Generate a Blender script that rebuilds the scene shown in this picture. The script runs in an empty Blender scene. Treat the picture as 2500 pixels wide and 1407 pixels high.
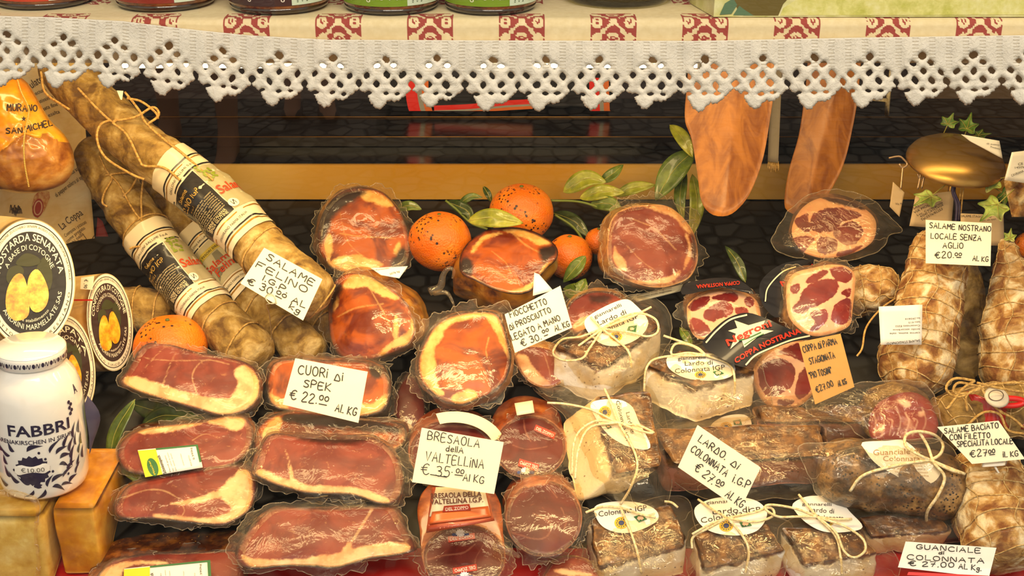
import bpy, math, random
import numpy as np
from mathutils import Vector, Matrix, noise

# ---------------------------------------------------------------- camera, world, lights, exposure
F, CX, CY = 3000.0, 1250.0, 703.5
PITCH = math.radians(24)
CAM = Vector((0.0, -1.05, 1.45))
cp, sp = math.cos(PITCH), math.sin(PITCH)
SC = bpy.context.scene
COL = SC.collection
cam_data = bpy.data.cameras.new('camera')
cam_data.sensor_width = 36.0
cam_data.lens = 36.0 * F / 2500.0
cam_data.clip_start = 0.02
cam = bpy.data.objects.new('camera', cam_data)
COL.objects.link(cam)
cam.location = CAM
cam.rotation_euler = (math.radians(90) - PITCH, 0, 0)
SC.camera = cam
SC.view_settings.view_transform = 'Standard'
SC.view_settings.look = 'None'
SC.view_settings.gamma = 1.0
SC.view_settings.use_curve_mapping = False
SC.view_settings.exposure = 0.06
SC.cycles.transparent_max_bounces = 24
SC.cycles.max_bounces = 7
SC.cycles.caustics_reflective = False
SC.cycles.caustics_refractive = False
w = bpy.data.worlds.new('daylight')
SC.world = w
w.use_nodes = True
w.node_tree.nodes['Background'].inputs[0].default_value = (1.0, 0.91, 0.76, 1)
w.node_tree.nodes['Background'].inputs[1].default_value = 0.85


def lamp(name, kind, loc, energy, color, target=None, size=None, size_y=None, spot=None, blend=.5):
    l = bpy.data.lights.new(name, kind)
    l.energy = energy
    l.color = color
    if kind == 'AREA':
        l.shape = 'RECTANGLE'
        l.size, l.size_y = size, size_y
    if kind == 'SPOT':
        l.spot_size, l.spot_blend = spot, blend
        l.shadow_soft_size = size or .02
    o = bpy.data.objects.new(name, l)
    COL.objects.link(o)
    o.location = loc
    if target is not None:
        o.rotation_euler = (Vector(target) - Vector(loc)).to_track_quat('-Z', 'Y').to_euler()
    return o


WARM = (1.0, 0.70, 0.30)
lamp('shelf_strip_and_fill', 'AREA', (-0.05, 0.11, 1.157), 4.6, WARM, (-0.05, 0.24, 0.7), 1.0, 0.035)
lamp('shelf_strip_and_fill', 'AREA', (0.0, 0.38, 1.185), 2.4, (1.0, .72, .34), (0.0, 0.36, 0.7), 1.3, 0.035)  # unseen second light, added under the shelf to brighten the rear pieces
lamp('added_front_fill', 'AREA', (0.2, -1.7, 2.7), 50.0, (1.0, .85, .65), (0.0, 0.1, 1.0), 1.8, 0.35)  # invented source out in the street, added to lift lace and cards from the front
lamp('corner_spot_lamp', 'SPOT', (-0.52, 0.10, 1.15), .5, (1.0, .62, .2), (-0.56, 0.45, 0.98), .02, None, math.radians(80), .8)

# ---------------------------------------------------------------- picture <-> place helpers
Z0, Y0, SL = 0.61, 0.054, 0.386          # the sloped display deck


def P(px, py, d):
    x = (px - CX) / F * d
    y = (CY - py) / F * d
    return Vector((x, CAM.y + d * cp + y * sp, CAM.z - d * sp + y * cp))


def dY(py, Y):
    v = (CY - py) / F
    return (Y - CAM.y) / (cp + v * sp)


def dZ(py, Z):
    v = (CY - py) / F
    return (Z - CAM.z) / (v * cp - sp)


def dD(py, h=0.0):                        # depth at which the ray of row py meets the deck raised by h (along its normal)
    v = (CY - py) / F
    a, b = v * cp - sp, cp + v * sp
    return (Z0 + h * 1.072 + SL * (CAM.y - Y0) - CAM.z) / (a - SL * b)


def PY(px, py, Y):
    return P(px, py, dY(py, Y))


def SD(h):                                # surface lying on the deck, h thick
    return lambda px, py, off=0.0: P(px, py, dD(py, h + off))


def SP(cx, cy, d, gy=0.0, gx=0.0):        # tilted plane facing the viewer
    return lambda px, py, off=0.0: P(px, py, d - gy * (py - cy) + gx * (px - cx) - off)


def Tl(ox, oy, pts, s=2.932):             # points read off an enlarged crop
    return [(ox + x / s, oy + y / s) for x, y in pts]


# ---------------------------------------------------------------- objects
OFF = {}


def reg(o, off):
    OFF[o.name] = Vector(off)
    return o


def tag(o, label=None, cat=None, group=None, kind=None):
    if label: o['label'] = label
    if cat: o['category'] = cat
    if group: o['group'] = group
    if kind: o['kind'] = kind
    return o


def thing(name, loc, label, cat, group=None):
    o = bpy.data.objects.new(name, None)
    o.empty_display_size = .02
    COL.objects.link(o)
    o.location = loc
    reg(o, loc)
    return tag(o, label, cat, group)


def ob(name, verts, faces, mat, parent=None, smooth=True, mask=None, uv=None, base=None, mi=None, rgb=None):
    """one mesh object; verts are world positions"""
    V = np.array([tuple(v) for v in verts], dtype=np.float64).reshape(-1, 3)
    if parent is not None:
        off = OFF[parent.name]
    elif base is not None:
        off = Vector(base)
    else:
        lo, hi = V.min(0), V.max(0)
        off = Vector(((lo[0] + hi[0]) / 2, (lo[1] + hi[1]) / 2, lo[2]))
    V = V - np.array(off)
    me = bpy.data.meshes.new(name)
    me.from_pydata(V.tolist(), [], [tuple(int(i) for i in f) for f in faces])
    for m in (mat if isinstance(mat, (list, tuple)) else [mat]):
        me.materials.append(m)
    if mi is not None:
        me.polygons.foreach_set('material_index', np.array(mi, dtype=np.int32))
    if smooth:
        me.polygons.foreach_set('use_smooth', np.ones(len(me.polygons), dtype=bool))
    if mask is not None:
        a = me.color_attributes.new('mask', 'FLOAT_COLOR', 'POINT')
        M = np.ones((len(V), 4), dtype=np.float32)
        M[:, :mask.shape[1]] = mask
        a.data.foreach_set('color', M.ravel())
    if uv is not None:
        a = me.attributes.new('st', 'FLOAT_VECTOR', 'POINT')
        U = np.zeros((len(V), 3), dtype=np.float32)
        U[:, :2] = uv
        a.data.foreach_set('vector', U.ravel())
    me.update()
    o = bpy.data.objects.new(name, me)
    COL.objects.link(o)
    if parent is None:
        o.location = off
    else:
        o.parent = parent
    reg(o, off)
    return o


def join(parts):
    """[(verts, faces)] -> verts, faces"""
    V, Fc = [], []
    for v, f in parts:
        n = len(V)
        V.extend(v)
        Fc.extend([tuple(i + n for i in q) for q in f])
    return V, Fc


def gridf(nu, nv, closed=False):
    """faces of a grid indexed j*nu+i"""
    out = []
    for j in range(nv - 1):
        for i in range(nu if closed else nu - 1):
            a, b = j * nu + i, j * nu + (i + 1) % nu
            out.append((a, b, b + nu, a + nu))
    return out


def cat(pts, n, closed=False):
    """Catmull-Rom through pts, resampled evenly to n points"""
    A = np.array([tuple(p) for p in pts], float)
    m = len(A)
    segs = m if closed else m - 1
    out = []
    for k in range(segs):
        if closed:
            p0, p1, p2, p3 = A[(k - 1) % m], A[k], A[(k + 1) % m], A[(k + 2) % m]
        else:
            p1, p2 = A[k], A[k + 1]
            p0 = A[k - 1] if k > 0 else 2 * p1 - p2
            p3 = A[k + 2] if k + 2 < m else 2 * p2 - p1
        for t in np.linspace(0, 1, 12, endpoint=False):
            out.append(.5 * (2 * p1 + (p2 - p0) * t + (2 * p0 - 5 * p1 + 4 * p2 - p3) * t * t + (3 * p1 - p0 - 3 * p2 + p3) * t ** 3))
    out.append(A[0] if closed else A[-1])
    Q = np.array(out)
    L = np.concatenate([[0], np.cumsum(np.linalg.norm(np.diff(Q, axis=0), axis=1))])
    s = np.linspace(0, L[-1], n, endpoint=not closed)
    return np.stack([np.interp(s, L, Q[:, i]) for i in range(A.shape[1])], 1)


def fb(v, sc, oct=3):
    return noise.fractal(Vector(v) * sc, 1.0, 2.0, oct)


class Sweep:
    """a round body along a path; ang 0 looks at the viewer"""
    def __init__(s, pts, rad, n=60, amp=0.0, nsc=40, seed=0, flat=1.0):
        s.c = [Vector(p) for p in cat(pts, n)]
        s.n, s.amp, s.nsc, s.sd = n, amp, nsc, Vector((seed * 3.1, seed * 1.7, 0))
        s.rad = rad if callable(rad) else (lambda t: rad)
        s.fr = []
        for i in range(n):
            t = (s.c[min(i + 1, n - 1)] - s.c[max(i - 1, 0)]).normalized()
            u = (CAM - s.c[i])
            u = (u - t * u.dot(t)).normalized()
            s.fr.append((t, u, t.cross(u)))

    def __call__(s, t, ang, off=0.0):
        f = min(max(t, 0), 1) * (s.n - 1)
        i = min(int(f), s.n - 2)
        k = f - i
        c = s.c[i].lerp(s.c[i + 1], k)
        u = s.fr[i][1].lerp(s.fr[i + 1][1], k)
        w = s.fr[i][2].lerp(s.fr[i + 1][2], k)
        d = u * math.cos(ang) + w * math.sin(ang)
        r = s.rad(t)
        p = c + d * r
        if s.amp:
            r += s.amp * fb(p + s.sd, s.nsc) * min(1, r / .01)
            p = c + d * (r + off)
        else:
            p = c + d * (r + off)
        return p

    def mesh(s, na=40, t0=0.0, t1=1.0, a0=None, a1=None, off=0.0, nt=None):
        nt = nt or s.n
        closed = a0 is None
        V = []
        for j in range(nt):
            t = t0 + (t1 - t0) * j / (nt - 1)
            for i in range(na):
                a = 2 * math.pi * i / na if closed else a0 + (a1 - a0) * i / (na - 1)
                V.append(s(t, a, off))
        Fc = gridf(na, nt, closed)
        if closed:
            for j, rev in ((0, True), (nt - 1, False)):
                c = Vector((0, 0, 0))
                for i in range(na): c += V[j * na + i]
                V.append(c / na)
                k = len(V) - 1
                for i in range(na):
                    a, b = j * na + i, j * na + (i + 1) % na
                    Fc.append((b, a, k) if rev else (a, b, k))
        return V, Fc


def endcap(t, w=.06, lo=.0):
    """radius profile rounding both ends"""
    e = min(t, 1 - t) / w
    return lo + (1 - lo) * (1 if e >= 1 else math.sqrt(max(0, 1 - (1 - e) ** 2)))


def tube(pts, r, n=None, na=7, taper=False):
    """round cord through 3-D points"""
    L = sum((Vector(a) - Vector(b)).length for a, b in zip(pts[:-1], pts[1:]))
    n = n or int(min(90, max(8, L / (r * 1.8))))
    C = [Vector(p) for p in cat(pts, n)]
    V = []
    t0 = (C[1] - C[0]).normalized()
    u = t0.orthogonal().normalized()
    for i in range(n):
        t = (C[min(i + 1, n - 1)] - C[max(i - 1, 0)])
        t = t.normalized() if t.length > 1e-9 else t0
        u = (u - t * u.dot(t))
        u = u.normalized() if u.length > 1e-6 else t.orthogonal().normalized()
        w = t.cross(u)
        rr = r * (1 - .8 * i / n) if taper else r
        for k in range(na):
            a = 2 * math.pi * k / na
            V.append(C[i] + (u * math.cos(a) + w * math.sin(a)) * rr)
    Fc = gridf(na, n, True)
    Fc.append(tuple(reversed(range(na))))
    Fc.append(tuple((n - 1) * na + k for k in range(na)))
    return V, Fc


def cord(px, S, r=.0013, na=7):
    """cord whose course is (px, py[, off]) on surface S"""
    return tube([S(p[0], p[1], p[2] if len(p) > 2 else .003) for p in px], r, na=na)


def lathe(prof, n=48, axis=None, c=(0, 0, 0), up=(0, 0, 1)):
    up = Vector(up).normalized()
    x = Vector((1, 0, 0)); x = (x - up * x.dot(up)).normalized()
    y = up.cross(x)
    c = Vector(c)
    V = []
    for r, z in prof:
        for i in range(n):
            a = 2 * math.pi * i / n
            V.append(c + up * z + (x * math.cos(a) + y * math.sin(a)) * r)
    Fc = gridf(n, len(prof), True)
    if prof[0][0] > 1e-6: Fc.append(tuple(reversed(range(n))))
    if prof[-1][0] > 1e-6: Fc.append(tuple((len(prof) - 1) * n + i for i in range(n)))
    return V, Fc


def rbox(c8, nu=14, nv=14, nw=8, rad=.18, amp=.0, nsc=40, seed=0, mask=False):
    """rounded block from 8 corners: 4 of the top (tl,tr,br,bl) then 4 of the bottom"""
    T = [Vector(p) for p in c8]
    V, Fc, M = [], [], []
    idx = {}

    def vert(u, v, w):
        k = (round(u, 5), round(v, 5), round(w, 5))
        if k in idx: return idx[k]
        q = Vector((u, v, w))
        inner = Vector([max(-1 + rad, min(1 - rad, x)) for x in q])
        d = q - inner
        if d.length > 1e-9 and sum(abs(x) > 1e-9 for x in d) > 1:
            d = d.normalized() * rad
        q2 = inner + d
        a, b, g = [(x + 1) / 2 for x in q2]
        top = T[0].lerp(T[1], a).lerp(T[3].lerp(T[2], a), b)
        bot = T[4].lerp(T[5], a).lerp(T[7].lerp(T[6], a), b)
        p = top.lerp(bot, 1 - g)
        if amp:
            cc = sum(T, Vector()) / 8
            p = p + (p - cc).normalized() * amp * fb(p + Vector((seed, seed, 0)), nsc)
        V.append(p)
        M.append((max(0, w), max(0, -w), (v + 1) / 2, 1) if mask else (0, 0, 0, 1))
        idx[k] = len(V) - 1
        return idx[k]

    def face(f, n1, n2):
        for i in range(n1):
            for j in range(n2):
                a0, a1 = -1 + 2 * i / n1, -1 + 2 * (i + 1) / n1
                b0, b1 = -1 + 2 * j / n2, -1 + 2 * (j + 1) / n2
                Fc.append((vert(*f(a0, b0)), vert(*f(a1, b0)), vert(*f(a1, b1)), vert(*f(a0, b1))))
    face(lambda a, b: (a, b, 1), nu, nv)
    face(lambda a, b: (b, a, -1), nv, nu)
    face(lambda a, b: (a, 1, b), nu, nw)
    face(lambda a, b: (b, -1, a), nw, nu)
    face(lambda a, b: (1, b, a), nw, nv)
    face(lambda a, b: (-1, a, b), nv, nw)
    return V, Fc, np.array(M, dtype=np.float32)


def box(lo, hi):
    (x0, y0, z0), (x1, y1, z1) = lo, hi
    V = [(x0, y0, z0), (x1, y0, z0), (x1, y1, z0), (x0, y1, z0), (x0, y0, z1), (x1, y0, z1), (x1, y1, z1), (x0, y1, z1)]
    return [Vector(v) for v in V], [(3, 2, 1, 0), (4, 5, 6, 7), (0, 1, 5, 4), (1, 2, 6, 5), (2, 3, 7, 6), (3, 0, 4, 7)]


# ---------------------------------------------------------------- drawing on surfaces
def inside(X, Y, poly):
    r = np.zeros(X.shape, bool)
    n = len(poly)
    for i in range(n):
        x1, y1 = poly[i]
        x2, y2 = poly[(i + 1) % n]
        c = (y1 > Y) != (y2 > Y)
        with np.errstate(divide='ignore', invalid='ignore'):
            xi = (x2 - x1) * (Y - y1) / ((y2 - y1) if y2 != y1 else 1e-9) + x1
        r ^= c & (X < xi)
    return r


def distl(X, Y, pts, closed=False):
    d = np.full(X.shape, 1e9)
    n = len(pts)
    for i in range(n if closed else n - 1):
        x1, y1 = pts[i]
        x2, y2 = pts[(i + 1) % n]
        dx, dy = x2 - x1, y2 - y1
        t = np.clip(((X - x1) * dx + (Y - y1) * dy) / max(dx * dx + dy * dy, 1e-9), 0, 1)
        d = np.minimum(d, np.hypot(X - x1 - t * dx, Y - y1 - t * dy))
    return d


def sdf(X, Y, pts, w=None):
    """signed distance, negative inside; w = stroke width of an open line"""
    if w is not None:
        q = cat(pts, max(8, len(pts) * 5)) if len(pts) > 2 else pts
        return distl(X, Y, [tuple(p) for p in q]) - w / 2
    q = [tuple(p) for p in cat(pts, len(pts) * 6, True)]
    d = distl(X, Y, q, True)
    return np.where(inside(X, Y, q), -d, d)


def fan(outl, S, off, nr=1):
    """filled outline on surface S (star-shaped), rings towards the middle"""
    c = np.mean(np.array(outl), 0)
    V = []
    n = len(outl)
    for r in range(nr, 0, -1):
        for p in outl:
            q = c + (np.array(p) - c) * r / nr
            V.append(S(q[0], q[1], off))
    Fc = gridf(n, nr, True)
    V.append(S(c[0], c[1], off))
    k = len(V) - 1
    b = (nr - 1) * n
    for i in range(n): Fc.append((b + i, b + (i + 1) % n, k))
    return V, Fc


def ell(cx, cy, rx, ry, n=48, rot=0.0):
    c, s = math.cos(rot), math.sin(rot)
    return [(cx + rx * math.cos(a) * c - ry * math.sin(a) * s, cy + rx * math.cos(a) * s + ry * math.sin(a) * c)
            for a in np.linspace(0, 2 * math.pi, n, endpoint=False)]


def quadgrid(q, S, off, nu=10, nv=8, thick=0.0006, curl=0.0, fold=None):
    """sheet of paper over the 4 picture corners tl,tr,br,bl, with thickness"""
    q = [np.array(p, float) for p in q]
    V = []
    for side in (0, 1):
        for j in range(nv):
            for i in range(nu):
                a, b = i / (nu - 1), j / (nv - 1)
                p = (q[0] * (1 - a) + q[1] * a) * (1 - b) + (q[3] * (1 - a) + q[2] * a) * b
                V.append(S(p[0], p[1], off - side * thick))
    f1 = gridf(nu, nv)
    n = nu * nv
    Fc = [tuple(reversed(f)) for f in f1] + [tuple(i + n for i in f) for f in f1]
    rim = [i for i in range(nu)] + [j * nu + nu - 1 for j in range(1, nv)] + [(nv - 1) * nu + i for i in range(nu - 2, -1, -1)] + [j * nu for j in range(nv - 2, 0, -1)]
    for a, b in zip(rim, rim[1:] + rim[:1]): Fc.append((a, b, b + n, a + n))
    return V, Fc


_TXT = {}


def text2d(body, res=2, bold=0.0):
    k = (body, res, bold)
    if k not in _TXT:
        c = bpy.data.curves.new('t', 'FONT')
        c.body = body
        c.size = 1.0
        c.resolution_u = res
        c.offset = bold
        o = bpy.data.objects.new('t', c)
        COL.objects.link(o)
        dg = bpy.context.evaluated_depsgraph_get()
        me = bpy.data.meshes.new_from_object(o.evaluated_get(dg))
        V = [(v.co.x, v.co.y) for v in me.vertices]
        Fc = [tuple(p.vertices) for p in me.polygons]
        bpy.data.objects.remove(o)
        bpy.data.curves.remove(c)
        bpy.data.meshes.remove(me)
        if V:
            x0, x1 = min(v[0] for v in V), max(v[0] for v in V)
            V = [(v[0] - x0, v[1]) for v in V]
            wd = x1 - x0
        else:
            wd = 0
        _TXT[k] = (V, Fc, wd)
    return _TXT[k]


def type_px(body, a, b, h, S, off=.0008, bold=0.0, center=False, arc=0.0, fit=True):
    """printed line from picture point a to b on S; h = capital height in px"""
    V, Fc, wd = text2d(body, 2, bold)
    a, b = np.array(a, float), np.array(b, float)
    L = np.linalg.norm(b - a)
    ux = (b - a) / max(L, 1e-6)
    uy = np.array((ux[1], -ux[0]))
    k = h / .72
    sx = L / wd if fit and wd else k
    out = []
    for x, y in V:
        t = x * sx / L
        q = a + ux * x * sx + uy * (y * k + arc * (1 - (2 * t - 1) ** 2))
        out.append(S(q[0], q[1], off))
    return out, Fc


def type_map(body, f, h, bold=0.0, w=None):
    """printed line mapped through f(x, y) in metres from the start of the baseline"""
    V, Fc, wd = text2d(body, 2, bold)
    k = h / .72
    sx = (w / wd) if w else k
    return [f(x * sx, y * k) for x, y in V], Fc


STROKES = {
 'A': "0,0 .32,1 .64,0|.1,.36 .55,.4", 'B': "0,0 0,1 .4,.95 .5,.77 .36,.56 0,.52|.36,.56 .58,.32 .45,.06 0,0",
 'C': ".62,.86 .45,1 .2,.94 .03,.62 .03,.3 .2,.04 .45,0 .64,.12", 'D': "0,0 .3,.95 .62,0 0,0", 'E': ".52,1 0,1 0,0 .54,.02|0,.52 .42,.54",
 'F': "0,0 .02,1 .58,1.04|0,.54 .4,.56", 'G': ".58,.86 .4,1 .14,.9 .01,.5 .1,.1 .36,0 .58,.14 .6,.44 .36,.42", 'H': "0,0 0,1|.55,0 .55,1|0,.48 .55,.54",
 'I': "0,0 0,1", 'i': "0,0 0,.72|0,.96 .03,1.02", 'K': "0,0 0,1|.52,1 .02,.45 .58,0", 'L': "0,1 0,0 .5,.03", 'M': "0,0 .06,1 .34,.4 .62,1 .68,0",
 'N': "0,0 .02,1 .52,0 .54,1", 'O': ".3,1 .08,.86 0,.5 .1,.13 .32,0 .55,.15 .62,.52 .52,.88 .3,1", 'P': "0,0 0,1 .38,1 .56,.78 .38,.52 0,.48",
 'R': "0,0 0,1 .38,1 .54,.78 .36,.54 0,.5|.22,.52 .58,0", 'S': ".54,.9 .3,1 .06,.88 .09,.66 .45,.42 .5,.15 .28,0 0,.1", 'T': "0,1 .62,1.03|.3,1 .28,0",
 'U': "0,1 .02,.25 .2,0 .42,.05 .54,.3 .54,1", 'V': "0,1 .28,0 .62,1.02", 'Z': "0,1 .55,1 0,0 .58,0|.1,.5 .45,.52",
 'd': ".45,1 .45,0|.45,.45 .25,.6 .03,.4 .05,.1 .25,0 .45,.2", 'e': ".02,.3 .42,.36 .3,.6 .08,.5 .02,.2 .2,0 .44,.1", 'l': "0,1 0,0",
 'k': "0,0 0,1|.4,.62 .02,.3 .42,0", 'g': ".42,.55 .15,.6 .02,.35 .2,.1 .42,.25|.42,.6 .38,-.25 .1,-.35 -.02,-.18",
 'o': ".25,.6 .03,.45 .05,.12 .25,0 .45,.15 .46,.48 .25,.6", '0': ".28,1 .06,.8 .0,.45 .1,.08 .28,0 .48,.15 .54,.55 .46,.88 .28,1", '2': ".02,.8 .2,1 .46,.92 .48,.68 0,.02 .56,.02",
 '3': ".04,.92 .3,1 .48,.85 .4,.62 .2,.54|.2,.54 .48,.45 .52,.18 .3,0 .0,.1", '5': ".5,1 .1,1 .06,.58 .34,.62 .5,.36 .36,.04 0,.05", '7': "0,.98 .52,1 .2,0|.1,.5 .48,.52",
 '.': "0,0 .05,.04", '"': "0,.8 .02,1|.15,.8 .17,1", '-': "0,.45 .3,.45", '€': ".62,.9 .42,1 .16,.85 .05,.5 .18,.1 .42,0 .66,.14|-.1,.62 .45,.66|-.12,.42 .42,.44",
}


def hand(body, a, b, h, S, off=.0009, w=2.4, rng=random.Random(5)):
    """handwriting from a to b in the picture: pen strokes as flat ribbons"""
    a, b = np.array(a, float), np.array(b, float)
    L = np.linalg.norm(b - a)
    ux = (b - a) / L
    uy = np.array((ux[1], -ux[0]))
    x = 0
    items = []
    for ch in body:
        if ch == ' ':
            x += .42
            continue
        st = [[tuple(map(float, p.split(','))) for p in s.split()] for s in STROKES[ch].split('|')]
        mx = max(p[0] for s in st for p in s)
        items.append((x, st))
        x += mx + .26
    x -= .26
    k = L / max(x, .1)
    parts = []
    for x0, st in items:
        jy, js = rng.uniform(-.04, .04), rng.uniform(.94, 1.06)
        for s in st:
            q = [a + ux * (x0 + p[0]) * k + uy * (p[1] * js + jy) * h for p in s]
            q = cat(q, max(5, 6 * (len(q) - 1))) if len(q) > 3 else (cat(q, 12) if len(q) == 3 and False else np.array(q))
            V, n = [], len(q)
            for i in range(n):
                t = q[min(i + 1, n - 1)] - q[max(i - 1, 0)]
                t = t / max(np.linalg.norm(t), 1e-6)
                nn = np.array((-t[1], t[0])) * w / 2
                e = t * w * .35 * (-1 if i == 0 else 1 if i == n - 1 else 0)
                for sgn in (1, -1):
                    r = q[i] + e + nn * sgn
                    V.append(S(r[0], r[1], off))
            parts.append((V, [(2 * i, 2 * i + 1, 2 * i + 3, 2 * i + 2) for i in range(n - 1)]))
    return join(parts)


def line_px(pts, S, off=.0009, w=2.4, n=None, closed=False):
    """inked line on a surface"""
    q = cat(pts, n or max(2, 6 * len(pts)), closed) if len(pts) > 2 else np.array(pts, float)
    V, m = [], len(q)
    for i in range(m):
        if closed: t = q[(i + 1) % m] - q[i - 1]
        else: t = q[min(i + 1, m - 1)] - q[max(i - 1, 0)]
        t = t / max(np.linalg.norm(t), 1e-6)
        nn = np.array((-t[1], t[0])) * w / 2
        for sgn in (1, -1):
            r = q[i] + nn * sgn
            V.append(S(r[0], r[1], off))
    return V, [(2 * i, 2 * i + 1, (2 * i + 3) % (2 * m), (2 * i + 2) % (2 * m)) for i in range(m if closed else m - 1)]

# ---------------------------------------------------------------- materials
def lin(h):
    h = h.lstrip('#')
    r = []
    for i in (0, 2, 4):
        c = int(h[i:i + 2], 16) / 255
        r.append(c / 12.92 if c <= .04045 else ((c + .055) / 1.055) ** 2.4)
    return (*r, 1.0)


class NT:
    def __init__(s, name):
        s.m = bpy.data.materials.new(name)
        s.m.use_nodes = True
        s.t = s.m.node_tree
        s.t.nodes.clear()
        s.out = s.t.nodes.new('ShaderNodeOutputMaterial')

    def n(s, typ, ins=None, **kw):
        nd = s.t.nodes.new('ShaderNode' + typ)
        for k, v in kw.items(): setattr(nd, k, v)
        for k, v in (ins or {}).items():
            if hasattr(v, 'is_output'): s.t.links.new(v, nd.inputs[k])
            else: nd.inputs[k].default_value = v
        return nd

    def co(s): return s.n('TexCoord').outputs['Object']

    def noise(s, sc, det=3.0, dist=0.0, vec=None, rough=.55):
        return s.n('TexNoise', {'Vector': vec or s.co(), 'Scale': sc, 'Detail': det, 'Distortion': dist, 'Roughness': rough}).outputs[0]

    def vor(s, sc, vec=None, feat='F1', out=0, rnd=1.0):
        return s.n('TexVoronoi', {'Vector': vec or s.co(), 'Scale': sc, 'Randomness': rnd}, feature=feat).outputs[out]

    def math(s, op, a, b=0.0, c=0.0, clamp=False):
        return s.n('Math', {0: a, 1: b, 2: c}, operation=op, use_clamp=clamp).outputs[0]

    def step(s, x, a, b):
        return s.n('MapRange', {0: x, 1: a, 2: b, 3: 0.0, 4: 1.0}, interpolation_type='SMOOTHSTEP').outputs[0]

    def mix(s, f, a, b, mode='MIX'):
        nd = s.n('Mix', None, data_type='RGBA', blend_type=mode)
        for k, v in ((0, f), (6, a), (7, b)):
            if hasattr(v, 'is_output'): s.t.links.new(v, nd.inputs[k])
            else: nd.inputs[k].default_value = v
        return nd.outputs[2]

    def ramp(s, f, stops):
        nd = s.n('ValToRGB', {0: f})
        e = nd.color_ramp.elements
        while len(e) < len(stops): e.new(.5)
        for el, (p, c) in zip(e, stops):
            el.position, el.color = p, c
        return nd.outputs[0]

    def bump(s, h, strength=.3, dist=.002):
        return s.n('Bump', {'Height': h, 'Strength': strength, 'Distance': dist}).outputs[0]

    def attr(s, name):
        return s.n('Attribute', None, attribute_name=name)

    def sep(s, c):
        return s.n('SeparateColor', {0: c}).outputs

    def bsdf(s, **kw):
        ins = {k.replace('_', ' '): v for k, v in kw.items()}
        b = s.n('BsdfPrincipled', ins)
        s.t.links.new(b.outputs[0], s.out.inputs[0])
        return s.m

    def end(s, sh):
        s.t.links.new(sh, s.out.inputs[0])
        return s.m


_M = {}


def plain(name, col, rough=.5, metal=0.0, coat=0.0, emit=None):
    if name in _M: return _M[name]
    g = NT(name)
    c = g.mix(g.noise(60, 3), tuple(x * .9 for x in lin(col)[:3]) + (1,), lin(col))
    kw = dict(Base_Color=c, Roughness=rough, Metallic=metal, Coat_Weight=coat, Coat_Roughness=.08)
    if emit: kw.update(Emission_Color=lin(emit[0]), Emission_Strength=emit[1])
    _M[name] = g.bsdf(**kw)
    return _M[name]


def mottle(name, cols, sc=40, rough=.6, bump=.25, bsc=120, coat=0.0, pos=(.34, .5, .66), speck=None, dist=.0, bd=.002, coarse=None):
    if name in _M: return _M[name]
    g = NT(name)
    n1 = g.noise(sc, 6, dist)
    st = [(p, lin(c)) for p, c in zip(pos, cols)]
    c = g.ramp(n1, st)
    c = g.mix(.55, c, g.ramp(g.noise(sc * 4.5, 5, .4), [(.36, (.36, .33, .29, 1)), (.52, (.5, .5, .5, 1)), (.68, (.80, .78, .74, 1))]), 'SOFT_LIGHT')
    if coarse:
        c = g.mix(g.step(g.noise(sc * .3, 2), .42, .62), c, lin(coarse))
    if speck:
        v = g.step(g.vor(speck[1]), speck[2], speck[2] * .6)
        v = g.math('MULTIPLY', v, g.step(g.noise(speck[1] * .12, 2), .42, .6))
        c = g.mix(v, c, lin(speck[0]))
    kw = dict(Base_Color=c, Roughness=rough, Normal=g.bump(g.noise(bsc, 5), bump, bd), Coat_Weight=coat, Coat_Roughness=.07)
    _M[name] = g.bsdf(**kw)
    return _M[name]


def meat(name, lean, lean2, fat, fat2, crust, streak=.35, coat=.8, edge=.17, ripple=.09, vein=.4, wob=.55):
    """cut meat: 'mask' R = fat, G = dark crust, B = pale vein"""
    if name in _M: return _M[name]
    g = NT(name)
    a = g.sep(g.attr('mask').outputs['Color'])
    n = g.noise(70, 5, .6)
    nf = g.noise(260, 4, .4)
    w = g.math('ADD', g.math('MULTIPLY', g.math('SUBTRACT', n, .5), wob), g.math('MULTIPLY', g.math('SUBTRACT', nf, .5), wob * .6))
    lc = g.mix(g.step(g.noise(26, 3, .8), .38, .62), lin(lean), lin(lean2))
    st = g.step(g.noise(90, 6, 2.2), .60, .74)                     # fine marbling
    lc = g.mix(g.math('MULTIPLY', g.step(g.noise(11, 3, .6), .5, .72), .45), lc, lin(crust))
    lc = g.mix(g.math('MULTIPLY', st, streak), lc, lin(fat2))
    fc = g.mix(g.step(g.noise(50, 4), .4, .64), lin(fat), lin(fat2))
    c = g.mix(g.math('MULTIPLY', g.step(g.math('ADD', a[2], g.math('MULTIPLY', w, .8)), .35, .75), vein), lc, lin(fat))
    c = g.mix(g.step(g.math('ADD', a[0], w), .5 - edge, .5 + edge), c, fc)
    c = g.mix(g.step(g.math('ADD', a[1], w), .5 - edge * 2, .5 + edge * 2), c, lin(crust))
    wr = g.noise(28, 4, 1.5)
    wr2 = g.noise(9, 2, .5)
    nb = g.bump(g.math('ADD', wr, g.math('MULTIPLY', wr2, 2.0)), ripple * 2.2, .006)
    _M[name] = g.bsdf(Base_Color=c, Roughness=.42, Normal=g.bump(nf, .12, .001), Coat_Weight=coat, Coat_Roughness=.05, Coat_Normal=nb,
                      Subsurface_Weight=.12, Subsurface_Radius=(1.0, .35, .15), Subsurface_Scale=.006)
    return _M[name]


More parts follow.
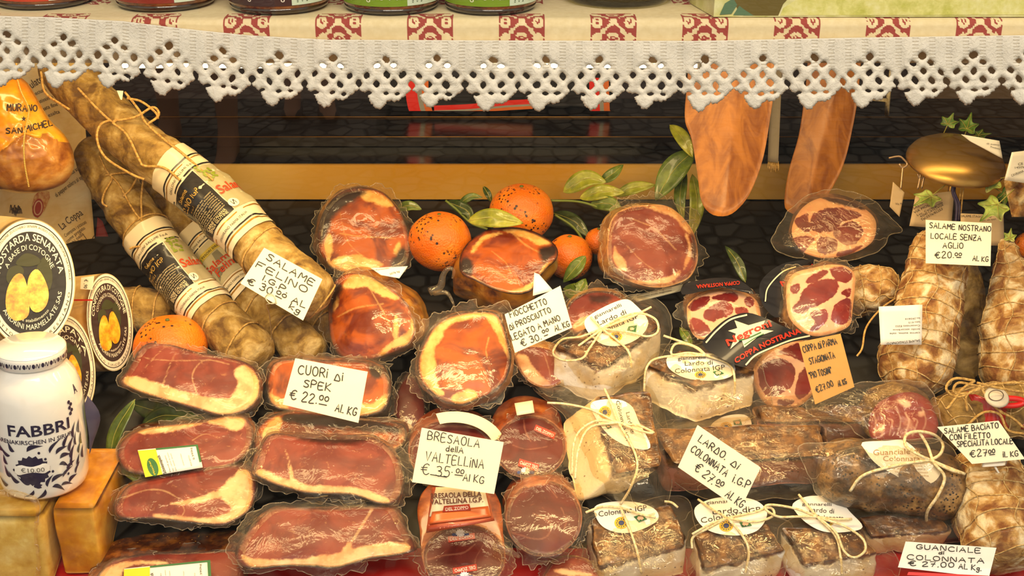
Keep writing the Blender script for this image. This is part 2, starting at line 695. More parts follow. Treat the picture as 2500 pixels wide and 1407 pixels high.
def film_mat(name='clear_film', tint='#FFF6E0', haze=.03, gloss=.9, bs=30, strength=.9):
    if name in _M: return _M[name]
    g = NT(name)
    nb = g.bump(g.math('ADD', g.noise(bs, 5, 1.8), g.math('MULTIPLY', g.noise(bs * .35, 2, .8), 2.0)), strength, .01)
    tr = g.n('BsdfTransparent', {0: lin(tint)}).outputs[0]
    df = g.n('BsdfDiffuse', {0: lin('#FFFDF5')}).outputs[0]
    tl = g.n('BsdfTranslucent', {0: lin('#FFFDF5')}).outputs[0]
    gl = g.n('BsdfGlossy', {'Color': (gloss, gloss * .94, gloss * .8, 1), 'Roughness': .10, 'Normal': nb}).outputs[0]
    hz = g.n('MixShader', {0: .5, 1: df, 2: tl}).outputs[0]
    fc = g.n('LayerWeight', {'Blend': .5, 'Normal': nb}).outputs['Facing']
    fr = g.math('MULTIPLY_ADD', g.math('POWER', fc, 4.0), .32, .07)
    a = g.n('MixShader', {0: g.math('MULTIPLY_ADD', g.math('POWER', fc, 2.0), .10, haze, True), 1: tr, 2: hz}).outputs[0]
    f = g.math('MULTIPLY', fr, 1.0, 0, True)
    b = g.n('MixShader', {0: f, 1: a, 2: gl}).outputs[0]
    _M[name] = g.end(b)
    return _M[name]


def glass_mat(name, tint='#FFFFFF', ior=1.5, rough=0.0):
    if name in _M: return _M[name]
    g = NT(name)
    tr = g.n('BsdfTransparent', {0: lin(tint)}).outputs[0]
    gl = g.n('BsdfGlossy', {'Color': (1, 1, 1, 1), 'Roughness': rough}).outputs[0]
    fc = g.n('LayerWeight', {'Blend': .5}).outputs['Facing']
    r0 = ((ior - 1) / (ior + 1)) ** 2
    f = g.math('MULTIPLY_ADD', g.math('POWER', fc, 5.0), 1 - r0, r0)
    _M[name] = g.end(g.n('MixShader', {0: f, 1: tr, 2: gl}).outputs[0])
    return _M[name]


PAPER = plain('cream_card', '#FFF6D6', .7)
WHITEP = plain('white_paper', '#FBF7EC', .65, coat=.15)
INK = plain('black_ink', '#15110C', .6)
PRINT = plain('dark_print', '#2A221B', .6)
TWINE = mottle('cream_twine', ['#CFB57E', '#EAD7A6', '#F6E9C6'], 300, .8, .5, 500)
TWINE2 = mottle('ochre_twine', ['#9A7436', '#C39A52', '#D8B46C'], 300, .8, .5, 500)
FILM = film_mat()
FOLD = film_mat('film_fold', '#FBF3E2', .22, .9, 60, .4)
FILMB = film_mat('loose_bag_film', '#FBF3E2', .045, .9, 16, .7)

HAM = meat('ham_face', '#702404', '#B2520A', '#E2B468', '#D09244', '#240B03', .14, .75)
HAMP = meat('pink_ham_face', '#6E2418', '#8A3C2A', '#DDAE7E', '#C88A58', '#380E0A', .2, .6)
SPECK = meat('speck_face', '#6A1C15', '#8A3626', '#E6BC84', '#D29660', '#34100A', .3, .3)
COPPA = meat('coppa_face', '#6A1212', '#822018', '#E6B48C', '#E4A886', '#3C1410', .22, .6, edge=.07)
BRES = meat('bresaola_face', '#52100C', '#651C14', '#B8785A', '#A85C40', '#2E0C08', .22, .6, vein=.35)
SALF = meat('salame_face', '#8A2A2A', '#A04040', '#F3D6C4', '#DDA294', '#4A1414', .75, .8, wob=.5)
RIND = mottle('ham_rind', ['#4A2208', '#8C5416', '#B88434'], 45, .45, .5, 90, .5, coarse='#9A6A20')
RINDP = mottle('pale_ham_rind', ['#7A4A1C', '#B07C3C', '#CFA45E'], 50, .5, .5, 100, .5, dist=1.0)
RINDD = mottle('dark_speck_rind', ['#2A1006', '#5C2A0C', '#9A5A1E'], 60, .4, .5, 90, .7, speck=('#E2A53C', 160, .16))
CASING = mottle('mouldy_casing', ['#66481A', '#9E7E3C', '#C8AE74'], 30, .85, .7, 160, 0, (.36, .50, .66), dist=.9, bd=.003)
CASINGD = mottle('brown_casing', ['#50340E', '#86682E', '#B49458'], 30, .8, .7, 150, 0, (.36, .5, .66), dist=.9, bd=.003)
NETTED = mottle('floury_casing', ['#7E4C1E', '#B48A4C', '#E6D4AC'], 42, .85, .8, 120, .1, (.38, .5, .62), dist=.5, bd=.004)
HERB = None


def herb_block(name, white='#F4EEE0', crust=('#26140A', '#5C3612', '#94642A'), spot='#5A3410', pink=None, coat=.7):
    """cured fat: 'mask' R = herb crust on the top"""
    if name in _M: return _M[name]
    g = NT(name)
    a = g.sep(g.attr('mask').outputs['Color'])
    n = g.noise(55, 6, .4)
    cr = g.ramp(g.noise(90, 8), [(.33, lin(crust[0])), (.5, lin(crust[1])), (.68, lin(crust[2]))])
    sp_ = g.math('MULTIPLY', g.step(g.vor(170), .25, .12), g.step(g.noise(30, 2), .48, .6))
    wc = g.mix(g.step(g.noise(25, 3), .45, .65), lin(white), lin('#E4CDA0'))
    if pink: wc = g.mix(g.step(g.math('ADD', a[2], g.math('MULTIPLY', n, .3)), .55, .75), wc, lin(pink))
    wc = g.mix(g.math('MULTIPLY', sp_, .8), wc, lin(spot))
    f = g.step(g.math('ADD', a[0], g.math('MULTIPLY', g.math('SUBTRACT', n, .5), 1.1)), .62, .86)
    c = g.mix(f, wc, cr)
    wr = g.bump(g.math('ADD', g.noise(30, 4, 1.5), g.math('MULTIPLY', g.noise(10, 2), 2.0)), .3, .006)
    _M[name] = g.bsdf(Base_Color=c, Roughness=.55, Normal=g.bump(g.noise(200, 6), .4, .002), Coat_Weight=coat, Coat_Roughness=.06, Coat_Normal=wr)
    return _M[name]


LARDO = herb_block('lardo')
LARDOY = herb_block('yellowed_lardo', '#EBD3A2', spot='#6A4214')
PANC = herb_block('cured_belly', '#E2B794', ('#3A2010', '#6A4420', '#9A6C36'), pink='#C98468')
GUAN = mottle('guanciale_crust', ['#33240F', '#6A4C26', '#A88450'], 60, .5, .6, 160, .5, bd=.003, speck=('#1E140A', 260, .4))


# ---------------------------------------------------------------- food builders
def skirt(S, outl, spread, seed, parent, mat=None, front=.002, amp=.005, n=132, tail=None, name='plastic_film', back=.012):
    """crumpled film standing out round a wrapped piece"""
    o = cat(outl, n, True)
    c = o.mean(0)
    V = []
    rows = (-.10, 0.0, .25, .55, .8, 1.0)
    for k, f in enumerate(rows):
        for i in range(n):
            v = o[i] - c
            L = np.linalg.norm(v)
            u = v / L
            a = 2 * math.pi * i / n
            rr = Vector((math.cos(a), math.sin(a), 0))
            g = max(.12, .62 + .9 * noise.noise(rr * 2.2 + Vector((seed * 5.1, 0, 0))) + .4 * noise.noise(rr * 9 + Vector((seed, 3, 0))) + .35 * noise.noise(rr * 27 + Vector((seed, 1, 4))))
            if f > 0: p = o[i] + u * spread * f * g
            else: p = o[i] + u * L * f
            of = front - max(f, 0) * back + amp * max(f, .25) * (noise.noise(rr * 14 + Vector((f * 2.0, seed * 2.3, f))) + .5 * noise.noise(rr * 37 + Vector((f * 4, seed, 1))))
            V.append(S(p[0], p[1], of))
    o_ = ob(name, V, gridf(n, len(rows), True), mat or FILM, parent)
    rg = random.Random(seed)
    pr = []
    ring = [V[(len(rows) - 1) * n + i] for i in range(n)]
    pr.append(tube(ring + ring[:1], .0005, 150, 4))
    for k in range(9):
        i = rg.randrange(n)
        pr.append(tube([V[r * n + (i + rg.randint(-1, 1) * r) % n] + Vector((0, -.0006, .0004)) for r in range(len(rows))], .00045, 14, 4, True))
    ob('film_folds', *join(pr), FOLD, o_)
    return o_


def sheet(S, outl, seed, parent, mat=None, front=.012, edge=-.01, amp=.004, n=80, nr=16, name='plastic_bag', wig=6):
    """loose bag: one crumpled sheet over a piece"""
    o = cat(outl, n, True)
    c = o.mean(0)
    V = []
    for r in range(nr, 0, -1):
        f = r / nr
        for i in range(n):
            a = 2 * math.pi * i / n
            rr = Vector((math.cos(a), math.sin(a), 0))
            p = c + (o[i] - c) * f
            if f > .8: p = p + (o[i] - c) / np.linalg.norm(o[i] - c) * wig * (f - .8) * 5 * noise.noise(rr * 5 + Vector((seed, 0, 0)))
            k = f ** 6
            q = rr * f * 3.0 + Vector((seed * 1.9, seed, 0))
            of = front * (1 - k) + edge * k + amp * (noise.noise(q * 1.6) + .6 * noise.noise(q * 4.3)) * (.3 + f)
            V.append(S(p[0], p[1], of))
    Fc = gridf(n, nr, True)
    V.append(S(c[0], c[1], front))
    k = len(V) - 1
    for i in range(n): Fc.append(((nr - 1) * n + i, (nr - 1) * n + (i + 1) % n, k))
    o_ = ob(name, V, Fc, mat or FILMB, parent)
    rg = random.Random(seed)
    ring = [V[i] for i in range(n)]
    pr = [tube(ring + ring[:1], .0006, 160, 4)]
    for q in range(7):
        i = rg.randrange(n)
        m_ = rg.randint(4, 8)
        dr = rg.choice((-1, 1))
        pr.append(tube([V[r * n + (i + dr * (r // 2)) % n] + Vector((0, -.0008, .0005)) for r in range(m_)], .0005, 16, 4, True))
    ob('bag_folds', *join(pr), FOLD, o_)
    return o_


def loaf(name, label, catg, outl, d, gy=.0002, gx=0.0, end=(0, -20, .09), prof=((0, 1), (.35, 1.05), (.7, .95), (.92, .7), (1, .3)),
         rind=None, face=None, shapes=(), rim=None, seed=1, bulge=.004, film=26, group=None, amp=.003, n=132, nr=30, facename='cut_face', cx=None, filmback=.012):
    o = cat(outl, n, True)
    c = o.mean(0)
    S0 = SP(c[0], c[1], d, gy, gx)
    S = lambda px, py, off=0.0: S0(px, py, off + bulge * max(0, 1 - (np.hypot(px - c[0], py - c[1]) / rmean) ** 2))
    rmean = np.mean(np.hypot(*(o - c).T))
    fr = [1 - (1 - i / nr) ** 1.0 for i in range(1, nr + 1)][::-1]
    V, pxy = [], []
    for f in fr:
        for i in range(n):
            p = c + (o[i] - c) * f
            of = bulge * (1 - f * f) - (.0025 * ((f - .9) / .1) ** 2 if f > .9 else 0)
            q = S0(p[0], p[1], of)
            q = q + Vector((0, -1, 0)) * .0012 * fb(q, 45, 2)
            V.append(q)
            pxy.append(p)
    V.append(S0(c[0], c[1], bulge)); pxy.append(c)
    Fc = gridf(n, nr, True)
    k = len(V) - 1
    for i in range(n): Fc.append(((nr - 1) * n + i, (nr - 1) * n + (i + 1) % n, k))
    pxy = np.array(pxy)
    X, Y = pxy[:, 0], pxy[:, 1]
    M = np.zeros((len(V), 3), dtype=np.float32)
    for sh in shapes:
        kind, pts = sh[0], sh[1]
        wd = sh[2] if len(sh) > 2 else None
        m = np.clip(.5 - sdf(X, Y, pts, wd) / 22.0, 0, 1)
        if kind == 'fat': M[:, 0] = np.maximum(M[:, 0], m)
        elif kind == 'lean': M[:, 0] = np.minimum(M[:, 0], 1 - m)
        elif kind == 'dark': M[:, 1] = np.maximum(M[:, 1], m)
        elif kind == 'vein': M[:, 2] = np.maximum(M[:, 2], np.clip(.5 - sdf(X, Y, pts, wd or 3) / 9.0, 0, 1))
    if rim:
        de = distl(X, Y, [tuple(p) for p in o[::2]], True)
        for kind, wd in rim:
            m = np.clip(.5 - (de - wd) / 12.0, 0, 1)
            ch = {'fat': 0, 'dark': 1}[kind]
            M[:, ch] = np.maximum(M[:, ch], m)
    # body behind the face
    B = []
    ts = np.linspace(0, 1, 22)
    pr = np.array(prof)
    for t in ts:
        s = np.interp(t, pr[:, 0], pr[:, 1])
        for i in range(n):
            v = o[i] - c
            p = c + v * s
            e = (math.sin(min(1, t) * math.pi / 2))
            q = S0(p[0], p[1], -.0025 - t * end[2]) + (P(c[0] + end[0] * t, c[1] + end[1] * t, d) - P(c[0], c[1], d))
            if t > 0:
                q = q + (q - P(c[0] + end[0] * t, c[1] + end[1] * t, d + t * end[2])).normalized() * amp * min(1, t * 6) * fb(q + Vector((seed, 0, 0)), 28)
            B.append(q)
    bf = gridf(n, len(ts), True)
    cc = sum((B[(len(ts) - 1) * n + i] for i in range(n)), Vector()) / n
    B.append(cc)
    k = len(B) - 1
    for i in range(n): bf.append(((len(ts) - 1) * n + i, (len(ts) - 1) * n + (i + 1) % n, k))
    z = min(v.z for v in B)
    m = sum(B, Vector()) / len(B)
    th = thing(name, (m.x, m.y, z), label, catg, group)
    ob('rind', B, bf, rind or RIND, th)
    ob(facename, V, Fc, face or HAM, th, mask=M)
    if film: skirt(S0, outl, film, seed, th, back=filmback)
    return th, S


def block(name, label, catg, quad, h, th_, mat, group=None, rad=.25, amp=.004, seed=1, hs=None, shift=(0, 0, 0), part='lardo_block', nu=18, nv=14, nw=8, parent=None):
    """slab lying on the sloping deck; quad = picture corners of its top (tl,tr,br,bl), h = height of the top over the deck"""
    hs = hs or (h,) * 4
    T = [P(x, y, dD(y, hh)) for (x, y), hh in zip(quad, hs)]
    dn = Vector((0, .36, -.93)) * th_ + Vector(shift)
    V, Fc, M = rbox(T + [p + dn for p in T], nu, nv, nw, rad, amp, 35, seed, True)
    z = min(v.z for v in V)
    m = sum(V, Vector()) / len(V)
    t = parent or thing(name, (m.x, m.y, z), label, catg, group)
    ob(part, V, Fc, mat, t, mask=M)
    A = np.array([[x, y, 1, x * y] for x, y in quad], float)
    kf = np.linalg.lstsq(A, np.array(hs), rcond=None)[0]
    S = lambda px, py, off=0.0: P(px, py, dD(py, float(kf @ np.array([px, py, 1, px * py])) + off))
    return t, S


def card(label, quad, d, lines, gy=.0001, gx=0.0, mat=None, extra=None, catg='price card', name='price_card', w=2.6, ink=None):
    """handwritten card; quad in the picture, lines = (text, start, end, height)"""
    cx, cy = np.mean(np.array(quad), 0)
    S = SP(cx, cy, d, gy, gx)
    V, Fc = quadgrid(quad, S, 0.0, thick=.0007)
    z = min(v.z for v in V)
    m = sum(V, Vector()) / len(V)
    t = thing(name, (m.x, m.y, z), label, catg, 'handwritten price cards')
    ob('card', V, Fc, mat or PAPER, t, smooth=False)
    parts = [hand(tx, a, b, h, S, w=(l[0] if l else w)) for tx, a, b, h, *l in lines]
    for e in (extra or []): parts.append(line_px(e, S, w=2.4))
    ob('handwriting', *join(parts), ink or INK, t, smooth=False)
    return t, S


def twine(name, label, catg, paths, S, r=.0013, mat=None, parent=None, group=None, pname='twine'):
    V, Fc = join([cord(p, S, r) for p in paths])
    o = ob(pname if parent else name, V, Fc, mat or TWINE, parent)
    if not parent: tag(o, label, catg, group)
    return o


def oval_label(S, outl, parent, lines, seals, off=.002, paper=None, tilt=0):
    """printed paper oval with small round yellow seal and green square mark"""
    pp = ob('paper_label', *fan(cat(outl, 56, True).tolist(), S, off, 6), paper or WHITEP, parent)
    txt = [type_px(tx, a, b, h, S, off + .0006, *(l or ())) for tx, a, b, h, *l in lines]
    if txt: ob('lettering', *join(txt), PRINT, pp, smooth=False)
    if seals.get('round'):
        x, y, r, sq = seals['round']
        ob('round_seal', *fan(ell(x, y, r, r * sq, 28), S, off + .0006), plain('seal_yellow', '#E2B62A', .6), pp)
        V = []
        P2 = []
        for i in range(12):
            a0 = 2 * math.pi * i / 12
            P2.append(fan(ell(x + r * .66 * math.cos(a0), y + r * sq * .66 * math.sin(a0), r * .09, r * .09, 6), S, off + .0011))
        P2.append(fan(ell(x, y, r * .42, r * sq * .42, 18), S, off + .0011))
        ob('seal_emblem', *join(P2), plain('seal_blue', '#2E3A66', .6), pp)
    if seals.get('square'):
        q = seals['square']
        ob('square_mark', *quadgrid(q, S, off + .0008, 3, 3, .0002), plain('mark_green', '#2F6A3A', .6), pp, smooth=False)
        c = np.mean(np.array(q), 0)
        e = np.hypot(*(np.array(q[0]) - np.array(q[2]))) / 2
        ob('mark_pig', *fan([(c[0] + e * x, c[1] + e * y) for x, y in ((-.5, .1), (-.35, -.25), (.1, -.3), (.45, -.15), (.5, .1), (.3, .2), (.28, .38), (.15, .22), (-.15, .25), (-.18, .4), (-.3, .22))], S, off + .0013), plain('mark_pink', '#E0B89A', .6), pp, smooth=False)
    return pp


def leaf(px, S, wpx, mat, name='leaf', parent=None, label=None, group=None, fold=.25, curl=.006, seed=0, off=.0, thick=.0004):
    """pointed leaf along the picture course px, wpx wide"""
    n = 18
    q = cat(px, n)
    V = []
    rows = 7
    for side in (0, 1):
        for i in range(n):
            t = i / (n - 1)
            tg = q[min(i + 1, n - 1)] - q[max(i - 1, 0)]
            tg = tg / max(np.linalg.norm(tg), 1e-6)
            nn = np.array((-tg[1], tg[0]))
            wd = wpx / 2 * (math.sin(math.pi * t ** .85) ** .8 if 0 < t < 1 else 0.0) + .3
            for k in range(rows):
                s = -1 + 2 * k / (rows - 1)
                p = q[i] + nn * wd * s
                z = off + curl * math.sin(t * math.pi) + fold * abs(s) * wd * .0005 + .0015 * noise.noise(Vector((t * 5, s * 2, seed)))
                V.append(S(p[0], p[1], z - side * thick))
    f = gridf(rows, n)
    m = n * rows
    rim = list(range(rows)) + [j * rows + rows - 1 for j in range(1, n)] + [(n - 1) * rows + i for i in range(rows - 2, -1, -1)] + [j * rows for j in range(n - 2, 0, -1)]
    Fc = [tuple(reversed(x)) for x in f] + [tuple(i + m for i in x) for x in f] + [(a, b, b + m, a + m) for a, b in zip(rim, rim[1:] + rim[:1])]
    o = ob(name, V, Fc, mat, parent)
    mid = [tuple(q[i]) for i in range(0, n, 3)]
    ob('midrib', *tube([S(x, y, off + curl * math.sin(i * 3 / (n - 1) * math.pi) + .0004) for i, (x, y) in enumerate(mid)],   .0004, na=5), plain('midrib_green', '#868A34', .6), o)
    if label: tag(o, label, 'leaf', group)
    return o

# ---------------------------------------------------------------- the setting
def struct(name, V, Fc, mat, **k):
    o = ob(name, V, Fc, mat, smooth=False, **k)
    return tag(o, kind='structure')


def cobbles():
    g = NT('cobbles')
    v = g.co()
    vo = g.vor(12, v, 'DISTANCE_TO_EDGE', 0, .65)
    cell = g.vor(12, v, 'F1', 1, .65)
    hue = g.sep(cell)
    c = g.mix(hue[0], lin('#4A443A'), lin('#9A9080'))
    c = g.mix(g.math('MULTIPLY', g.noise(60, 5), .7), c, lin('#2C2924'))
    c = g.mix(g.step(vo, .02, .10), lin('#141210'), c)
    return g.bsdf(Base_Color=c, Roughness=.55, Normal=g.bump(g.step(vo, .0, .12), 1.0, .02))


struct('floor', *box((-9, -9, -.06), (9, -.06, 0)), cobbles())
struct('wall_left', *box((-1.02, -.02, 0), (-.98, 1.9, 2.2)), plain('wall_plaster', '#8A6A42', .8))
struct('wall_right', *box((.98, -.02, 0), (1.02, 1.9, 2.2)), plain('wall_plaster', '#8A6A42', .8))
struct('wall_back', *box((-1.02, 1.86, 0), (1.02, 1.9, 2.2)), plain('wall_dark_wood', '#2A170B', .5))
struct('ceiling', *box((-1.02, -.02, 2.2), (1.02, 1.9, 2.24)), plain('ceiling_white', '#C9BFA8', .8))
struct('window_1', *box((-1.0, -.004, .45), (1.0, 0.0, 2.2)), glass_mat('window_glass', '#FFFFFF', 1.52))
struct('trim_1', *box((-1.02, -.06, 0), (1.02, .0, .45)), plain('shopfront_wood', '#4A2C16', .5))

# sloping deck, its red covering at the front
def deck_z(Y): return Z0 + SL * (Y - Y0)


V, Fc = box((-.97, .012, .50), (.97, .64, .55))
V = [Vector((v.x, v.y, (deck_z(v.y) if v.z > .52 else deck_z(v.y) - .05))) for v in V]
dk = ob('display_deck', V, Fc, plain('deck_black', '#15120F', .35), smooth=False)
tag(dk, 'sloping black display deck under all the meats', 'display deck', kind='structure')
V, Fc = [], []
nx = 60
for j in range(10):
    for i in range(nx):
        x, y = -.96 + 1.92 * i / (nx - 1), .013 + .075 * j / 9
        V.append(Vector((x, y, deck_z(y) + .0012 + .0012 * noise.noise(Vector((x * 14, y * 20, 0))))))
tag(ob('red_liner', V, gridf(nx, 10), plain('red_liner', '#B8120C', .45)), 'glossy red liner sheet along the front of the deck', 'liner')

# dark back counter: brass panel, glossy black ledges
yb = .66
zt = PY(1250, 403, yb).z
zb = PY(1250, 487, yb).z
brass = NT('brushed_brass')
co = brass.n('Mapping', {0: brass.co(), 3: (1, 40, 40)}).outputs[0]
bn = brass.noise(14, 4, vec=co)
bm = brass.bsdf(Base_Color=brass.mix(brass.step(brass.noise(2.2, 2), .35, .65), lin('#C98E1C'), lin('#E8BE68')), Metallic=.25, Roughness=.4,
                Normal=brass.bump(bn, .12, .001))
t = thing('back_counter', (0, yb, .3), 'black glossy counter with a brushed brass front behind the meats', 'counter')
ob('counter_body', *box((-.97, yb + .004, .3), (.97, yb + .32, zt - .004)), plain('counter_black', '#080605', .2), t, smooth=False)
ob('brass_panel', *box((-.97, yb, zb), (.97, yb + .006, zt)), bm, t, smooth=False)
zz = PY(1250, 352, yb + .10)
ob('raised_ledge', *box((-.97, yb + .10, zt - .003), (.97, yb + .32, zt + .012)), plain('counter_brown', '#140B06', .22), t, smooth=False)
ob('edge_strip', *tube([Vector((-.97, yb + .10, zt + .012)), Vector((.97, yb + .10, zt + .012))], .0007, 3), plain('edge_gilt', '#A87830', .3, .8), t)
ob('edge_strip', *tube([Vector((-.97, yb + .205, zt + .0135)), Vector((.97, yb + .205, zt + .0128))], .0008, 3), plain('edge_gilt', '#A87830', .3, .8), t)
p0 = PY(300, 541, .625)
p1 = PY(2500, 528, .625)
t = thing('brass_rail', (0, .625, p0.z - .02), 'thin brass rail running behind the oranges and leaves', 'rail')
ob('rail', *tube([Vector((-.95, .625, p0.z)), Vector((.95, .625, p1.z))], .0014, 4), plain('rail_brass', '#D0A040', .25, .9), t)
for x in (-.94, 0.05, .94): ob('foot', *tube([Vector((x, .627, deck_z(.627) - .004)), Vector((x, .627, p0.z + (p1.z - p0.z) * (x + .95) / 1.9))], .002, 3), plain('rail_brass', '#D0A040', .25, .9), t)

# dark bag with reflective tape on the counter
yk = yb + .22
zc = zt + .020
xa, xb = PY(905, 320, yk).x, PY(1500, 320, yk).x
V, Fc, _ = rbox([Vector(p) for p in ((xa + .05, yk + .10, zc + .13), (xb - .02, yk + .10, zc + .13), (xb - .01, yk, zc + .12), (xa + .03, yk, zc + .12),
                                     (xa, yk + .12, zc), (xb, yk + .12, zc), (xb, yk, zc), (xa, yk, zc))], 20, 10, 10, .3, .004, 14, 3)
t = thing('dark_bag', ((xa + xb) / 2, yk + .06, zc), 'dark soft bag with red and silver reflective tape on the black counter', 'bag')
ob('body', V, Fc, plain('bag_fabric', '#120C0A', .8), t)
RED, SIL, ORG = plain('tape_red', '#D81E0C', .45), plain('tape_silver', '#9C9888', .35, .3), plain('tape_orange', '#D2641A', .5)
SB = lambda px, py, off=0.0: PY(px, py, yk - .012 - off)
def strap(name, pts, w):
    q = cat(pts, 14)
    for k, (m, a, b) in enumerate(((RED, -.5, 0), (SIL, 0, .2), (ORG, .2, .5))):
        V = []
        for i in range(14):
            tg = q[min(i + 1, 13)] - q[max(i - 1, 0)]; tg = tg / np.linalg.norm(tg)
            nn = np.array((-tg[1], tg[0])) * -1
            for z in (0, 1):
                for e in (a, b):
                    v_ = SB(*(q[i] + nn * w * e), .003 - .002 * z)
                    v_.z = max(v_.z, zc + .003)
                    V.append(v_)
        f = []
        for i in range(13):
            o_ = i * 4
            f += [(o_, o_ + 1, o_ + 5, o_ + 4), (o_ + 2, o_ + 6, o_ + 7, o_ + 3), (o_, o_ + 4, o_ + 6, o_ + 2), (o_ + 1, o_ + 3, o_ + 7, o_ + 5)]
        ob(name, V, f, m, t, smooth=False)
strap('reflective_tape', [(1018, 190), (1020, 240), (1038, 316)], 56)
strap('reflective_tape', [(1462, 190), (1464, 250), (1466, 302)], 48)
strap('reflective_tape', [(1300, 262), (1200, 262), (1090, 262)][::-1] if False else [(1300, 254), (1230, 258), (1150, 266), (1060, 270)], 24)

# ---------------------------------------------------------------- upper shelf
YS = .05
ZS = PZ_top = PY(1250, 48, YS).z
zbot = PY(1250, 150, YS + .012).z
t = thing('display_shelf', (0, .2, zbot), 'beige shelf board under the checked cloth', 'shelf')
ob('shelf_board', *box((-.975, YS + .006, ZS - .026), (.975, .42, ZS - .003)), plain('shelf_beige', '#C9B088', .6), t, smooth=False)
ob('fascia', *box((-.975, YS + .006, zbot), (.975, YS + .022, ZS - .026)), plain('shelf_beige', '#C9B088', .6), t, smooth=False)
for x in (-.9, .9): ob('bracket', *box((x - .012, .10, ZS - .06), (x + .012, .42, ZS - .026)), plain('shelf_beige', '#C9B088', .6), t, smooth=False)
yl = .085
za, zc_ = PY(1000, 166, yl).z, PY(1000, 156, yl).z
t = thing('strip_light', (-.1, yl, za), 'slim glowing strip light under the shelf edge, seen through the lace', 'light')
xl, xr = PY(292, 160, yl).x, PY(1702, 160, yl).x
ob('housing', *box((xl - .01, yl + .002, za - .001), (xr + .01, yl + .05, ZS - .0265)), plain('lamp_alu', '#B8B2A4', .4, .6), t, smooth=False)
ob('tube', *tube([Vector((xl, yl, (za + zc_) / 2)), Vector((xr, yl, (za + zc_) / 2))], (zc_ - za) / 2, 6, 10), plain('lamp_glow', '#FFF4DC', .5, emit=('#FFE9BE', 6.0)), t)

# cloth with woven red squares
def motif(u, v):
    """u, v in -1..1 over one square -> red or pale"""
    a, b = np.abs(u), np.abs(v)
    pale = np.abs(a - b) < .09                                                # diagonals
    pale |= ((a / .30) ** 2 + ((b - .72) / .26) ** 2 < 1) & (np.abs(a - .1 * np.sin(b * 20)) > .05)
    pale |= (((a - .72) / .26) ** 2 + (b / .30) ** 2 < 1) & (np.abs(b - .1 * np.sin(a * 20)) > .05)
    pale |= (np.abs(a - .72) + np.abs(b - .72) < .27) & (np.abs(a - b) > .06)
    r = np.hypot(u, v)
    pale |= (r < .17) & (r > .08)
    pale |= ((np.hypot(a - .42, b - .42) < .12))
    pale &= ~((np.abs(np.hypot(a, b - .5) - .30) < .03))
    return ~pale


LX = np.array([-80, 0, 120, 300, 430, 600, 800, 1250, 1700, 2100, 2500, 2600.])
LY = np.array([44, 45, 48, 58, 74, 92, 103, 105, 106, 98, 92, 92.])
lace_top = lambda x: np.interp(x, LX, LY)
xs = np.arange(-60, 2564, 4.0)
rows = []
V, M = [], []
back = [.40, .30, .22, .16] + list(np.arange(.14, YS + .004, -.0022))
zp = ZS + .0012
sq_h = .0415
def cloth_mask(px, s):
    """s = metres back from the fold (negative: hanging)"""
    k = (px - 547) / 223.6
    fu = k - np.floor(k)
    inq = fu < .50
    u = fu / .25 - 1
    s2 = (s + .0215)
    kv = s2 / .083
    fv = kv - np.floor(kv)
    inv = fv < .5
    return (inq & inv & motif(u, fv / .25 - 1)).astype(np.float32)


for Yb in back:
    d = dY(48, Yb)
    for x in xs:
        X = PY(x, 48, YS).x
        V.append((X, Yb, zp + .0004 * noise.noise(Vector((X * 30, Yb * 30, 0)))))
        M.append(cloth_mask(x, Yb - YS))
ndrop = 26
for j in range(ndrop):
    f = j / (ndrop - 1)
    for x in xs:
        X = PY(x, 48, YS).x
        ztop = zp - .0012
        z1 = PY(x, lace_top(x) + 14, YS - .002).z
        z = ztop + (z1 - ztop) * f
        yy = YS - .001 - .003 * math.sin(min(1, f * 4) * math.pi / 2) + .0012 * noise.noise(Vector((X * 9, f, 3)))
        V.append((X, yy, z))
        M.append(cloth_mask(x, z - ztop))
g = NT('checked_cloth')
a = g.sep(g.attr('mask').outputs['Color'])
wv = g.n('TexWave', {'Scale': 260, 'Distortion': .5}, wave_type='BANDS', bands_direction='DIAGONAL').outputs[1]
m = g.step(g.math('ADD', a[0], g.math('MULTIPLY', g.math('SUBTRACT', wv, .5), .3)), .4, .6)
pale = g.mix(g.noise(180, 3), lin('#DCC793'), lin('#F3E4BC'))
CLOTH = g.bsdf(Base_Color=g.mix(m, pale, lin('#A2433A')), Roughness=.9, Normal=g.bump(g.math('ADD', wv, g.noise(400, 2)), .25, .0006))
th = thing('tablecloth', (0, YS + .1, ZS), 'cream tablecloth with woven red squares and a crocheted lace edge over the shelf', 'tablecloth')
ob('cloth', V, gridf(len(xs), len(back) + ndrop), CLOTH, th, mask=np.repeat(np.array(M)[:, None], 3, 1))

# crocheted lace: holes and scalloped hem cut in a fine sheet
rng = random.Random(4)
st = 3.0
lx = np.arange(-66, 2570, st)
lv = np.arange(-6, 176, st)
Xg, Vg = np.meshgrid(lx, lv)
PER = 131.0
HEMX = np.array([-66, -45, -34, -20, -8, 2, 10, 20, 30, 45, 56, 66.])
HEMV = np.array([112, 128, 150, 162, 158, 144, 140, 143, 141, 129, 119, 112.])
sd = np.full(Xg.shape, 1e3)
hem = np.zeros(Xg.shape)
centers = []
k0 = int((-66 - 940) / PER) - 1
x = 940 + k0 * PER
while x < 2700:
    centers.append(x + rng.uniform(-4, 4))
    x += PER
centers = np.array(centers)
ci = np.abs(Xg[..., None] - centers).argmin(-1)
dxc = Xg - centers[ci]
hj = np.array([rng.uniform(-6, 8) for _ in centers])
hem = np.interp(dxc, HEMX, HEMV) + hj[ci] * np.clip(1 - np.abs(dxc) / 66, 0, 1) + 1.6 * np.sin(Xg * .55)
sd = hem - Vg
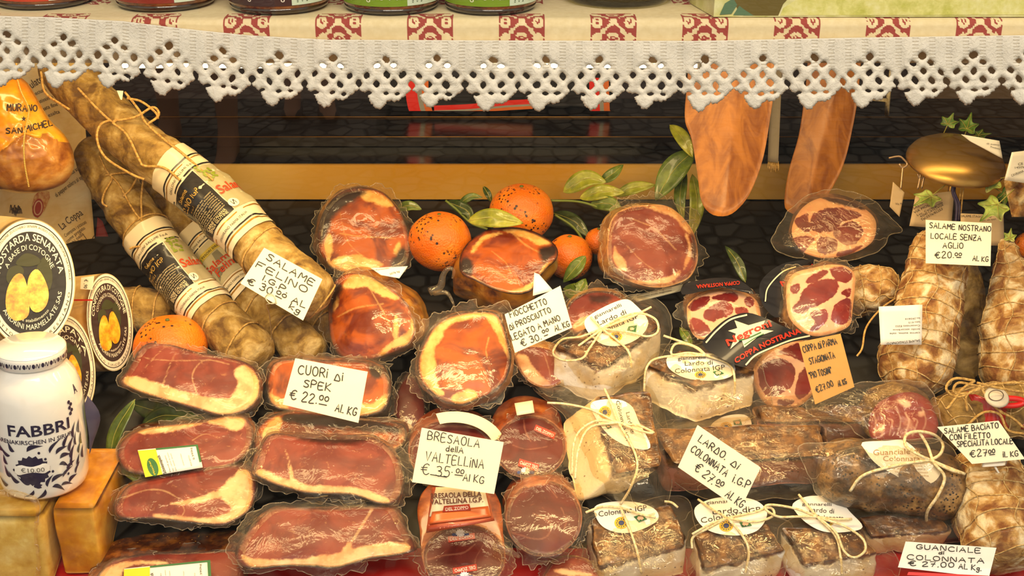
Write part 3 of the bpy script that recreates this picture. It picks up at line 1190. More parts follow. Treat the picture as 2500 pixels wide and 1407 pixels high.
for c in centers:
    for row in ((40, (0,), 8.5, 8.5), (57, (-22, 21), 8, 6.5), (80, (-45, 0, 43), 7.2, 8), (102, (-66, -21, 21), 7.5, 8.5), (124, (-40, -2, 27), 7, 4.5)):
        for dx in row[1]:
            if row[0] == 57 and rng.random() < .0: continue
            hx, hv = c + dx + rng.uniform(-2.5, 2.5), row[0] + rng.uniform(-2.5, 2.5)
            rw, rh = row[2] * rng.uniform(1.1, 1.5), row[3] * rng.uniform(1.1, 1.45)
            sk = rng.uniform(-.35, .35)
            sel = (np.abs(Xg - hx) < 26) & (np.abs(Vg - hv) < 26)
            qx, qy = np.abs(Xg[sel] - hx + sk * (Vg[sel] - hv)) / rw, np.abs(Vg[sel] - hv) / rh
            e = ((qx ** 1.5 + qy ** 1.5) ** (1 / 1.5) - 1) * min(rw, rh)
            sd[sel] = np.minimum(sd[sel], e)
gy_, gx_ = np.gradient(sd, st)
nx_, ny_ = Xg.copy(), Vg.copy()
snap = np.abs(sd) < st * .75
gl = np.hypot(gx_, gy_) + 1e-6
nx_[snap] -= (sd * gx_ / gl ** 2)[snap].clip(-2.2, 2.2)
ny_[snap] -= (sd * gy_ / gl ** 2)[snap].clip(-2.2, 2.2)
V, UV = [], []
nh, nw_ = Xg.shape
for j in range(nh):
    for i in range(nw_):
        px, v = nx_[j, i], ny_[j, i]
        e = min(max(sd[j, i], 0) / 6, 1)
        col = math.cos(2 * math.pi * px / 41)
        yy = YS - .008 - .0022 * math.sin(px * 2 * math.pi / 131 + .6) * min(1, max(0, v) / 120) - .0022 * e - .0008 * col * (v < 100) + .0012 * noise.noise(Vector((px * .02, v * .02, 0)))
        V.append(PY(px, lace_top(px) + v * (1 + .0), yy))
        UV.append((px / 41, v / 8))
Fc = []
for j in range(nh - 1):
    for i in range(nw_ - 1):
        if (sd[j, i] + sd[j, i + 1] + sd[j + 1, i] + sd[j + 1, i + 1]) / 4 > .15:
            Fc.append((j * nw_ + i, j * nw_ + i + 1, (j + 1) * nw_ + i + 1, (j + 1) * nw_ + i))
used = sorted({i for f in Fc for i in f})
rm = {i: k for k, i in enumerate(used)}
V = [V[i] for i in used]; UV = [UV[i] for i in used]
Fc = [tuple(rm[i] for i in f) for f in Fc]
g = NT('crochet')
s = g.n('SeparateXYZ', {0: g.attr('st').outputs['Vector']}).outputs
fu = g.math('ABSOLUTE', g.math('SUBTRACT', g.math('FRACT', s[0]), .5))
fv = g.math('FRACT', g.math('ADD', s[1], g.math('MULTIPLY', g.noise(60, 2), .8)))
dash = g.math('MULTIPLY', g.step(fu, .22, .14), g.step(fv, .28, .12))
dash = g.math('MULTIPLY', dash, g.step(s[1], 12.5, 6.0))
yarn = g.noise(330, 4, 1.0)
c = g.mix(g.math('MULTIPLY', dash, .75), g.mix(yarn, lin('#F4EEDC'), lin('#FFFDF6')), lin('#A89878'))
tr = g.n('BsdfTranslucent', {0: lin('#F2E8D0')}).outputs[0]
pb = g.n('BsdfPrincipled', {'Base Color': c, 'Roughness': .95, 'Normal': g.bump(g.math('SUBTRACT', yarn, g.math('MULTIPLY', dash, 1.5)), .7, .0015)}).outputs[0]
LACE = g.end(g.n('MixShader', {0: .18, 1: pb, 2: tr}).outputs[0])
lo = ob('lace_edging', V, Fc, LACE, th, uv=np.array(UV))
md = lo.modifiers.new('thick', 'SOLIDIFY'); md.thickness = .0014; md.offset = 0

# ---------------------------------------------------------------- jars on the shelf
BROWN = mottle('sauce_brown', ['#3A1A08', '#6A3210', '#8A4A1A'], 60, .12, .05, 100, 1.0)
BASEG = plain('jar_base_glass', '#2A1A0E', .06, coat=1.0)


def cyl(cx, cy, r):
    def f0(a0):
        def f(x, y, z0, off=.0004):
            a = a0 + x / r
            return Vector((cx + (r + off) * math.sin(a), cy - (r + off) * math.cos(a), z0 + y))
        return f
    return f0


def ragu(px0, px1, pyb, lab, words, label, inky, panel='#DDE6C8'):
    cxp = (px0 + px1) / 2
    d = dZ(pyb, ZS + .0016)
    r = (px1 - px0) / 2 / F * (d + .05)
    fp = P(cxp, pyb, d)
    cx, cy, z = fp.x * (1 + r / 1.1), fp.y + r, ZS + .0019
    prof = [(0, 0), (r * .84, 0), (r * .93, .003), (r * .985, .006), (r, .0085), (r, .012), (r, .085), (r * .9, .097), (r * .72, .104), (r * .72, .118), (0, .118)]
    th = thing('sauce_jar', (cx, cy, z), label, 'jar', 'sauce jars on the shelf')
    ob('jar_glass', *lathe(prof, 56, c=(cx, cy, z)), BROWN, th)
    ob('base_rim', *lathe([(r * .9, .0005), (r * .975, .0025), (r * .99, .0055), (r * .9, .0065)], 56, c=(cx, cy, z)), BASEG, th)
    ob('lid', *lathe([(0, .112), (r * .78, .112), (r * .8, .116), (r * .8, .128), (r * .76, .131), (0, .131)], 40, c=(cx, cy, z)), plain('lid_gold', '#B88A3A', .3, .8), th)
    f = cyl(cx, cy, r)
    V = []
    na = 50
    a0, a1, ap = -1.35, 1.35, .42
    for j in (0, 1):
        for i in range(na): V.append(f(a0)(0 + (a1 - a0) * i / (na - 1) * r, .0085 + j * .062, z))
    lb = ob('paper_label', V, gridf(na, 2), plain('label_' + lab.strip('#'), lab, .45, coat=.3), th)
    V = [f(ap)(.93 * r * i / 19, .0088 + .0612 * j, z, .0007) for j in (0, 1) for i in range(20)]
    ob('nutrition_panel', V, gridf(20, 2), plain('panel_pale', panel, .5), lb)
    parts = []
    for k, tx in enumerate(('INGREDIENTI', 'CONTIENE', 'PESO 180 g', '', 'DA CONSUMARSI')):
        if tx: parts.append(type_map(tx, lambda x, y, k=k: f(ap)(r * (.10 + .10 * k) + y, .0115 + x, z, .0011), .0016, w=.03))
    ob('small_print', *join(parts), plain('print_green', '#4A5A3A', .6), lb, smooth=False)
    tx = type_map(words, lambda x, y: f(-.62)(x, .0145 + y, z, .0009), .0075, w=.9 * r * (len(words) / 9) ** .5)
    ob('lettering', *tx, plain('lettering_' + inky.strip('#'), inky, .5), lb, smooth=False)
    return th


ragu(0, 232, 28, '#C03A12', 'Ragù di Capriolo', 'sauce jar with an orange red label, first from the left end of the shelf', '#F2D8B0', '#CFE0C8')
ragu(292, 528, 33, '#8A2A18', 'Ragù di Cervo', 'sauce jar with a brick red label, second from the left end of the shelf', '#F2DCC0', '#CFE0C8')
ragu(565, 805, 40, '#3A1A18', 'Ragù di Cinghiale', 'sauce jar with a dark maroon label on the shelf', '#F6EAD8', '#D0E0C4')
ragu(842, 1072, 41, '#7A9A10', "Ragù d'Oca", 'sauce jar with a green label standing beside the maroon labelled jar', '#F2F2D0', '#DCE8C4')
ragu(1086, 1310, 41, '#7A9A10', "Ragù d'Oca", 'sauce jar with a green label standing nearest the jar of onions', '#F2F2D0', '#DCE8C4')

d = dZ(26, ZS + .0016)
r = 135 / F * (d + .06)
fp = P(1508, 26, d)
cx, cy, z = fp.x * (1 + r / 1.1), fp.y + r, ZS + .0019
th = thing('onion_jar', (cx, cy, z), 'squat olive glass jar of pale pickled onions on the shelf', 'jar')
ob('brine', *lathe([(0, .006), (r * .86, .006), (r * .90, .018), (r * .92, .07), (0, .07)], 48, c=(cx, cy, z)), plain('brine_olive', '#4A3E10', .2, coat=.6), th)
ob('jar_glass', *lathe([(0, 0), (r * .88, 0), (r * .97, .006), (r, .02), (r, .08), (r * .8, .10), (r * .8, .11), (0, .11)], 56, c=(cx, cy, z)), glass_mat('jar_clear', '#E8E4C0', 1.5), th)
for k, (a, zz_, rr) in enumerate(((-.30, .030, .021), (.30, .028, .021), (.85, .034, .018))):
    o = ob('pickled_onion', *lathe([(0, -rr), (rr * .55, -rr * .82), (rr * .92, -rr * .3), (rr, .1 * rr), (rr * .8, rr * .65), (rr * .3, rr * .96), (0, rr)], 24,
           c=(cx + (r - rr * .75) * math.sin(a), cy - (r - rr * .75) * math.cos(a), z + zz_)), mottle('onion_pale', ['#D8CC8A', '#EFE6B4', '#F8F2D2'], 60, .25, .1, 80, .6))
    tag(o, ['pale pickled onion in the jar, nearest the green labelled jars', 'pale pickled onion in the middle of the glass jar', 'pale pickled onion in the jar, nearest the yellow packet'][k], 'onion', 'pickled onions in the jar')

x0, y0_ = P(1742, 42, dZ(42, ZS + .0016)).x, P(1742, 42, dZ(42, ZS + .0016)).y
x1 = .62
xl = P(1690, 18, dZ(18, ZS + .0016))
th = thing('food_carton', ((x0 + x1) / 2, y0_ + .04, ZS + .0016), 'yellow green printed food carton standing flat on the shelf', 'carton')
YG = mottle('carton_yellow', ['#B8B860', '#D2D08A', '#E6E2B0'], 30, .4, .02, 60, .3)
hb = .07
zz = ZS + .0019
ob('carton_body', [Vector(p) for p in ((x0, y0_, zz), (x1, y0_, zz), (x1, y0_ + .06, zz), (xl.x, xl.y + .02, zz), (x0, y0_, zz + hb), (x1, y0_, zz + hb), (x1, y0_ + .06, zz + hb), (xl.x, xl.y + .02, zz + hb))],
   [(3, 2, 1, 0), (4, 5, 6, 7), (0, 1, 5, 4), (1, 2, 6, 5), (2, 3, 7, 6), (3, 0, 4, 7)], YG, th, smooth=False)
SF = lambda px, py, off=0.0: PY(px, py, y0_ - off)
ob('printed_plate', *fan([(1905, 38), (1912, 20), (1940, 2), (1990, -12), (2300, -20), (2560, -20), (2560, 36), (2200, 37), (2000, 37)], SF, .0005, 3), mottle('pasta_print', ['#C2C25A', '#DEDA86', '#E8E4A4'], 55, .4, .02, 60, .3), th, smooth=False)
ob('printed_shade', *fan([(1815, 38), (1800, 22), (1790, -10), (1930, -10), (1912, 10), (1900, 38)], SF, .0005, 2), plain('print_olive', '#6A5A20', .4), th, smooth=False)
for q in ([(1757, 36), (1770, 8), (1790, -4), (1800, 12), (1786, 34)], [(1790, 37), (1805, 14), (1818, 24), (1840, 38)]):
    ob('printed_leaf', *fan(q, SF, .0008, 2), plain('print_leaf', '#5A7A5A', .4), th, smooth=False)

# ---------------------------------------------------------------- left column: cheese, white jar, round boxes, parchment, hanging ham
# cheese wedge at the very front
CH = mottle('cheese_paste', ['#C89A3C', '#DDB356', '#E8C878'], 26, .3, .05, 60, .8)
CHR = mottle('cheese_rind', ['#B06A10', '#D08A1C', '#E2A840'], 20, .3, .08, 50, .8)
zc0 = deck_z(.10) + .002
p_ = lambda px, py, Y: PY(px, py, Y)
zct = PY(130, 1172, .105).z
def cheese(name, label, xa, xb, ya, yb_, z0, z1, rind=True):
    V, Fc, _ = rbox([Vector(p) for p in ((xa, yb_, z1), (xb, yb_, z1), (xb, ya, z1), (xa, ya, z1), (xa, yb_, deck_z(yb_) + .006), (xb, yb_, deck_z(yb_) + .006), (xb, ya, deck_z(ya) + .006), (xa, ya, deck_z(ya) + .006))], 16, 10, 12, .12, .002, 20, 2)
    t = thing(name, ((xa + xb) / 2, (ya + yb_) / 2, z0), label, 'cheese', 'cheese blocks under the white jar')
    ob('paste', V, Fc, CH if not rind else CHR, t)
    return t
xL = PY(100, 1250, .04).x
t = cheese('cheese_block', 'yellow cheese block wrapped in film under the white jar, cut face to the window', -.60, xL, .035, .17, deck_z(.10) + .012, zct, False)
skirt(lambda px, py, off=0.0: PY(px, py, .033 - off), [(-60, 1222), (84, 1216), (90, 1300), (86, 1420), (-60, 1430)], 5, 3, t)
t = cheese('cheese_block', 'cheese block with an orange rind beside the yellow block under the white jar', xL + .007, PY(238, 1300, .05).x, .05, .175, deck_z(.11) + .012, zct, True)

# white syrup jar with blue print, leaning a little
WH = plain('white_ceramic', '#F6F4EE', .12, coat=1.0)
BLU = plain('cobalt_print', '#26203F', .3, coat=.6)
d = dZ(1180, zct)
bp = P(112, 1180, d)
R_ = 104 / F * d
bp = Vector((bp.x, bp.y, zct + .005))
lean = Vector((.045, .03, 1)).normalized()
H = R_ * 2.95
pf = [(0, 0), (.86, 0), (.92, .015), (.955, .06), (1.0, .2), (1.03, .9), (1.04, 1.55), (1.0, 1.95), (.9, 2.2), (.76, 2.36), (.70, 2.44), (.70, 2.47), (.76, 2.50), (.77, 2.72), (.72, 2.76), (0, 2.76)]
ZK = 1.26
prof = [(r * R_, z * R_ * ZK) for r, z in pf]
t = thing('syrup_jar', bp, 'white ceramic jar with dark blue floral print standing on the cheese', 'jar')
jv, jf = lathe(prof, 64, c=bp, up=lean)
jb = ob('jar_body', jv, jf, WH, t)
jr = lambda z: float(np.interp(z, [p[1] for p in pf], [p[0] for p in pf]))
ux = Vector((1, 0, 0)); ux = (ux - lean * ux.dot(lean)).normalized()
uy = lean.cross(ux)                       # away from the viewer
ax = (Vector((CAM.x, CAM.y, 0)) - Vector((bp.x, bp.y, 0))); a_view = math.atan2(ax.x, -ax.y)
def J(s, z, off=.0006):                   # s, z in jar radii; s along the girth from the point facing the viewer
    a = s / 1.03 + a_view
    r = jr(z) * R_ + off
    return bp + lean * z * R_ * ZK + (ux * math.sin(a) - uy * math.cos(a)) * r
def jt(body, s0, z0, h, w, bold=.01):
    return type_map(body, lambda x, y: J(s0 + x, z0 + y), h, bold, w)
ob('lettering', *join([jt('FABBRI', -.72, 1.36, .22, 1.36, .02), jt('AMARENAKIRSCHEN IN SIRUP', -1.25, 1.20, .085, 1.92), jt('A', .93, 1.92, .17, .13, .015)]), BLU, jb, smooth=False)
def drop(s, z, L, ang, w=.05):
    o_ = []
    for k in range(14):
        u = k / 13
        o_.append((u * L, w * math.sin(math.pi * u ** .6)))
    for k in range(12, 0, -1):
        u = k / 13
        o_.append((u * L, -.25 * w * math.sin(math.pi * u) + .12 * L * math.sin(math.pi * u)))
    c, n_ = math.cos(ang), math.sin(ang)
    q = [(s + x * c - y * n_, z + x * n_ + y * c) for x, y in o_]
    return fan(q, lambda a, b, off: J(a, b, off), .0007, 2)
rj = random.Random(11)
parts = []
for s, z, L, an in [(-.75, .95, .3, 2.6), (-.62, 1.05, .22, 2.2), (-.35, 1.06, .34, .25), (.12, .98, .34, .7), (.25, .93, .28, .3), (.33, .82, .25, .05), (.30, .70, .22, -.4),
                    (.45, 1.0, .30, 1.0), (.58, .88, .3, 1.1), (.62, .72, .28, 1.2), (.62, .58, .28, 1.4), (.48, .52, .25, .6), (.36, .42, .3, .5), (.1, .38, .35, .25),
                    (-.1, .36, .3, 2.6), (-.35, .40, .3, 2.7), (-.6, .42, .3, 2.5), (-.8, .5, .25, 2.2), (.1, .28, .3, -.5), (-.05, .26, .3, -2.4), (-.3, .26, .28, -2.6), (.3, .26, .28, -.2),
                    (.72, 1.12, .3, 1.3), (.78, .95, .26, 1.5), (.8, .5, .24, 1.3), (.85, .75, .22, 1.2), (.7, .38, .24, .9), (-.85, .75, .2, 2.0), (-.95, 1.0, .26, 2.0), (-.95, .3, .3, 2.8), (.5, .26, .24, .4),
                    (.92, 1.15, .26, 1.5), (.98, .9, .25, 1.6), (1.0, .6, .25, 1.5), (-.2, .3, .12, 1.6), (.0, .3, .26, 1.0), (-.12, .3, .26, 2.1)]:
    parts.append(drop(s, z, L * 1.08, an, .075 + .03 * rj.random()))
for s, z in ((-.1, 1.02), (.02, .88), (.42, .68), (.5, .45), (-.7, .66), (.15, .6)): parts.append(fan(ell(s, z, .028, .028, 10), lambda a, b, off: J(a, b, off), .0007))
for k in range(5): parts.append(fan(ell(.70 + .05 * (k % 2), 1.62 + .055 * k, .04, .035, 10), lambda a, b, off: J(a, b, off), .0007))
ob('flower_print', *join(parts), BLU, jb, smooth=False)
def gear(r0, rr, n):
    return [(-.28 + (r0 + (rr if k % 2 else 0)) * 1.25 * math.cos(math.pi * k / n), .66 + (r0 + (rr if k % 2 else 0)) * math.sin(math.pi * k / n)) for k in range(2 * n)]
ob('cog_print', *fan(gear(.27, .045, 17), lambda a, b, off: J(a, b, off), .0005, 3), BLU, jb, smooth=False)
stp = ob('price_sticker', *fan([(-.68, .62), (-.66, .74), (-.55, .78), (.02, .80), (.1, .74), (.08, .64), (-.02, .60), (-.6, .57)], lambda a, b, off: J(a, b, off), .0012, 3), WHITEP, jb)
ob('price_print', *type_map('€10.00', lambda x, y: J(-.52 + x, .64 + y, .0016), .09, 0, .5), plain('print_grey', '#6A6660', .6), stp, smooth=False)
parts = []
for k in range(11):
    s = -1.3 + k * .26
    parts.append(fan(ell(s, 2.61, .045, .045, 12), lambda a, b, off: J(a, b, off), .0007))
    parts.append(line_px([(s + .06, 2.58), (s + .1, 2.65), (s + .14, 2.57), (s + .18, 2.65)], lambda a, b, off: J(a, b, off), .0007, .018))
ob('neck_band_print', *join(parts), BLU, jb, smooth=False)
V = [J(x, z, .0005) for z in (2.49, 2.73) for x in np.linspace(-1.5, 1.5, 40)]
ob('neck_band', V, gridf(40, 2), plain('band_pale_blue', '#C9D3DE', .2, coat=.8), jb)
V, Fc = [], []
for j in range(10):
    for i in range(5):
        V.append(J(1.22 + .10 * i + .06 * math.sin(j * .6), .55 + .12 * j, .003 + .012 * math.sin(j / 9 * math.pi) * (i / 4)))
ob('blue_cover_flap', V, gridf(5, 10), plain('flap_blue', '#39406A', .5), t)

# round boxes of quince preserve
BOXW = mottle('poplar_box', ['#D9B26A', '#E9CC8E', '#F2DDAE'], 14, .6, .06, 80)
LBLK = plain('label_black', '#17110E', .65)
LBRN = plain('label_brown', '#341A11', .65)
LCRM = plain('label_cream', '#F4E8CC', .5, coat=.2)
QUI = mottle('quince_print', ['#C87A10', '#E8A818', '#F6CC4A'], 90, .45, .02, 60, .2)
LEAFP = plain('quince_leaf_print', '#38380F', .65)
def round_box(label, c, d, rx, ry, gx, gy, depth, words, dark, scale=1.0, arc=True, axis=(-40, 0, .05), rot=0.0, sub=None, g='round preserve boxes'):
    cx, cy = c
    S = SP(cx, cy, d, gy, gx)
    e = lambda k, n=64: ell(cx, cy, rx * k, ry * k, n, rot)
    V = []
    n = 64
    ring = e(1.0)
    for k in range(7):
        f = k / 6
        for x, y in ring:
            V.append(S(x, y) + (P(cx + axis[0] * f, cy + axis[1] * f, d + axis[2] * f) - P(cx, cy, d)))
    Fc = gridf(n, 7, True) + [tuple(range(n)), tuple(reversed(range(6 * n, 7 * n)))]
    m = sum(V, Vector()) / len(V)
    t = thing('preserve_box', (m.x, m.y, min(v.z for v in V)), label, 'box', g)
    ob('box', V, Fc, BOXW, t)
    L = ob('round_label', *fan(e(.985), S, .0008, 4), LCRM, t, smooth=False)
    ob('label_ring', *line_px(e(.93), S, .0012, 2.0 * scale, 64, True), dark, L, smooth=False)
    ob('label_disc', *fan(e(.80), S, .0014, 4), dark, L, smooth=False)
    def ring_text(body, k, h, a0, a1, mat, name='lettering', bold=.0, flip=False):
        V2, F2, wd = text2d(body, 2, bold)
        out = []
        for x, y in V2:
            a = a0 + (a1 - a0) * x / wd
            kk = k + (y / .72 * h) * (-1 if flip else 1)
            px, py = kk * rx * math.cos(a), kk * ry * math.sin(a)
            out.append(S(cx + px * math.cos(rot) - py * math.sin(rot), cy + px * math.sin(rot) + py * math.cos(rot), .0022))
        return out, F2
    pi = math.pi
    pr = [ring_text(words[0], .66, .115, -pi * .93, -pi * .07, LCRM, bold=.01), ring_text(words[1], .52, .085, -pi * .86, -pi * .14, LCRM),
          ring_text('ANDRINI MARMELLATE SAS', .72, .085, pi * .80, pi * .06, LCRM, flip=True), ring_text('sede e stabilimento', .60, .05, pi * .72, pi * .25, LCRM, flip=True)]
    ob('lettering', *join(pr), LCRM, L, smooth=False)
    ob('rim_lettering', *join([ring_text('P R O D O T T O   T I P I C O   B R E S C I A N O', .90, .05, pi * .95, pi * .05, dark, flip=True), ring_text('INGREDIENTI COTOGNE ZUCCHERO SENAPE ACIDO CITRICO AROMA NATURALE', .865, .04, -pi * .95, -pi * .02, dark)]), dark, L, smooth=False)
    T_ = lambda pts: [(cx + x * rx * math.cos(rot) - y * ry * math.sin(rot), cy + x * rx * math.sin(rot) + y * ry * math.cos(rot)) for x, y in pts]
    for q in ([(-.5, -.05), (-.45, -.22), (-.25, -.28), (-.12, -.2), (-.2, -.05), (-.35, .05)], [(-.3, -.3), (-.1, -.46), (.15, -.42), (.25, -.32), (.0, -.26)], [(.15, -.2), (.3, -.4), (.45, -.3), (.5, -.05), (.42, .12), (.35, -.05)]):
        ob('printed_leaf', *fan(cat(T_(q), 26, True).tolist(), S, .0020, 2), LEAFP, L, smooth=False)
    for q in ([(-.52, .32), (-.48, .08), (-.32, -.12), (-.16, -.14), (-.05, .05), (0, .35), (-.05, .52), (-.28, .58), (-.45, .5)], [(-.05, .1), (0, -.12), (.16, -.22), (.32, -.08), (.42, .15), (.36, .35), (.18, .45), (.02, .38)]):
        ob('printed_quince', *fan(cat(T_(q), 36, True).tolist(), S, .0024 + .0003 * (q[0][0] > -.4), 3), QUI, L, smooth=False)
    return t, S

t, S = round_box('large round box with a black quince label standing over the white jar', (72, 692), 1.42, 112, 158, .00012, .0001, .05, ('MOSTARDA SENAPATA', 'A BASE DI COTOGNE'), LBLK, 1.3, axis=(-70, -12, .05))
ob('red_tear_strip', *quadgrid([(58, 822), (62, 822), (62, 850), (58, 850)], S, .0026, 2, 4, .0003), plain('tear_red', '#C02418', .4), t, smooth=False)
t, S = round_box('small round box with a brown quince label behind the white jar', (170, 895), 1.455, 62, 128, .0005, .0001, .05, ('SENAPATA', 'COTOGNE'), LBRN, .8, axis=(-60, 4, .035), rot=-.12, g='round preserve boxes')
t, S = round_box('round box with a brown quince label showing its pale wooden side', (268, 787), 1.52, 56, 120, .0005, .0001, .05, ('CONFETTURA DI COTOGNE', 'COTOGNATA CONSISTENTE'), LBRN, .8, axis=(-82, 6, .035), rot=-.10)
st_ = ob('price_sticker', *quadgrid([(198, 678), (230, 674), (226, 708), (196, 706)], SP(212, 690, 1.492, .0, -.0002), .0, 4, 4, .0004), PAPER, t, smooth=False)
ob('price_print', *type_px('€ ,90', (206, 682), (204, 704), 9, SP(212, 690, 1.492, .0, -.0002), .0007), INK, st_, smooth=False)
ob('red_tear_strip', *quadgrid([(180, 731), (226, 731), (226, 735), (180, 735)], SP(212, 690, 1.489, .0, -.0002), .0, 4, 2, .0004), plain('tear_red', '#C02418', .4), t, smooth=False)

# block carrying the large round box
b0, b1 = P(10, 852, 1.445), P(105, 852, 1.445)
zt_ = P(60, 850, 1.44).z - .004
V, Fc, _ = rbox([Vector(q) for q in ((b0.x, b0.y + .05, zt_), (b1.x, b0.y + .05, zt_), (b1.x, b0.y, zt_), (b0.x, b0.y, zt_), (b0.x, b0.y + .05, deck_z(b0.y + .05) + .002), (b1.x, b0.y + .05, deck_z(b0.y + .05) + .002), (b1.x, b0.y, deck_z(b0.y) + .002), (b0.x, b0.y, deck_z(b0.y) + .002))], 8, 8, 8, .06)
tag(ob('wooden_riser', V, Fc, BOXW), 'pale wooden block behind the white jar, carrying the large round box', 'block')

# parchment sheet with script
PAR = mottle('parchment', ['#DDB264', '#F0D092', '#FAE6B8'], 9, .7, .06, 60)
SPAR = lambda px, py, off=0.0: P(px, py, 1.715 + .0002 * (px - 120) - .00002 * (py - 400) + .010 * math.sin((px - 60) / 62.0) - off)
t = thing('parchment_sheet', P(120, 640, 1.71), 'tall parchment sheet with brown script standing behind the hanging ham', 'sheet')
q = [(-30, 150), (195, 150), (236, 640), (-30, 660)]
ob('paper', *quadgrid(q, SPAR, 0, 24, 24, .001), PAR, t)
IT = plain('script_ink', '#3A2010', .7)
pr = []
def script(body, a, b, h): pr.append(type_px(body, a, b, h, SPAR, .0012, arc=2))
script('Il Culatello', (58, 232), (122, 190), 20)
for k, (tx, w_) in enumerate((('Conosciuto', 48), ('pregiatissimo', 56), ('sua pasta fine', 58), ('rosa, esalta', 54))): script(tx, (66 + 9 * k, 246 + 18 * k), (66 + 9 * k + w_, 222 + 18 * k), 10)
script('arcimpeo pronta scialy', (130, 462), (204, 408), 11)
script('di pepper solero al aglio', (138, 482), (210, 432), 11)
script('La Coppa', (152, 562), (204, 524), 19)
for k, tx in enumerate(('Cosmpata i pizzicati', 'come pregato', 'rischi nella', 'quale aille', 'cam e il bresol')): script(tx, (160 + 5 * k, 580 + 14 * k), (212 - 3 * k, 545 + 14 * k), 9)
pr.append(line_px([(212, 625), (216, 600), (228, 585)], SPAR, .0012, 2)); pr.append(line_px([(205, 575), (228, 610)], SPAR, .0012, 1.5)); pr.append(line_px([(230, 575), (208, 612)], SPAR, .0012, 1.5))
for k in range(9): pr.append(line_px([(24 + 3 * k, 520 - 8 * math.sin(k)), (27 + 3 * k, 505 - 5 * math.cos(k * 2)), (30 + 3 * k, 522)], SPAR, .0012, 1.4))
ob('script', *join(pr), IT, t, smooth=False)
ob('drawn_roll', *fan([(84, 478), (100, 462), (120, 468), (122, 482), (108, 515), (92, 533), (80, 520), (79, 498)], SPAR, .0012, 3), mottle('drawn_tan', ['#C0703A', '#D69A5A', '#E2B47A'], 200, .7, .02, 60), t, smooth=False)
ob('drawn_slice', *fan(ell(93, 508, 13, 23, 24, .15), SPAR, .0016, 3), plain('drawn_red', '#B03A2A', .7), t, smooth=False)
ob('drawn_slice_ring', *line_px(ell(93, 508, 9, 17, 20, .15), SPAR, .0020, 3, 24, True), plain('drawn_pink', '#E8B890', .7), t, smooth=False)
SR = SP(260, 600, 1.74)
tag(ob('red_paper', *quadgrid([(238, 530), (250, 540), (286, 632), (226, 662)], SR, 0, 5, 5, .001), plain('paper_red', '#8A1A14', .6)), 'dark red paper corner behind the parchment sheet', 'paper')

# ham hanging in front of the parchment
HY = mottle('yellow_ham_skin', ['#E48E0A', '#F6B01E', '#FCCE54'], 12, .32, .06, 50, .7)
HB = mottle('golden_ham_meat', ['#8A4A14', '#C08034', '#D9A860'], 26, .35, .2, 60, .8, dist=.8)
o = cat([(-70, 200), (20, 182), (60, 196), (85, 230), (120, 290), (158, 330), (178, 370), (180, 410), (160, 445), (118, 465), (70, 472), (20, 468), (-40, 440), (-90, 340)], 110, True)
c = o.mean(0)
S = SP(c[0], c[1], 1.545, .0, .0001)
V, mi, Fc = [], [], []
nr = 30
edge = cat([(-70, 400), (0, 372), (35, 345), (62, 328), (95, 336), (110, 322), (135, 338), (185, 352)], 60)
pp = []
for side in (1, -1):
    for r in range(nr, 0, -1):
        f = r / nr
        for p in o:
            q = c + (p - c) * f
            bul = .055 * math.sqrt(max(0, 1 - f ** 2.2)) * side
            low = 1 if q[1] > np.interp(q[0], edge[:, 0], edge[:, 1]) else 0
            V.append(S(q[0], q[1], bul + (.003 * fb((q[0] / 40, q[1] / 40, 0), 1.0) + (-.004 if low else 0)) * (1 - f ** 8)))
            pp.append(low)
n = len(o)
for s_ in (0, 1):
    b0 = s_ * n * nr
    for f in gridf(n, nr, True):
        Fc.append(tuple(i + b0 for i in (f if s_ == 0 else reversed(f))))
    Fc.append(tuple(b0 + (nr - 1) * n + i for i in (range(n) if s_ == 0 else reversed(range(n)))))
mi = [pp[f[0]] for f in Fc]
t = thing('cured_ham', S(60, 470), 'pear shaped yellow ham with burnt lettering hanging by a beaded string', 'ham')
ob('ham_body', V, Fc, [HY, HB], t, mi=mi)
SH = lambda px, py, off=0.0: S(px, py, .055 * math.sqrt(max(0, 1 - (np.hypot((px - c[0]) / 125, (py - c[1]) / 142)) ** 2.2)) + .0035 + off)
BURN = plain('burnt_mark', '#2A1408', .7)
ob('burnt_lettering', *join([hand('MURANO', (17, 270), (90, 272), 15, SH, .0008, 3.2), hand('SAN', (15, 326), (54, 324), 13, SH, .0008, 3.2), hand('MICHEL', (64, 322), (128, 306), 14, SH, .0008, 3.2),
   fan([(58, 290) if False else (58 + 7 * (1 if k % 2 == 0 else .4) * math.sin(math.pi * k / 5), 290 - 8 * (1 if k % 2 == 0 else .4) * math.cos(math.pi * k / 5)) for k in range(10)], SH, .001)]), BURN, t, smooth=False)
bd = cat([(40, 186), (52, 225), (68, 258), (70, 280), (62, 318), (58, 350), (60, 400), (70, 455)], 70)
parts = []
for x, y in bd:
    q = SH(x, y, .002)
    parts.append(lathe([(0, -.0014), (.0012, -.0006), (.0012, .0006), (0, .0014)], 6, c=q))
ob('beaded_string', *join(parts), plain('bead_gold', '#E6C468', .4, .2), t)
ob('loop_string', *tube([P(-20 + 60, 190, 1.50), P(40, 120, 1.50), P(44, 60, 1.49)], .0012, 6), TWINE2, t)

# ---------------------------------------------------------------- long salami with paper bands
LB_CREAM = plain('band_cream', '#F1E4C2', .5, coat=.25)
LB_BLACK = plain('band_black', '#1D1B1C', .35, coat=.4)
LB_GOLD = plain('band_gold', '#C08A2A', .35, .5)
LB_WHITE = plain('band_white', '#F6F0DE', .5, coat=.2)
ORED = plain('print_orange_red', '#D2481A', .5)
GRP = plain('grape_green', '#8C9A2E', .5)
CRM = plain('print_cream', '#EAD6A0', .5)


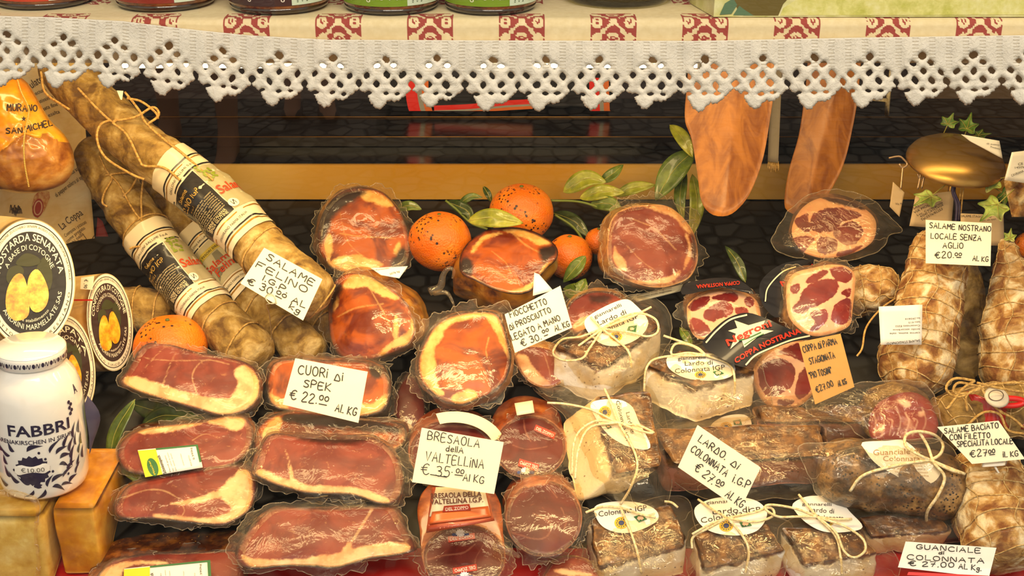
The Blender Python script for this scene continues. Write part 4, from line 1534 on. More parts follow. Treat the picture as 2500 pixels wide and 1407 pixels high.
def salami(label, pts, r, band=None, seed=1, mat=None, cords=(), nt=90, group='long salami with mouldy casing', roll=0.0, sharp=.05, picture=False):
    sw = Sweep(pts, lambda t: r * endcap(t, sharp, .12) * (1 + .03 * math.sin(t * 9 + seed)), nt, .0035, 34, seed)
    V, Fc = sw.mesh(48)
    m = sum(V, Vector()) / len(V)
    t = thing('salami', (m.x, m.y, min(v.z for v in V)), label, 'salami', group)
    ob('casing', V, Fc, mat or CASING, t)
    L = sum((sw.c[i + 1] - sw.c[i]).length for i in range(sw.n - 1))
    if band:
        t0, t1 = band
        def B(u, a, off=.0):            # u along the band 0..1
            tt = t0 + (t1 - t0) * u
            return sw(tt, -a + roll, off + .0022)
        def strip(u0, u1, a0, a1, mat, off=.0, name='band', par=None, nn=3):
            V = []
            na = 40
            for j in range(nn):
                for i in range(na): V.append(B(u0 + (u1 - u0) * j / (nn - 1), a0 + (a1 - a0) * i / (na - 1), off))
            return ob(name, V, gridf(na, nn), mat, par or t)
        lab = strip(0, 1, -2.1, 2.1, LB_CREAM, 0, 'paper_band', None, 14)
        strip(.14, .155, -2.1, 2.1, LB_BLACK, .0005, 'black_line', lab); strip(.17, .18, -2.1, 2.1, LB_GOLD, .0005, 'gold_line', lab)
        strip(.26, .275, -2.1, 2.1, LB_BLACK, .0005, 'black_line', lab)
        strip(.80, .81, -2.1, 2.1, LB_GOLD, .0005, 'gold_line', lab); strip(.90, .915, -2.1, 2.1, LB_BLACK, .0005, 'black_line', lab); strip(.93, .945, -2.1, 2.1, LB_GOLD, .0005, 'gold_line', lab)
        Lb = L * (t1 - t0)
        def T(body, u, a0, h, w, bold=0.0, off=.0011):
            # runs round the girth: x -> angle, y -> back along the band
            return type_map(body, lambda x, y: B(u - y / Lb, a0 + x / r, off), h, bold, w)
        small = [T('GALLONI SALUMI S.p.A', .235, -.95, .0035, r * 1.6), T('LANGHIRANO PARMA ITALIA', .87, -.95, .0035, r * 1.5)]
        if not picture:
            strip(.29, .775, -1.45, .30, LB_BLACK, .0007, 'black_panel', lab, 8)
            ob('lettering', *join([T('Salame', .375, -.95, .0065, r * .62, .01), T('FELINO IGP', .455, -1.25, .0085, r * 1.20, .01), T('P.G.I', .50, -.95, .0035, r * .3)]), plain('print_gold', '#D8B056', .4, .3), lab, smooth=False)
            ob('small_print', *join([T('Ente di Controllo autorizzato' if k % 2 == 0 else 'conservare in luogo fresco e', .53 + .021 * k, -1.25 + .0 * k, .0022, r * 1.42, 0, .0012) for k in range(9)] + [T('CARNE ITALIANA', .735, -.9, .0042, r * 1.0, .01, .0012), T('SENZA GLUTINE', .765, -.9, .0042, r * 1.0, .01, .0012)]), CRM, lab, smooth=False)
            strip(.29, .775, .34, 1.8, plain('band_mid', '#B9AC84', .5), .0006, 'picture_panel', lab, 8)
            ga, gu = .62, .33
        else:
            strip(.29, .775, -1.3, 1.6, plain('band_picture', '#CFC49A', .5), .0006, 'picture_panel', lab, 8)
            strip(.30, .70, -1.25, -.75, LB_BLACK, .0009, 'black_panel', lab, 8)
            ob('castle_print', *join([fan([(.44, -.1), (.44, .2), (.56, .25), (.56, -.15)], lambda u, a, off: B(u, a, off), .0012), fan([(.58, -.5), (.56, .5), (.74, .7), (.74, -.6)], lambda u, a, off: B(u, a, off), .001)]), plain('castle_grey', '#8A8468', .6), lab, smooth=False)
            strip(.36, .43, -.75, .45, plain('band_yellow', '#D8C04A', .5), .0013, 'yellow_ribbon', lab)
            ob('ribbon_print', *T('I TESORI DEL', .415, -.65, .004, r * 1.0, .005, .0017), INK, lab, smooth=False)
            ga, gu = -.85, .42
        pr = []
        rg = random.Random(seed)
        for k in range(26):
            pr.append(fan(ell(gu + rg.uniform(-.05, .11), ga + rg.uniform(-.20, .20), .012, .05, 8), lambda u, a, off: B(u, a, off), .0014 + .0002 * (k % 3)))
        ob('grape_print', *join(pr), GRP, lab)
        ob('red_lettering', *join([T('Salame', .60, (.36 if not picture else -.8), .013, r * (1.3 if not picture else 1.5), .02, .0016)] + ([T('Felino', .70, -.5, .013, r * 1.2, .02, .0016)] if picture else [])), ORED, lab, smooth=False)
        ob('seal_print', *join([fan(ell(.72, (.46 if not picture else -1.1), .045, .19, 20), lambda u, a, off: B(u, a, off), .0016, 2)]), LB_WHITE, lab)
        ob('seal_mark', *line_px([(.70, (.46 if not picture else -1.1) - .08), (.74, (.46 if not picture else -1.1) - .04), (.70, (.46 if not picture else -1.1) + .04), (.74, (.46 if not picture else -1.1) + .08)], lambda u, a, off: B(u, a, off), .0021, .012), INK, lab)
        ob('band_lettering', *join(small), PRINT, lab, smooth=False)
    for tt, tilt in cords:
        pts_ = [sw(tt + tilt * math.sin(a), a, .0012) for a in np.linspace(0, 2 * math.pi, 40)]
        ob('tie_cord', *tube(pts_, .0012, 60, 6), TWINE2, t)
    return t, sw


def PP(l): return [P(*q) for q in l]
rs = .031
t, sA = salami('long salami lying uppermost, its black band crossing above the other banded salami', PP([(128, 130, 1.615), (205, 225, 1.60), (330, 345, 1.58), (480, 455, 1.555), (620, 590, 1.53), (700, 668, 1.51), (800, 745, 1.52)]), .0325, (.46, .755), 2, CASING, [(.79, .012), (.985, .0)], 110)
SA = lambda px, py, off=0.0: P(px, py, float(np.interp(py, [200, 345, 455], [1.565, 1.545, 1.52])) - off)
for q in ([(190, 215), (240, 268), (275, 298), (285, 290)], [(272, 293), (245, 305), (237, 340), (258, 385), (320, 425), (352, 438)], [(275, 300), (310, 330), (340, 390), (352, 405), (400, 410), (440, 440)],
          [(275, 296), (330, 286), (372, 262), (388, 275), (382, 288), (360, 303)], [(305, 225), (340, 270), (356, 300), (400, 340), (440, 370), (480, 405), (520, 440)], [(310, 240), (345, 248), (380, 275), (385, 290)],
          [(100, 175), (110, 225), (150, 255), (170, 268)]):
    ob('string', *cord(q, SA, .0016), TWINE2, t)
ob('paper_tag', *quadgrid([(285, 221), (301, 222), (298, 244), (294, 243)], SA, .004, 3, 3, .0004), PAPER, t, smooth=False)
t, sB = salami('long salami with a black band, leaning beside the parchment sheet', PP([(222, 345, 1.672), (258, 424, 1.655), (330, 530, 1.63), (420, 655, 1.592), (520, 770, 1.56), (640, 885, 1.515)]), .0308, (.40, .755), 5, CASING, [(.80, .012), (.92, .01), (.385, .0)], 110)
SB2 = lambda px, py, off=0.0: P(px, py, float(np.interp(py, [345, 430, 530, 655], [1.637, 1.62, 1.595, 1.57])) - off)
for q in ([(242, 380), (262, 420), (290, 450), (330, 520), (370, 560)], [(258, 428), (290, 423), (330, 420)], [(270, 425), (272, 440), (255, 470), (250, 495), (262, 505)], [(350, 435), (345, 490), (348, 565)], [(338, 428), (320, 460), (300, 480)], [(316, 608), (330, 603), (370, 600)]):
    ob('string', *cord(q, SB2, .0014), TWINE2, t)
t, sC = salami('salami with a picture band between the two black banded salami', PP([(380, 400, 1.71), (430, 505, 1.68), (520, 615, 1.66), (610, 720, 1.614), (700, 815, 1.565), (770, 880, 1.535)]), .029, (.30, .66), 8, CASING, [(.72, .015), (.86, .01)], 100, picture=True)
t, sD = salami('plain salami end without a band under the salami price card', PP([(655, 640, 1.655), (735, 735, 1.612), (806, 808, 1.582), (822, 832, 1.572)]), .022, None, 11, CASINGD, [(.6, .015), (.82, .0)], 70)
t, sE = salami('short mouldy salami lying crosswise behind the round boxes', PP([(230, 745, 1.60), (320, 755, 1.60), (428, 772, 1.60)]), .0285, None, 14, CASING, [(.55, .05), (.8, .02)], 50, sharp=.2)

# ---------------------------------------------------------------- hams, speck, dried beef
T4 = lambda p: Tl(0, 450, p)
T5 = lambda p: Tl(825, 450, p)
T6 = lambda p: Tl(1650, 450, p)
T7 = lambda p: Tl(0, 927, p)
T8 = lambda p: Tl(825, 927, p)
T9 = lambda p: Tl(1650, 927, p)
ROUND = ((0, 1), (.3, 1.06), (.6, 1.0), (.85, .75), (1, .35))
HG = 'half hams cut across and wrapped in film'

loaf('half_ham', 'wrapped half ham leaning upright at the top, beside the freckled orange', 'ham',
     [(800, 500), (835, 468), (880, 458), (930, 468), (965, 500), (988, 545), (1000, 590), (992, 640), (955, 662), (900, 668), (850, 668), (805, 650), (778, 605), (780, 545)], 1.635, .00022, .0,
     (-10, 14, .09), ROUND, RIND, HAM,
     [('fat', T5([(150, 60), (230, 45), (330, 80), (400, 150), (330, 160), (250, 130), (180, 110)])), ('dark', [(782, 520), (815, 480), (870, 462), (895, 470), (850, 500), (815, 530), (795, 580), (780, 600)]),
      ('fat', T5([(400, 480), (440, 400), (455, 470), (430, 520)])), ('fat', [(800, 640), (860, 622), (925, 640), (930, 652), (860, 668), (810, 655)]), ('fat', [(792, 590), (806, 570), (812, 610), (800, 640)]),
      ('dark', [(955, 640), (985, 600), (996, 640), (960, 660)]), ('vein', [(830, 570), (880, 577), (965, 582)], 4), ('vein', [(830, 520), (850, 590), (900, 640)], 3)], [('dark', 3)], 2, .006, 22, HG)
loaf('half_ham', 'wrapped half ham with a twisted film end, just right of the salami price card', 'ham',
     [(802, 740), (815, 692), (850, 668), (900, 674), (945, 700), (985, 732), (1008, 775), (1012, 820), (990, 848), (940, 868), (880, 880), (830, 870), (806, 820)], 1.515, .00016, -.0002,
     (62, -22, .12), ROUND, RIND, HAM,
     [('fat', [(860, 672), (905, 672), (960, 715), (975, 732), (930, 722), (890, 700), (855, 705), (835, 700)]), ('fat', T5([(330, 1180), (400, 1120), (500, 1060), (530, 960), (545, 1020), (500, 1140), (380, 1180), (310, 1250), (250, 1280)])),
      ('dark', [(806, 720), (820, 690), (838, 705), (815, 750), (808, 790)]), ('fat', [(960, 800), (968, 770), (974, 800), (966, 830)], None), ('vein', [(822, 775), (870, 752), (935, 742)], 4), ('vein', [(900, 700), (940, 770), (965, 830)], 4), ('fat', [(812, 730), (822, 715), (824, 745), (815, 760)])],
     [('dark', 2)], 3, .006, 24, HG)
th2 = bpy.context.scene.objects['half_ham.001']
S_tw = SP(1085, 690, 1.565)
ob('film_twist', *join([tube([S_tw(1050, 712, .0), S_tw(1075, 700, .004), S_tw(1082, 672, .008), S_tw(1096, 655, .01), S_tw(1108, 662, .008), S_tw(1104, 680, .004)], .006, 26, 8, True), tube([S_tw(1060, 715), S_tw(1090, 715, .006), S_tw(1104, 735, .004), S_tw(1112, 760, .002)], .004, 20, 7, True)]), FILMB, th2)
pl = ob('paper_label', *quadgrid([(905, 655), (996, 650), (975, 680), (930, 672)], SP(950, 668, 1.515, .0005), .0, 8, 6, .0004), WHITEP, th2)
ob('small_print', *join([type_px('2076 kg', (952, 672), (976, 664), 5, SP(950, 668, 1.515, .0005), .001), type_px('10/06/14 prosciutto', (900, 663), (950, 656), 4, SP(950, 668, 1.515, .0005), .001)]), PRINT, pl, smooth=False)
f3 = T5([(870, 600), (880, 500), (940, 410), (1050, 335), (1160, 310), (1300, 312), (1430, 350), (1540, 420), (1575, 480), (1560, 545), (1490, 610), (1440, 680), (1390, 760), (1300, 790), (1180, 775), (1080, 740), (980, 690), (900, 655)])
loaf('half_ham', 'half ham with deep amber face and dark bark, lying under the two oranges', 'ham', f3, 1.575, .0004, .0, (-24, 78, .06),
     ((0, 1), (.3, 1.05), (.7, .98), (.9, .8), (1, .5)), RIND, HAM,
     [('fat', T5([(960, 480), (990, 420), (1090, 350), (1180, 350), (1060, 390), (1010, 440), (970, 490)])), ('fat', T5([(1180, 330), (1300, 325), (1430, 370), (1530, 420), (1440, 440), (1370, 400), (1280, 365)])),
      ('dark', T5([(870, 560), (920, 520), (960, 560), (960, 640), (930, 660), (880, 620)])), ('dark', T5([(1450, 450), (1560, 440), (1560, 500), (1480, 560), (1440, 500)])), ('fat', T5([(960, 660), (1060, 720), (1200, 765), (1330, 740), (1420, 680), (1390, 760), (1290, 790), (1180, 780), (1060, 740)])),
      ('dark', T5([(1000, 700), (1080, 750), (1200, 790), (1150, 760), (1040, 700)])), ('fat', T5([(1470, 590), (1540, 550), (1510, 610), (1450, 640)])), ('vein', T5([(1270, 370), (1350, 440), (1450, 490)]), 5), ('vein', T5([(1100, 480), (1200, 560), (1240, 640)]), 3), ('vein', T5([(1240, 700), (1160, 640), (1100, 620)]), 3)],
     [('dark', 4)], 4, .006, 0, HG)
f4 = T5([(565, 1290), (600, 1150), (700, 1000), (830, 930), (1000, 905), (1130, 920), (1185, 1000), (1220, 1120), (1242, 1230), (1230, 1330), (1190, 1420), (1100, 1500), (1000, 1545), (900, 1585), (760, 1560), (650, 1480), (590, 1400)])
loaf('half_ham', 'half ham in taut shiny film, left of the ham price card', 'ham', f4, 1.46, .00028, .0, (12, 20, .085), ROUND, RIND, HAM,
     [('fat', T5([(640, 1130), (720, 1020), (760, 1080), (690, 1180), (700, 1290), (690, 1340), (720, 1440), (760, 1500), (690, 1500), (610, 1400), (590, 1280)])), ('fat', T5([(1050, 930), (1120, 940), (1170, 1020), (1200, 1120), (1220, 1240), (1190, 1180), (1150, 1110), (1120, 1040)])),
      ('fat', T5([(690, 1040), (800, 960), (980, 920), (1100, 930), (960, 960), (820, 1000), (740, 1060)])), ('fat', T5([(800, 1530), (900, 1480), (980, 1480), (1000, 1540), (880, 1580)])), ('vein', T5([(1080, 1100), (1060, 1200), (1090, 1300)]), 4)],
     [('dark', 5)], 5, .007, 30, HG)
f5 = [(1483, 590), (1492, 538), (1521, 511), (1575, 501), (1626, 503), (1661, 525), (1690, 562), (1702, 600), (1702, 640), (1686, 675), (1650, 695), (1600, 703), (1545, 690), (1505, 668), (1485, 640)]
loaf('half_ham', 'pale pink half ham wrapped in film, standing right of the oranges', 'ham', f5, 1.60, .00022, .0001, (-38, 4, .09), ROUND, RINDP, HAMP,
     [('fat', [(1575, 503), (1630, 505), (1665, 530), (1690, 570), (1670, 560), (1640, 528), (1600, 515)]), ('fat', T5([(1980, 440), (2000, 490), (2060, 560), (2060, 620), (2000, 600), (1970, 530)])), ('fat', T5([(1960, 640), (2100, 680), (2300, 680), (2450, 620), (2400, 690), (2250, 720), (2050, 700)])),
      ('dark', T5([(1940, 520), (2010, 620), (2100, 690), (2000, 660), (1940, 580)])), ('dark', [(1690, 575), (1700, 600), (1698, 635), (1688, 620)]), ('fat', T6([(70, 350), (110, 430), (110, 500), (60, 620), (60, 570), (90, 480)])), ('vein', [(1545, 535), (1600, 560), (1650, 610)], 4), ('vein', [(1530, 600), (1570, 640), (1600, 660)], 3)],
     [('fat', 3)], 6, .006, 30, HG)
f6 = [(1256, 866), (1285, 845), (1340, 850), (1378, 872), (1388, 905), (1370, 935), (1335, 948), (1295, 935), (1268, 905)]
loaf('half_ham', 'small salmon pink piece of ham under the ham price card', 'ham', f6, 1.485, .0003, 0, (-10, -30, .07), ROUND, RINDP, HAMP,
     [('fat', [(1258, 868), (1285, 870), (1310, 905), (1345, 940), (1310, 940), (1275, 910)]), ('vein', [(1330, 870), (1340, 900), (1345, 930)], 3)], [('fat', 3)], 7, .004, 18, HG)

# speck
SLAB = ((0, 1), (.2, 1.03), (.8, 1.0), (.95, .9), (1, .75))
SG = 'vacuum packed pieces of speck'
loaf('speck_piece', 'speck piece in front of the orange, left of the speck price card', 'speck',
     [(297, 935), (318, 895), (345, 850), (375, 836), (420, 842), (480, 860), (540, 870), (600, 885), (628, 910), (636, 950), (622, 985), (585, 1008), (540, 1016), (480, 1000), (420, 982), (350, 962)], 1.455, .0003, 0, (6, 10, .05), SLAB, RINDD, SPECK,
     [('fat', [(298, 932), (330, 920), (400, 940), (480, 965), (560, 975), (610, 975), (600, 1005), (540, 1012), (440, 985), (350, 962)]), ('fat', [(560, 985), (580, 940), (570, 905), (600, 892), (630, 925), (630, 965), (600, 1005)]),
      ('vein', [(352, 900), (400, 850), (420, 845)], 3), ('vein', [(400, 935), (415, 890), (430, 860)], 4), ('vein', [(480, 960), (470, 915), (500, 880), (560, 890)], 4), ('vein', [(330, 870), (400, 880), (500, 880)], 3)], [('dark', 3)], 11, .004, 20, SG, cx=0)
loaf('speck_piece', 'speck piece half hidden behind the speck price card', 'speck',
     [(652, 935), (668, 888), (720, 876), (800, 880), (880, 882), (925, 895), (948, 925), (950, 965), (930, 1005), (870, 1020), (780, 1012), (700, 1005), (660, 985)], 1.47, .0003, 0, (0, -14, .05), SLAB, RINDD, HAM,
     [('fat', [(870, 985), (910, 985), (945, 960), (940, 1000), (880, 1018), (860, 1010)]), ('fat', [(655, 960), (700, 985), (690, 1003), (660, 985)]), ('dark', [(900, 890), (935, 900), (925, 925), (905, 915)])], [('dark', 4)], 12, .004, 26, SG)
loaf('speck_piece', 'lean dark speck piece with a yellow and white sticker, in the middle of its stack', 'speck',
     [(287, 1110), (300, 1075), (345, 1048), (420, 1036), (500, 1028), (560, 1016), (602, 1022), (618, 1058), (606, 1100), (578, 1130), (530, 1145), (450, 1150), (370, 1160), (310, 1150)], 1.40, .00036, 0, (4, -16, .045), SLAB, RINDD, SPECK,
     [('fat', [(500, 1030), (560, 1016), (600, 1025), (580, 1052), (540, 1040)]), ('fat', [(340, 1050), (420, 1038), (500, 1032), (420, 1052), (350, 1060)]), ('vein', [(540, 1070), (500, 1060), (470, 1075)], 3)], [('dark', 3)], 13, .004, 22, SG)
loaf('speck_piece', 'speck piece with a broad fat edge curving round its end, below the stickered piece', 'speck',
     T7([(840, 870), (900, 780), (1000, 730), (1200, 680), (1450, 640), (1640, 610), (1780, 640), (1830, 730), (1820, 850), (1780, 940), (1680, 1010), (1560, 1045), (1300, 1020), (1100, 1000), (900, 1000), (830, 960)]), 1.355, .00036, 0, (2, -12, .045), SLAB, RINDD, SPECK,
     [('fat', T7([(1620, 760), (1720, 650), (1790, 660), (1810, 780), (1780, 920), (1680, 1000), (1540, 1035), (1300, 1015), (1120, 990), (1110, 960), (1350, 985), (1540, 985), (1640, 930), (1580, 860)])), ('fat', T7([(1220, 880), (1400, 850), (1560, 790), (1650, 700), (1660, 740), (1580, 850), (1420, 880), (1250, 900)])),
      ('vein', T7([(880, 850), (1050, 790), (1180, 800), (1300, 860)]), 4), ('vein', T7([(1300, 880), (1320, 940), (1300, 980)]), 3), ('lean', T7([(1400, 900), (1560, 850), (1660, 930), (1560, 970), (1300, 980), (1150, 960)]))], [('dark', 3)], 14, .004, 24, SG)
loaf('speck_piece', 'long speck piece with golden crust and a sticker, lowest of the stack beside the cheese', 'speck',
     T7([(640, 1500), (700, 1400), (780, 1310), (900, 1270), (1100, 1240), (1400, 1235), (1700, 1225), (1740, 1300), (1740, 1500), (1500, 1560), (900, 1570)]), 1.315, .00042, 0, (6, -62, .05), SLAB, RINDD, SPECK,
     [('fat', T7([(680, 1420), (800, 1330), (960, 1300), (1040, 1310), (900, 1350), (860, 1420), (760, 1500)])), ('fat', T7([(960, 1300), (1200, 1310), (1100, 1330)]))], [('dark', 4)], 15, .004, 26, SG)
loaf('speck_piece', 'glossy golden brown speck pack lying just under the speck price card', 'speck',
     [(618, 1075), (640, 1030), (690, 1006), (760, 1004), (880, 1022), (960, 1030), (990, 1045), (985, 1085), (930, 1110), (800, 1105), (690, 1110), (630, 1105)], 1.425, .00045, 0, (0, -10, .05), SLAB, RINDD, HAM, [('dark', [(700, 1010), (800, 1010), (960, 1035), (985, 1060), (900, 1055), (760, 1040), (690, 1030)]), ('fat', [(640, 1060), (670, 1020), (690, 1030), (660, 1080)])], [('dark', 5)], 16, .004, 26, SG)
loaf('speck_piece', 'broad pink speck piece with a thin fat edge, left of the dried beef card', 'speck',
     [(622, 1150), (640, 1085), (665, 1060), (720, 1062), (820, 1068), (900, 1068), (948, 1090), (975, 1130), (984, 1180), (965, 1226), (930, 1232), (860, 1210), (760, 1205), (690, 1190), (632, 1166)], 1.36, .00036, 0, (0, -10, .05), SLAB, RINDD, SPECK,
     [('fat', [(622, 1150), (650, 1150), (700, 1170), (760, 1185), (860, 1190), (950, 1220), (930, 1232), (860, 1210), (760, 1205), (690, 1190), (632, 1166)]), ('fat', T7([(2060, 590), (2085, 640), (2100, 700), (2160, 760), (2080, 760), (2070, 680)])), ('vein', T7([(2040, 500), (2070, 580), (2090, 700)]), 6), ('dark', [(720, 1064), (820, 1068), (900, 1070), (860, 1085), (760, 1080)])], [('dark', 3)], 17, .005, 34, SG)
loaf('speck_piece', 'large pink speck piece with a thick fat rind, nearest to the window', 'speck',
     [(578, 1352), (598, 1310), (640, 1262), (680, 1240), (740, 1240), (800, 1242), (870, 1238), (920, 1236), (960, 1240), (988, 1285), (1012, 1338), (980, 1354), (900, 1366), (820, 1388), (760, 1384), (690, 1384), (620, 1390), (586, 1376)], 1.305, .00034, 0, (0, -8, .05), SLAB, RINDD, SPECK,
     [('fat', [(580, 1350), (610, 1362), (680, 1368), (740, 1364), (820, 1352), (900, 1332), (960, 1322), (1005, 1336), (980, 1354), (900, 1366), (820, 1388), (690, 1384), (620, 1390)]), ('fat', [(828, 1360), (842, 1335), (852, 1325), (860, 1350)]), ('vein', [(910, 1240), (880, 1290), (846, 1345)], 7), ('vein', [(670, 1262), (690, 1290), (720, 1300)], 3)], [('dark', 3)], 18, .006, 34, SG)

GRN = plain('sticker_green', '#1E6A34', .4)
YEL = plain('sticker_yellow', '#F2D81E', .45)
def sticker(th, q, S, txt):
    q = [np.array(p, float) for p in q]
    B = lambda a, b: tuple((q[0] * (1 - a) + q[1] * a) * (1 - b) + (q[3] * (1 - a) + q[2] * a) * b)
    t = ob('sticker', *quadgrid([B(0, 0), B(1, 0), B(1, 1), B(0, 1)], S, .0, 8, 6, .0003), WHITEP, th)
    ob('yellow_panel', *quadgrid([B(0, .03), B(.3, .03), B(.3, 1), B(0, 1)], S, .0005, 4, 4, .0003), YEL, t, smooth=False)
    ob('green_edge', *quadgrid([B(.3, 0), B(1, 0), B(1, .06), B(.3, .06)], S, .0006, 6, 2, .0003), GRN, t, smooth=False)
    ob('green_edge', *quadgrid([B(.965, 0), B(1, 0), B(1, .75), B(.965, .75)], S, .0006, 2, 6, .0003), GRN, t, smooth=False)
    ob('green_emblem', *fan([B(.17 + .09 * math.cos(a), .68 + .34 * math.sin(a)) for a in np.linspace(0, 2 * math.pi, 24, endpoint=False)], S, .0008, 2), GRN, t, smooth=False)
    pr = [type_px(txt, B(.37, .98), B(.335, .25), 8, S, .0010, .02), type_px('Handl gusto', B(.45, .95), B(.43, .3), 3.2, S, .001), type_px('ingr. carne di suino', B(.50, .95), B(.48, .2), 2.6, S, .001), type_px('sale, spezie, aromi', B(.55, .95), B(.53, .25), 2.6, S, .001),
          type_px('conservare al fresco', B(.70, .8), B(.69, .3), 2.6, S, .001), type_px('PESO NETTO', B(.83, .85), B(.82, .4), 3, S, .001), type_px('0.390kg', B(.9, .6), B(.89, .1), 5, S, .001)]
    ob('small_print', *join(pr), PRINT, t, smooth=False)
    ob('emblem_print', *type_px('Pfitscher', B(.19, .95), B(.15, .42), 5, S, .0013), YEL, t, smooth=False)
sp3 = SC.objects['speck_piece.002']
sticker(sp3, T7([(985, 505), (1415, 465), (1452, 630), (1040, 700)]), SP(450, 1095, 1.390, .00036), 'Schinkenspeck')
sticker(SC.objects['speck_piece.004'], T7([(888, 1355), (1505, 1292), (1518, 1500), (880, 1540)]), SP(405, 1395, 1.300, .00042), 'Schinkenspeck')

# dried beef
CY_ = ((0, 1), (.15, 1.02), (.85, 1.0), (.95, .9), (1, .6))
BODY = mottle('dried_beef_skin', ['#6A2A12', '#9A4A1E', '#B86A30'], 40, .35, .2, 80, .8)
BG = 'rounds of dried beef'
DZ = plain('round_label_red', '#B8321E', .4, coat=.3)
DZW = plain('label_pale_pink', '#F2D8C4', .5)
def brand(th, S, q, body='DEL ZOPPO', flower=None, flip=False):
    q = [np.array(p, float) for p in q]
    lb = ob('red_label', *quadgrid(q, S, .0006, 6, 4, .0004), DZ, th, smooth=False)
    B = lambda a, b: tuple((q[0] * (1 - a) + q[1] * a) * (1 - b) + (q[3] * (1 - a) + q[2] * a) * b)
    h = np.linalg.norm(q[0] - q[3]) * .5
    ob('lettering', *type_px(body, B(.07, .76), B(.93, .76), h, S, .0011, .02), DZW, lb, smooth=False)
    if flower:
        x, y = flower
        pr = [fan(ell(x + 7 * math.cos(a), y + 5 * math.sin(a), 5, 2.2, 8, a), S, .0009) for a in np.linspace(0, 2 * math.pi, 12)]
        ob('flower_print', *join(pr), plain('flower_white', '#E8E4EC', .5), lb, smooth=False)
        ob('flower_print', *join([fan(ell(x + dx, y + 4, 5, 4, 8), S, .0007) for dx in (-16, -10, 11, 17)]), plain('flower_blue', '#2A3A7A', .5), lb, smooth=False)
t, S = loaf('dried_beef', 'round of dried beef with a printed band below its price card, nearest the window', 'dried beef', ell(1133, 1362, 101, 84, 40), 1.295, .00042, 0, (-16, -150, .07), CY_, BODY, BRES,
            [('vein', T8([(640, 1290), (760, 1260), (900, 1240), (980, 1180)]), 5), ('vein', [(1180, 1330), (1160, 1370), (1170, 1400)], 3)], [('fat', 2)], 21, .006, 24, BG, 0.0015)
brand(t, S, T8([(785, 1125), (978, 1098), (982, 1140), (792, 1168)]), flower=(1124, 1302))
brand(t, S, T8([(992, 1352), (822, 1352), (826, 1392), (996, 1390)])[1::-1] + T8([(996, 1390), (822, 1395)]) if False else T8([(996, 1368), (824, 1392), (820, 1350), (992, 1320)]), flower=(1134, 1405))
def BL(px, py, off=0.0):               # printed band on the top side of the roll
    k = (1290 - py) / 168
    return P(px, py, 1.295 + .078 * max(0, (1285 - py) / 168) - .036 * math.sqrt(max(0, 1 - ((px - 1125) / 112) ** 2)) + .012 - off)
q = [(1052, 1195), (1180, 1190), (1206, 1290), (1040, 1305)]
pb = ob('printed_band', *quadgrid([(1055, 1190), (1185, 1190), (1208, 1272), (1040, 1302)], BL, .002, 18, 10, .0003), plain('band_russet', '#A8401C', .35, coat=.6), t)
ob('cream_panel', *quadgrid([(1064, 1190), (1182, 1190), (1196, 1248), (1048, 1262)], BL, .003, 16, 6, .0003), LB_CREAM, pb)
ob('orange_panel', *quadgrid([(1055, 1250), (1192, 1236), (1200, 1262), (1048, 1280)], BL, .0036, 16, 5, .0003), plain('band_orange', '#D2601E', .35, coat=.6), pb)
ob('lettering', *join([type_px('BRESAOLA DELLA', (1052, 1218), (1176, 1212), 13, BL, .0045, .02), type_px('VALTELLINA I.G.P.', (1050, 1232), (1180, 1226), 12, BL, .0045, .02)]), plain('print_maroon', '#5A1A10', .5), pb, smooth=False)
brand(pb, BL, [(1082, 1236), (1150, 1232), (1152, 1246), (1080, 1250)]) if False else None
lb = ob('red_label', *quadgrid([(1084, 1236), (1146, 1231), (1150, 1246), (1080, 1251)], BL, .0046, 6, 4, .0003), DZ, pb)
ob('label_lettering', *type_px('DEL ZOPPO', (1088, 1248), (1144, 1243), 8, BL, .0052, .02), DZW, pb, smooth=False)
ob('film_ear', *join([tube([P(1210, 1330, 1.295), P(1240, 1345, 1.29), P(1268, 1360, 1.295)], .007, 14, 8, True)]), FILMB, t)
t, S = loaf('dried_beef', 'round of dried beef with a plain pinkish face, beside the red and russet banded roll', 'dried beef', ell(1328, 1266, 93, 94, 40), 1.335, .00036, 0, (-10, -40, .06), CY_, BODY, BRES,
            [('vein', T8([(1230, 1090), (1400, 1140), (1500, 1120), (1520, 1030), (1400, 960)]), 5), ('vein', [(1370, 1240), (1382, 1270), (1378, 1290)], 4), ('vein', [(1340, 1190), (1360, 1215)], 3), ('fat', [(1280, 1180), (1330, 1172), (1340, 1180), (1290, 1190)])], [('fat', 2)], 22, .006, 34, BG, 0.0015)
t, S = loaf('dried_beef', 'round of dried beef with red stickers, upper right of its price card', 'dried beef', ell(1295, 1092, 88, 78, 40), 1.415, .0004, 0, (-12, -60, .05), CY_, BODY, BRES,
            [('vein', T8([(1330, 280), (1340, 360), (1380, 440)]), 4), ('vein', T8([(1250, 470), (1350, 500), (1500, 480)]), 3)], [('fat', 2)], 23, .006, 26, BG, 0.0015)
brand(t, S, T8([(1418, 322), (1560, 382), (1545, 428), (1402, 362)]))
brand(t, S, T8([(1430, 660), (1288, 620), (1300, 565), (1442, 610)]), flower=(1283, 1150))
pb = ob('paper_band', *quadgrid([(1256, 985), (1300, 978), (1305, 1008), (1262, 1015)], SP(1280, 1000, 1.437, .0008), .004, 6, 4, .0003), LB_CREAM, t)
t, S = loaf('dried_beef', 'round of dried beef mostly hidden behind its own price card', 'dried beef', ell(1102, 1105, 104, 82, 40), 1.405, .0004, 0, (4, -40, .05), CY_, BODY, BRES, [('vein', [(1040, 1080), (1080, 1060), (1120, 1070)], 4)], [('fat', 2)], 24, .006, 30, BG, 0.0015)
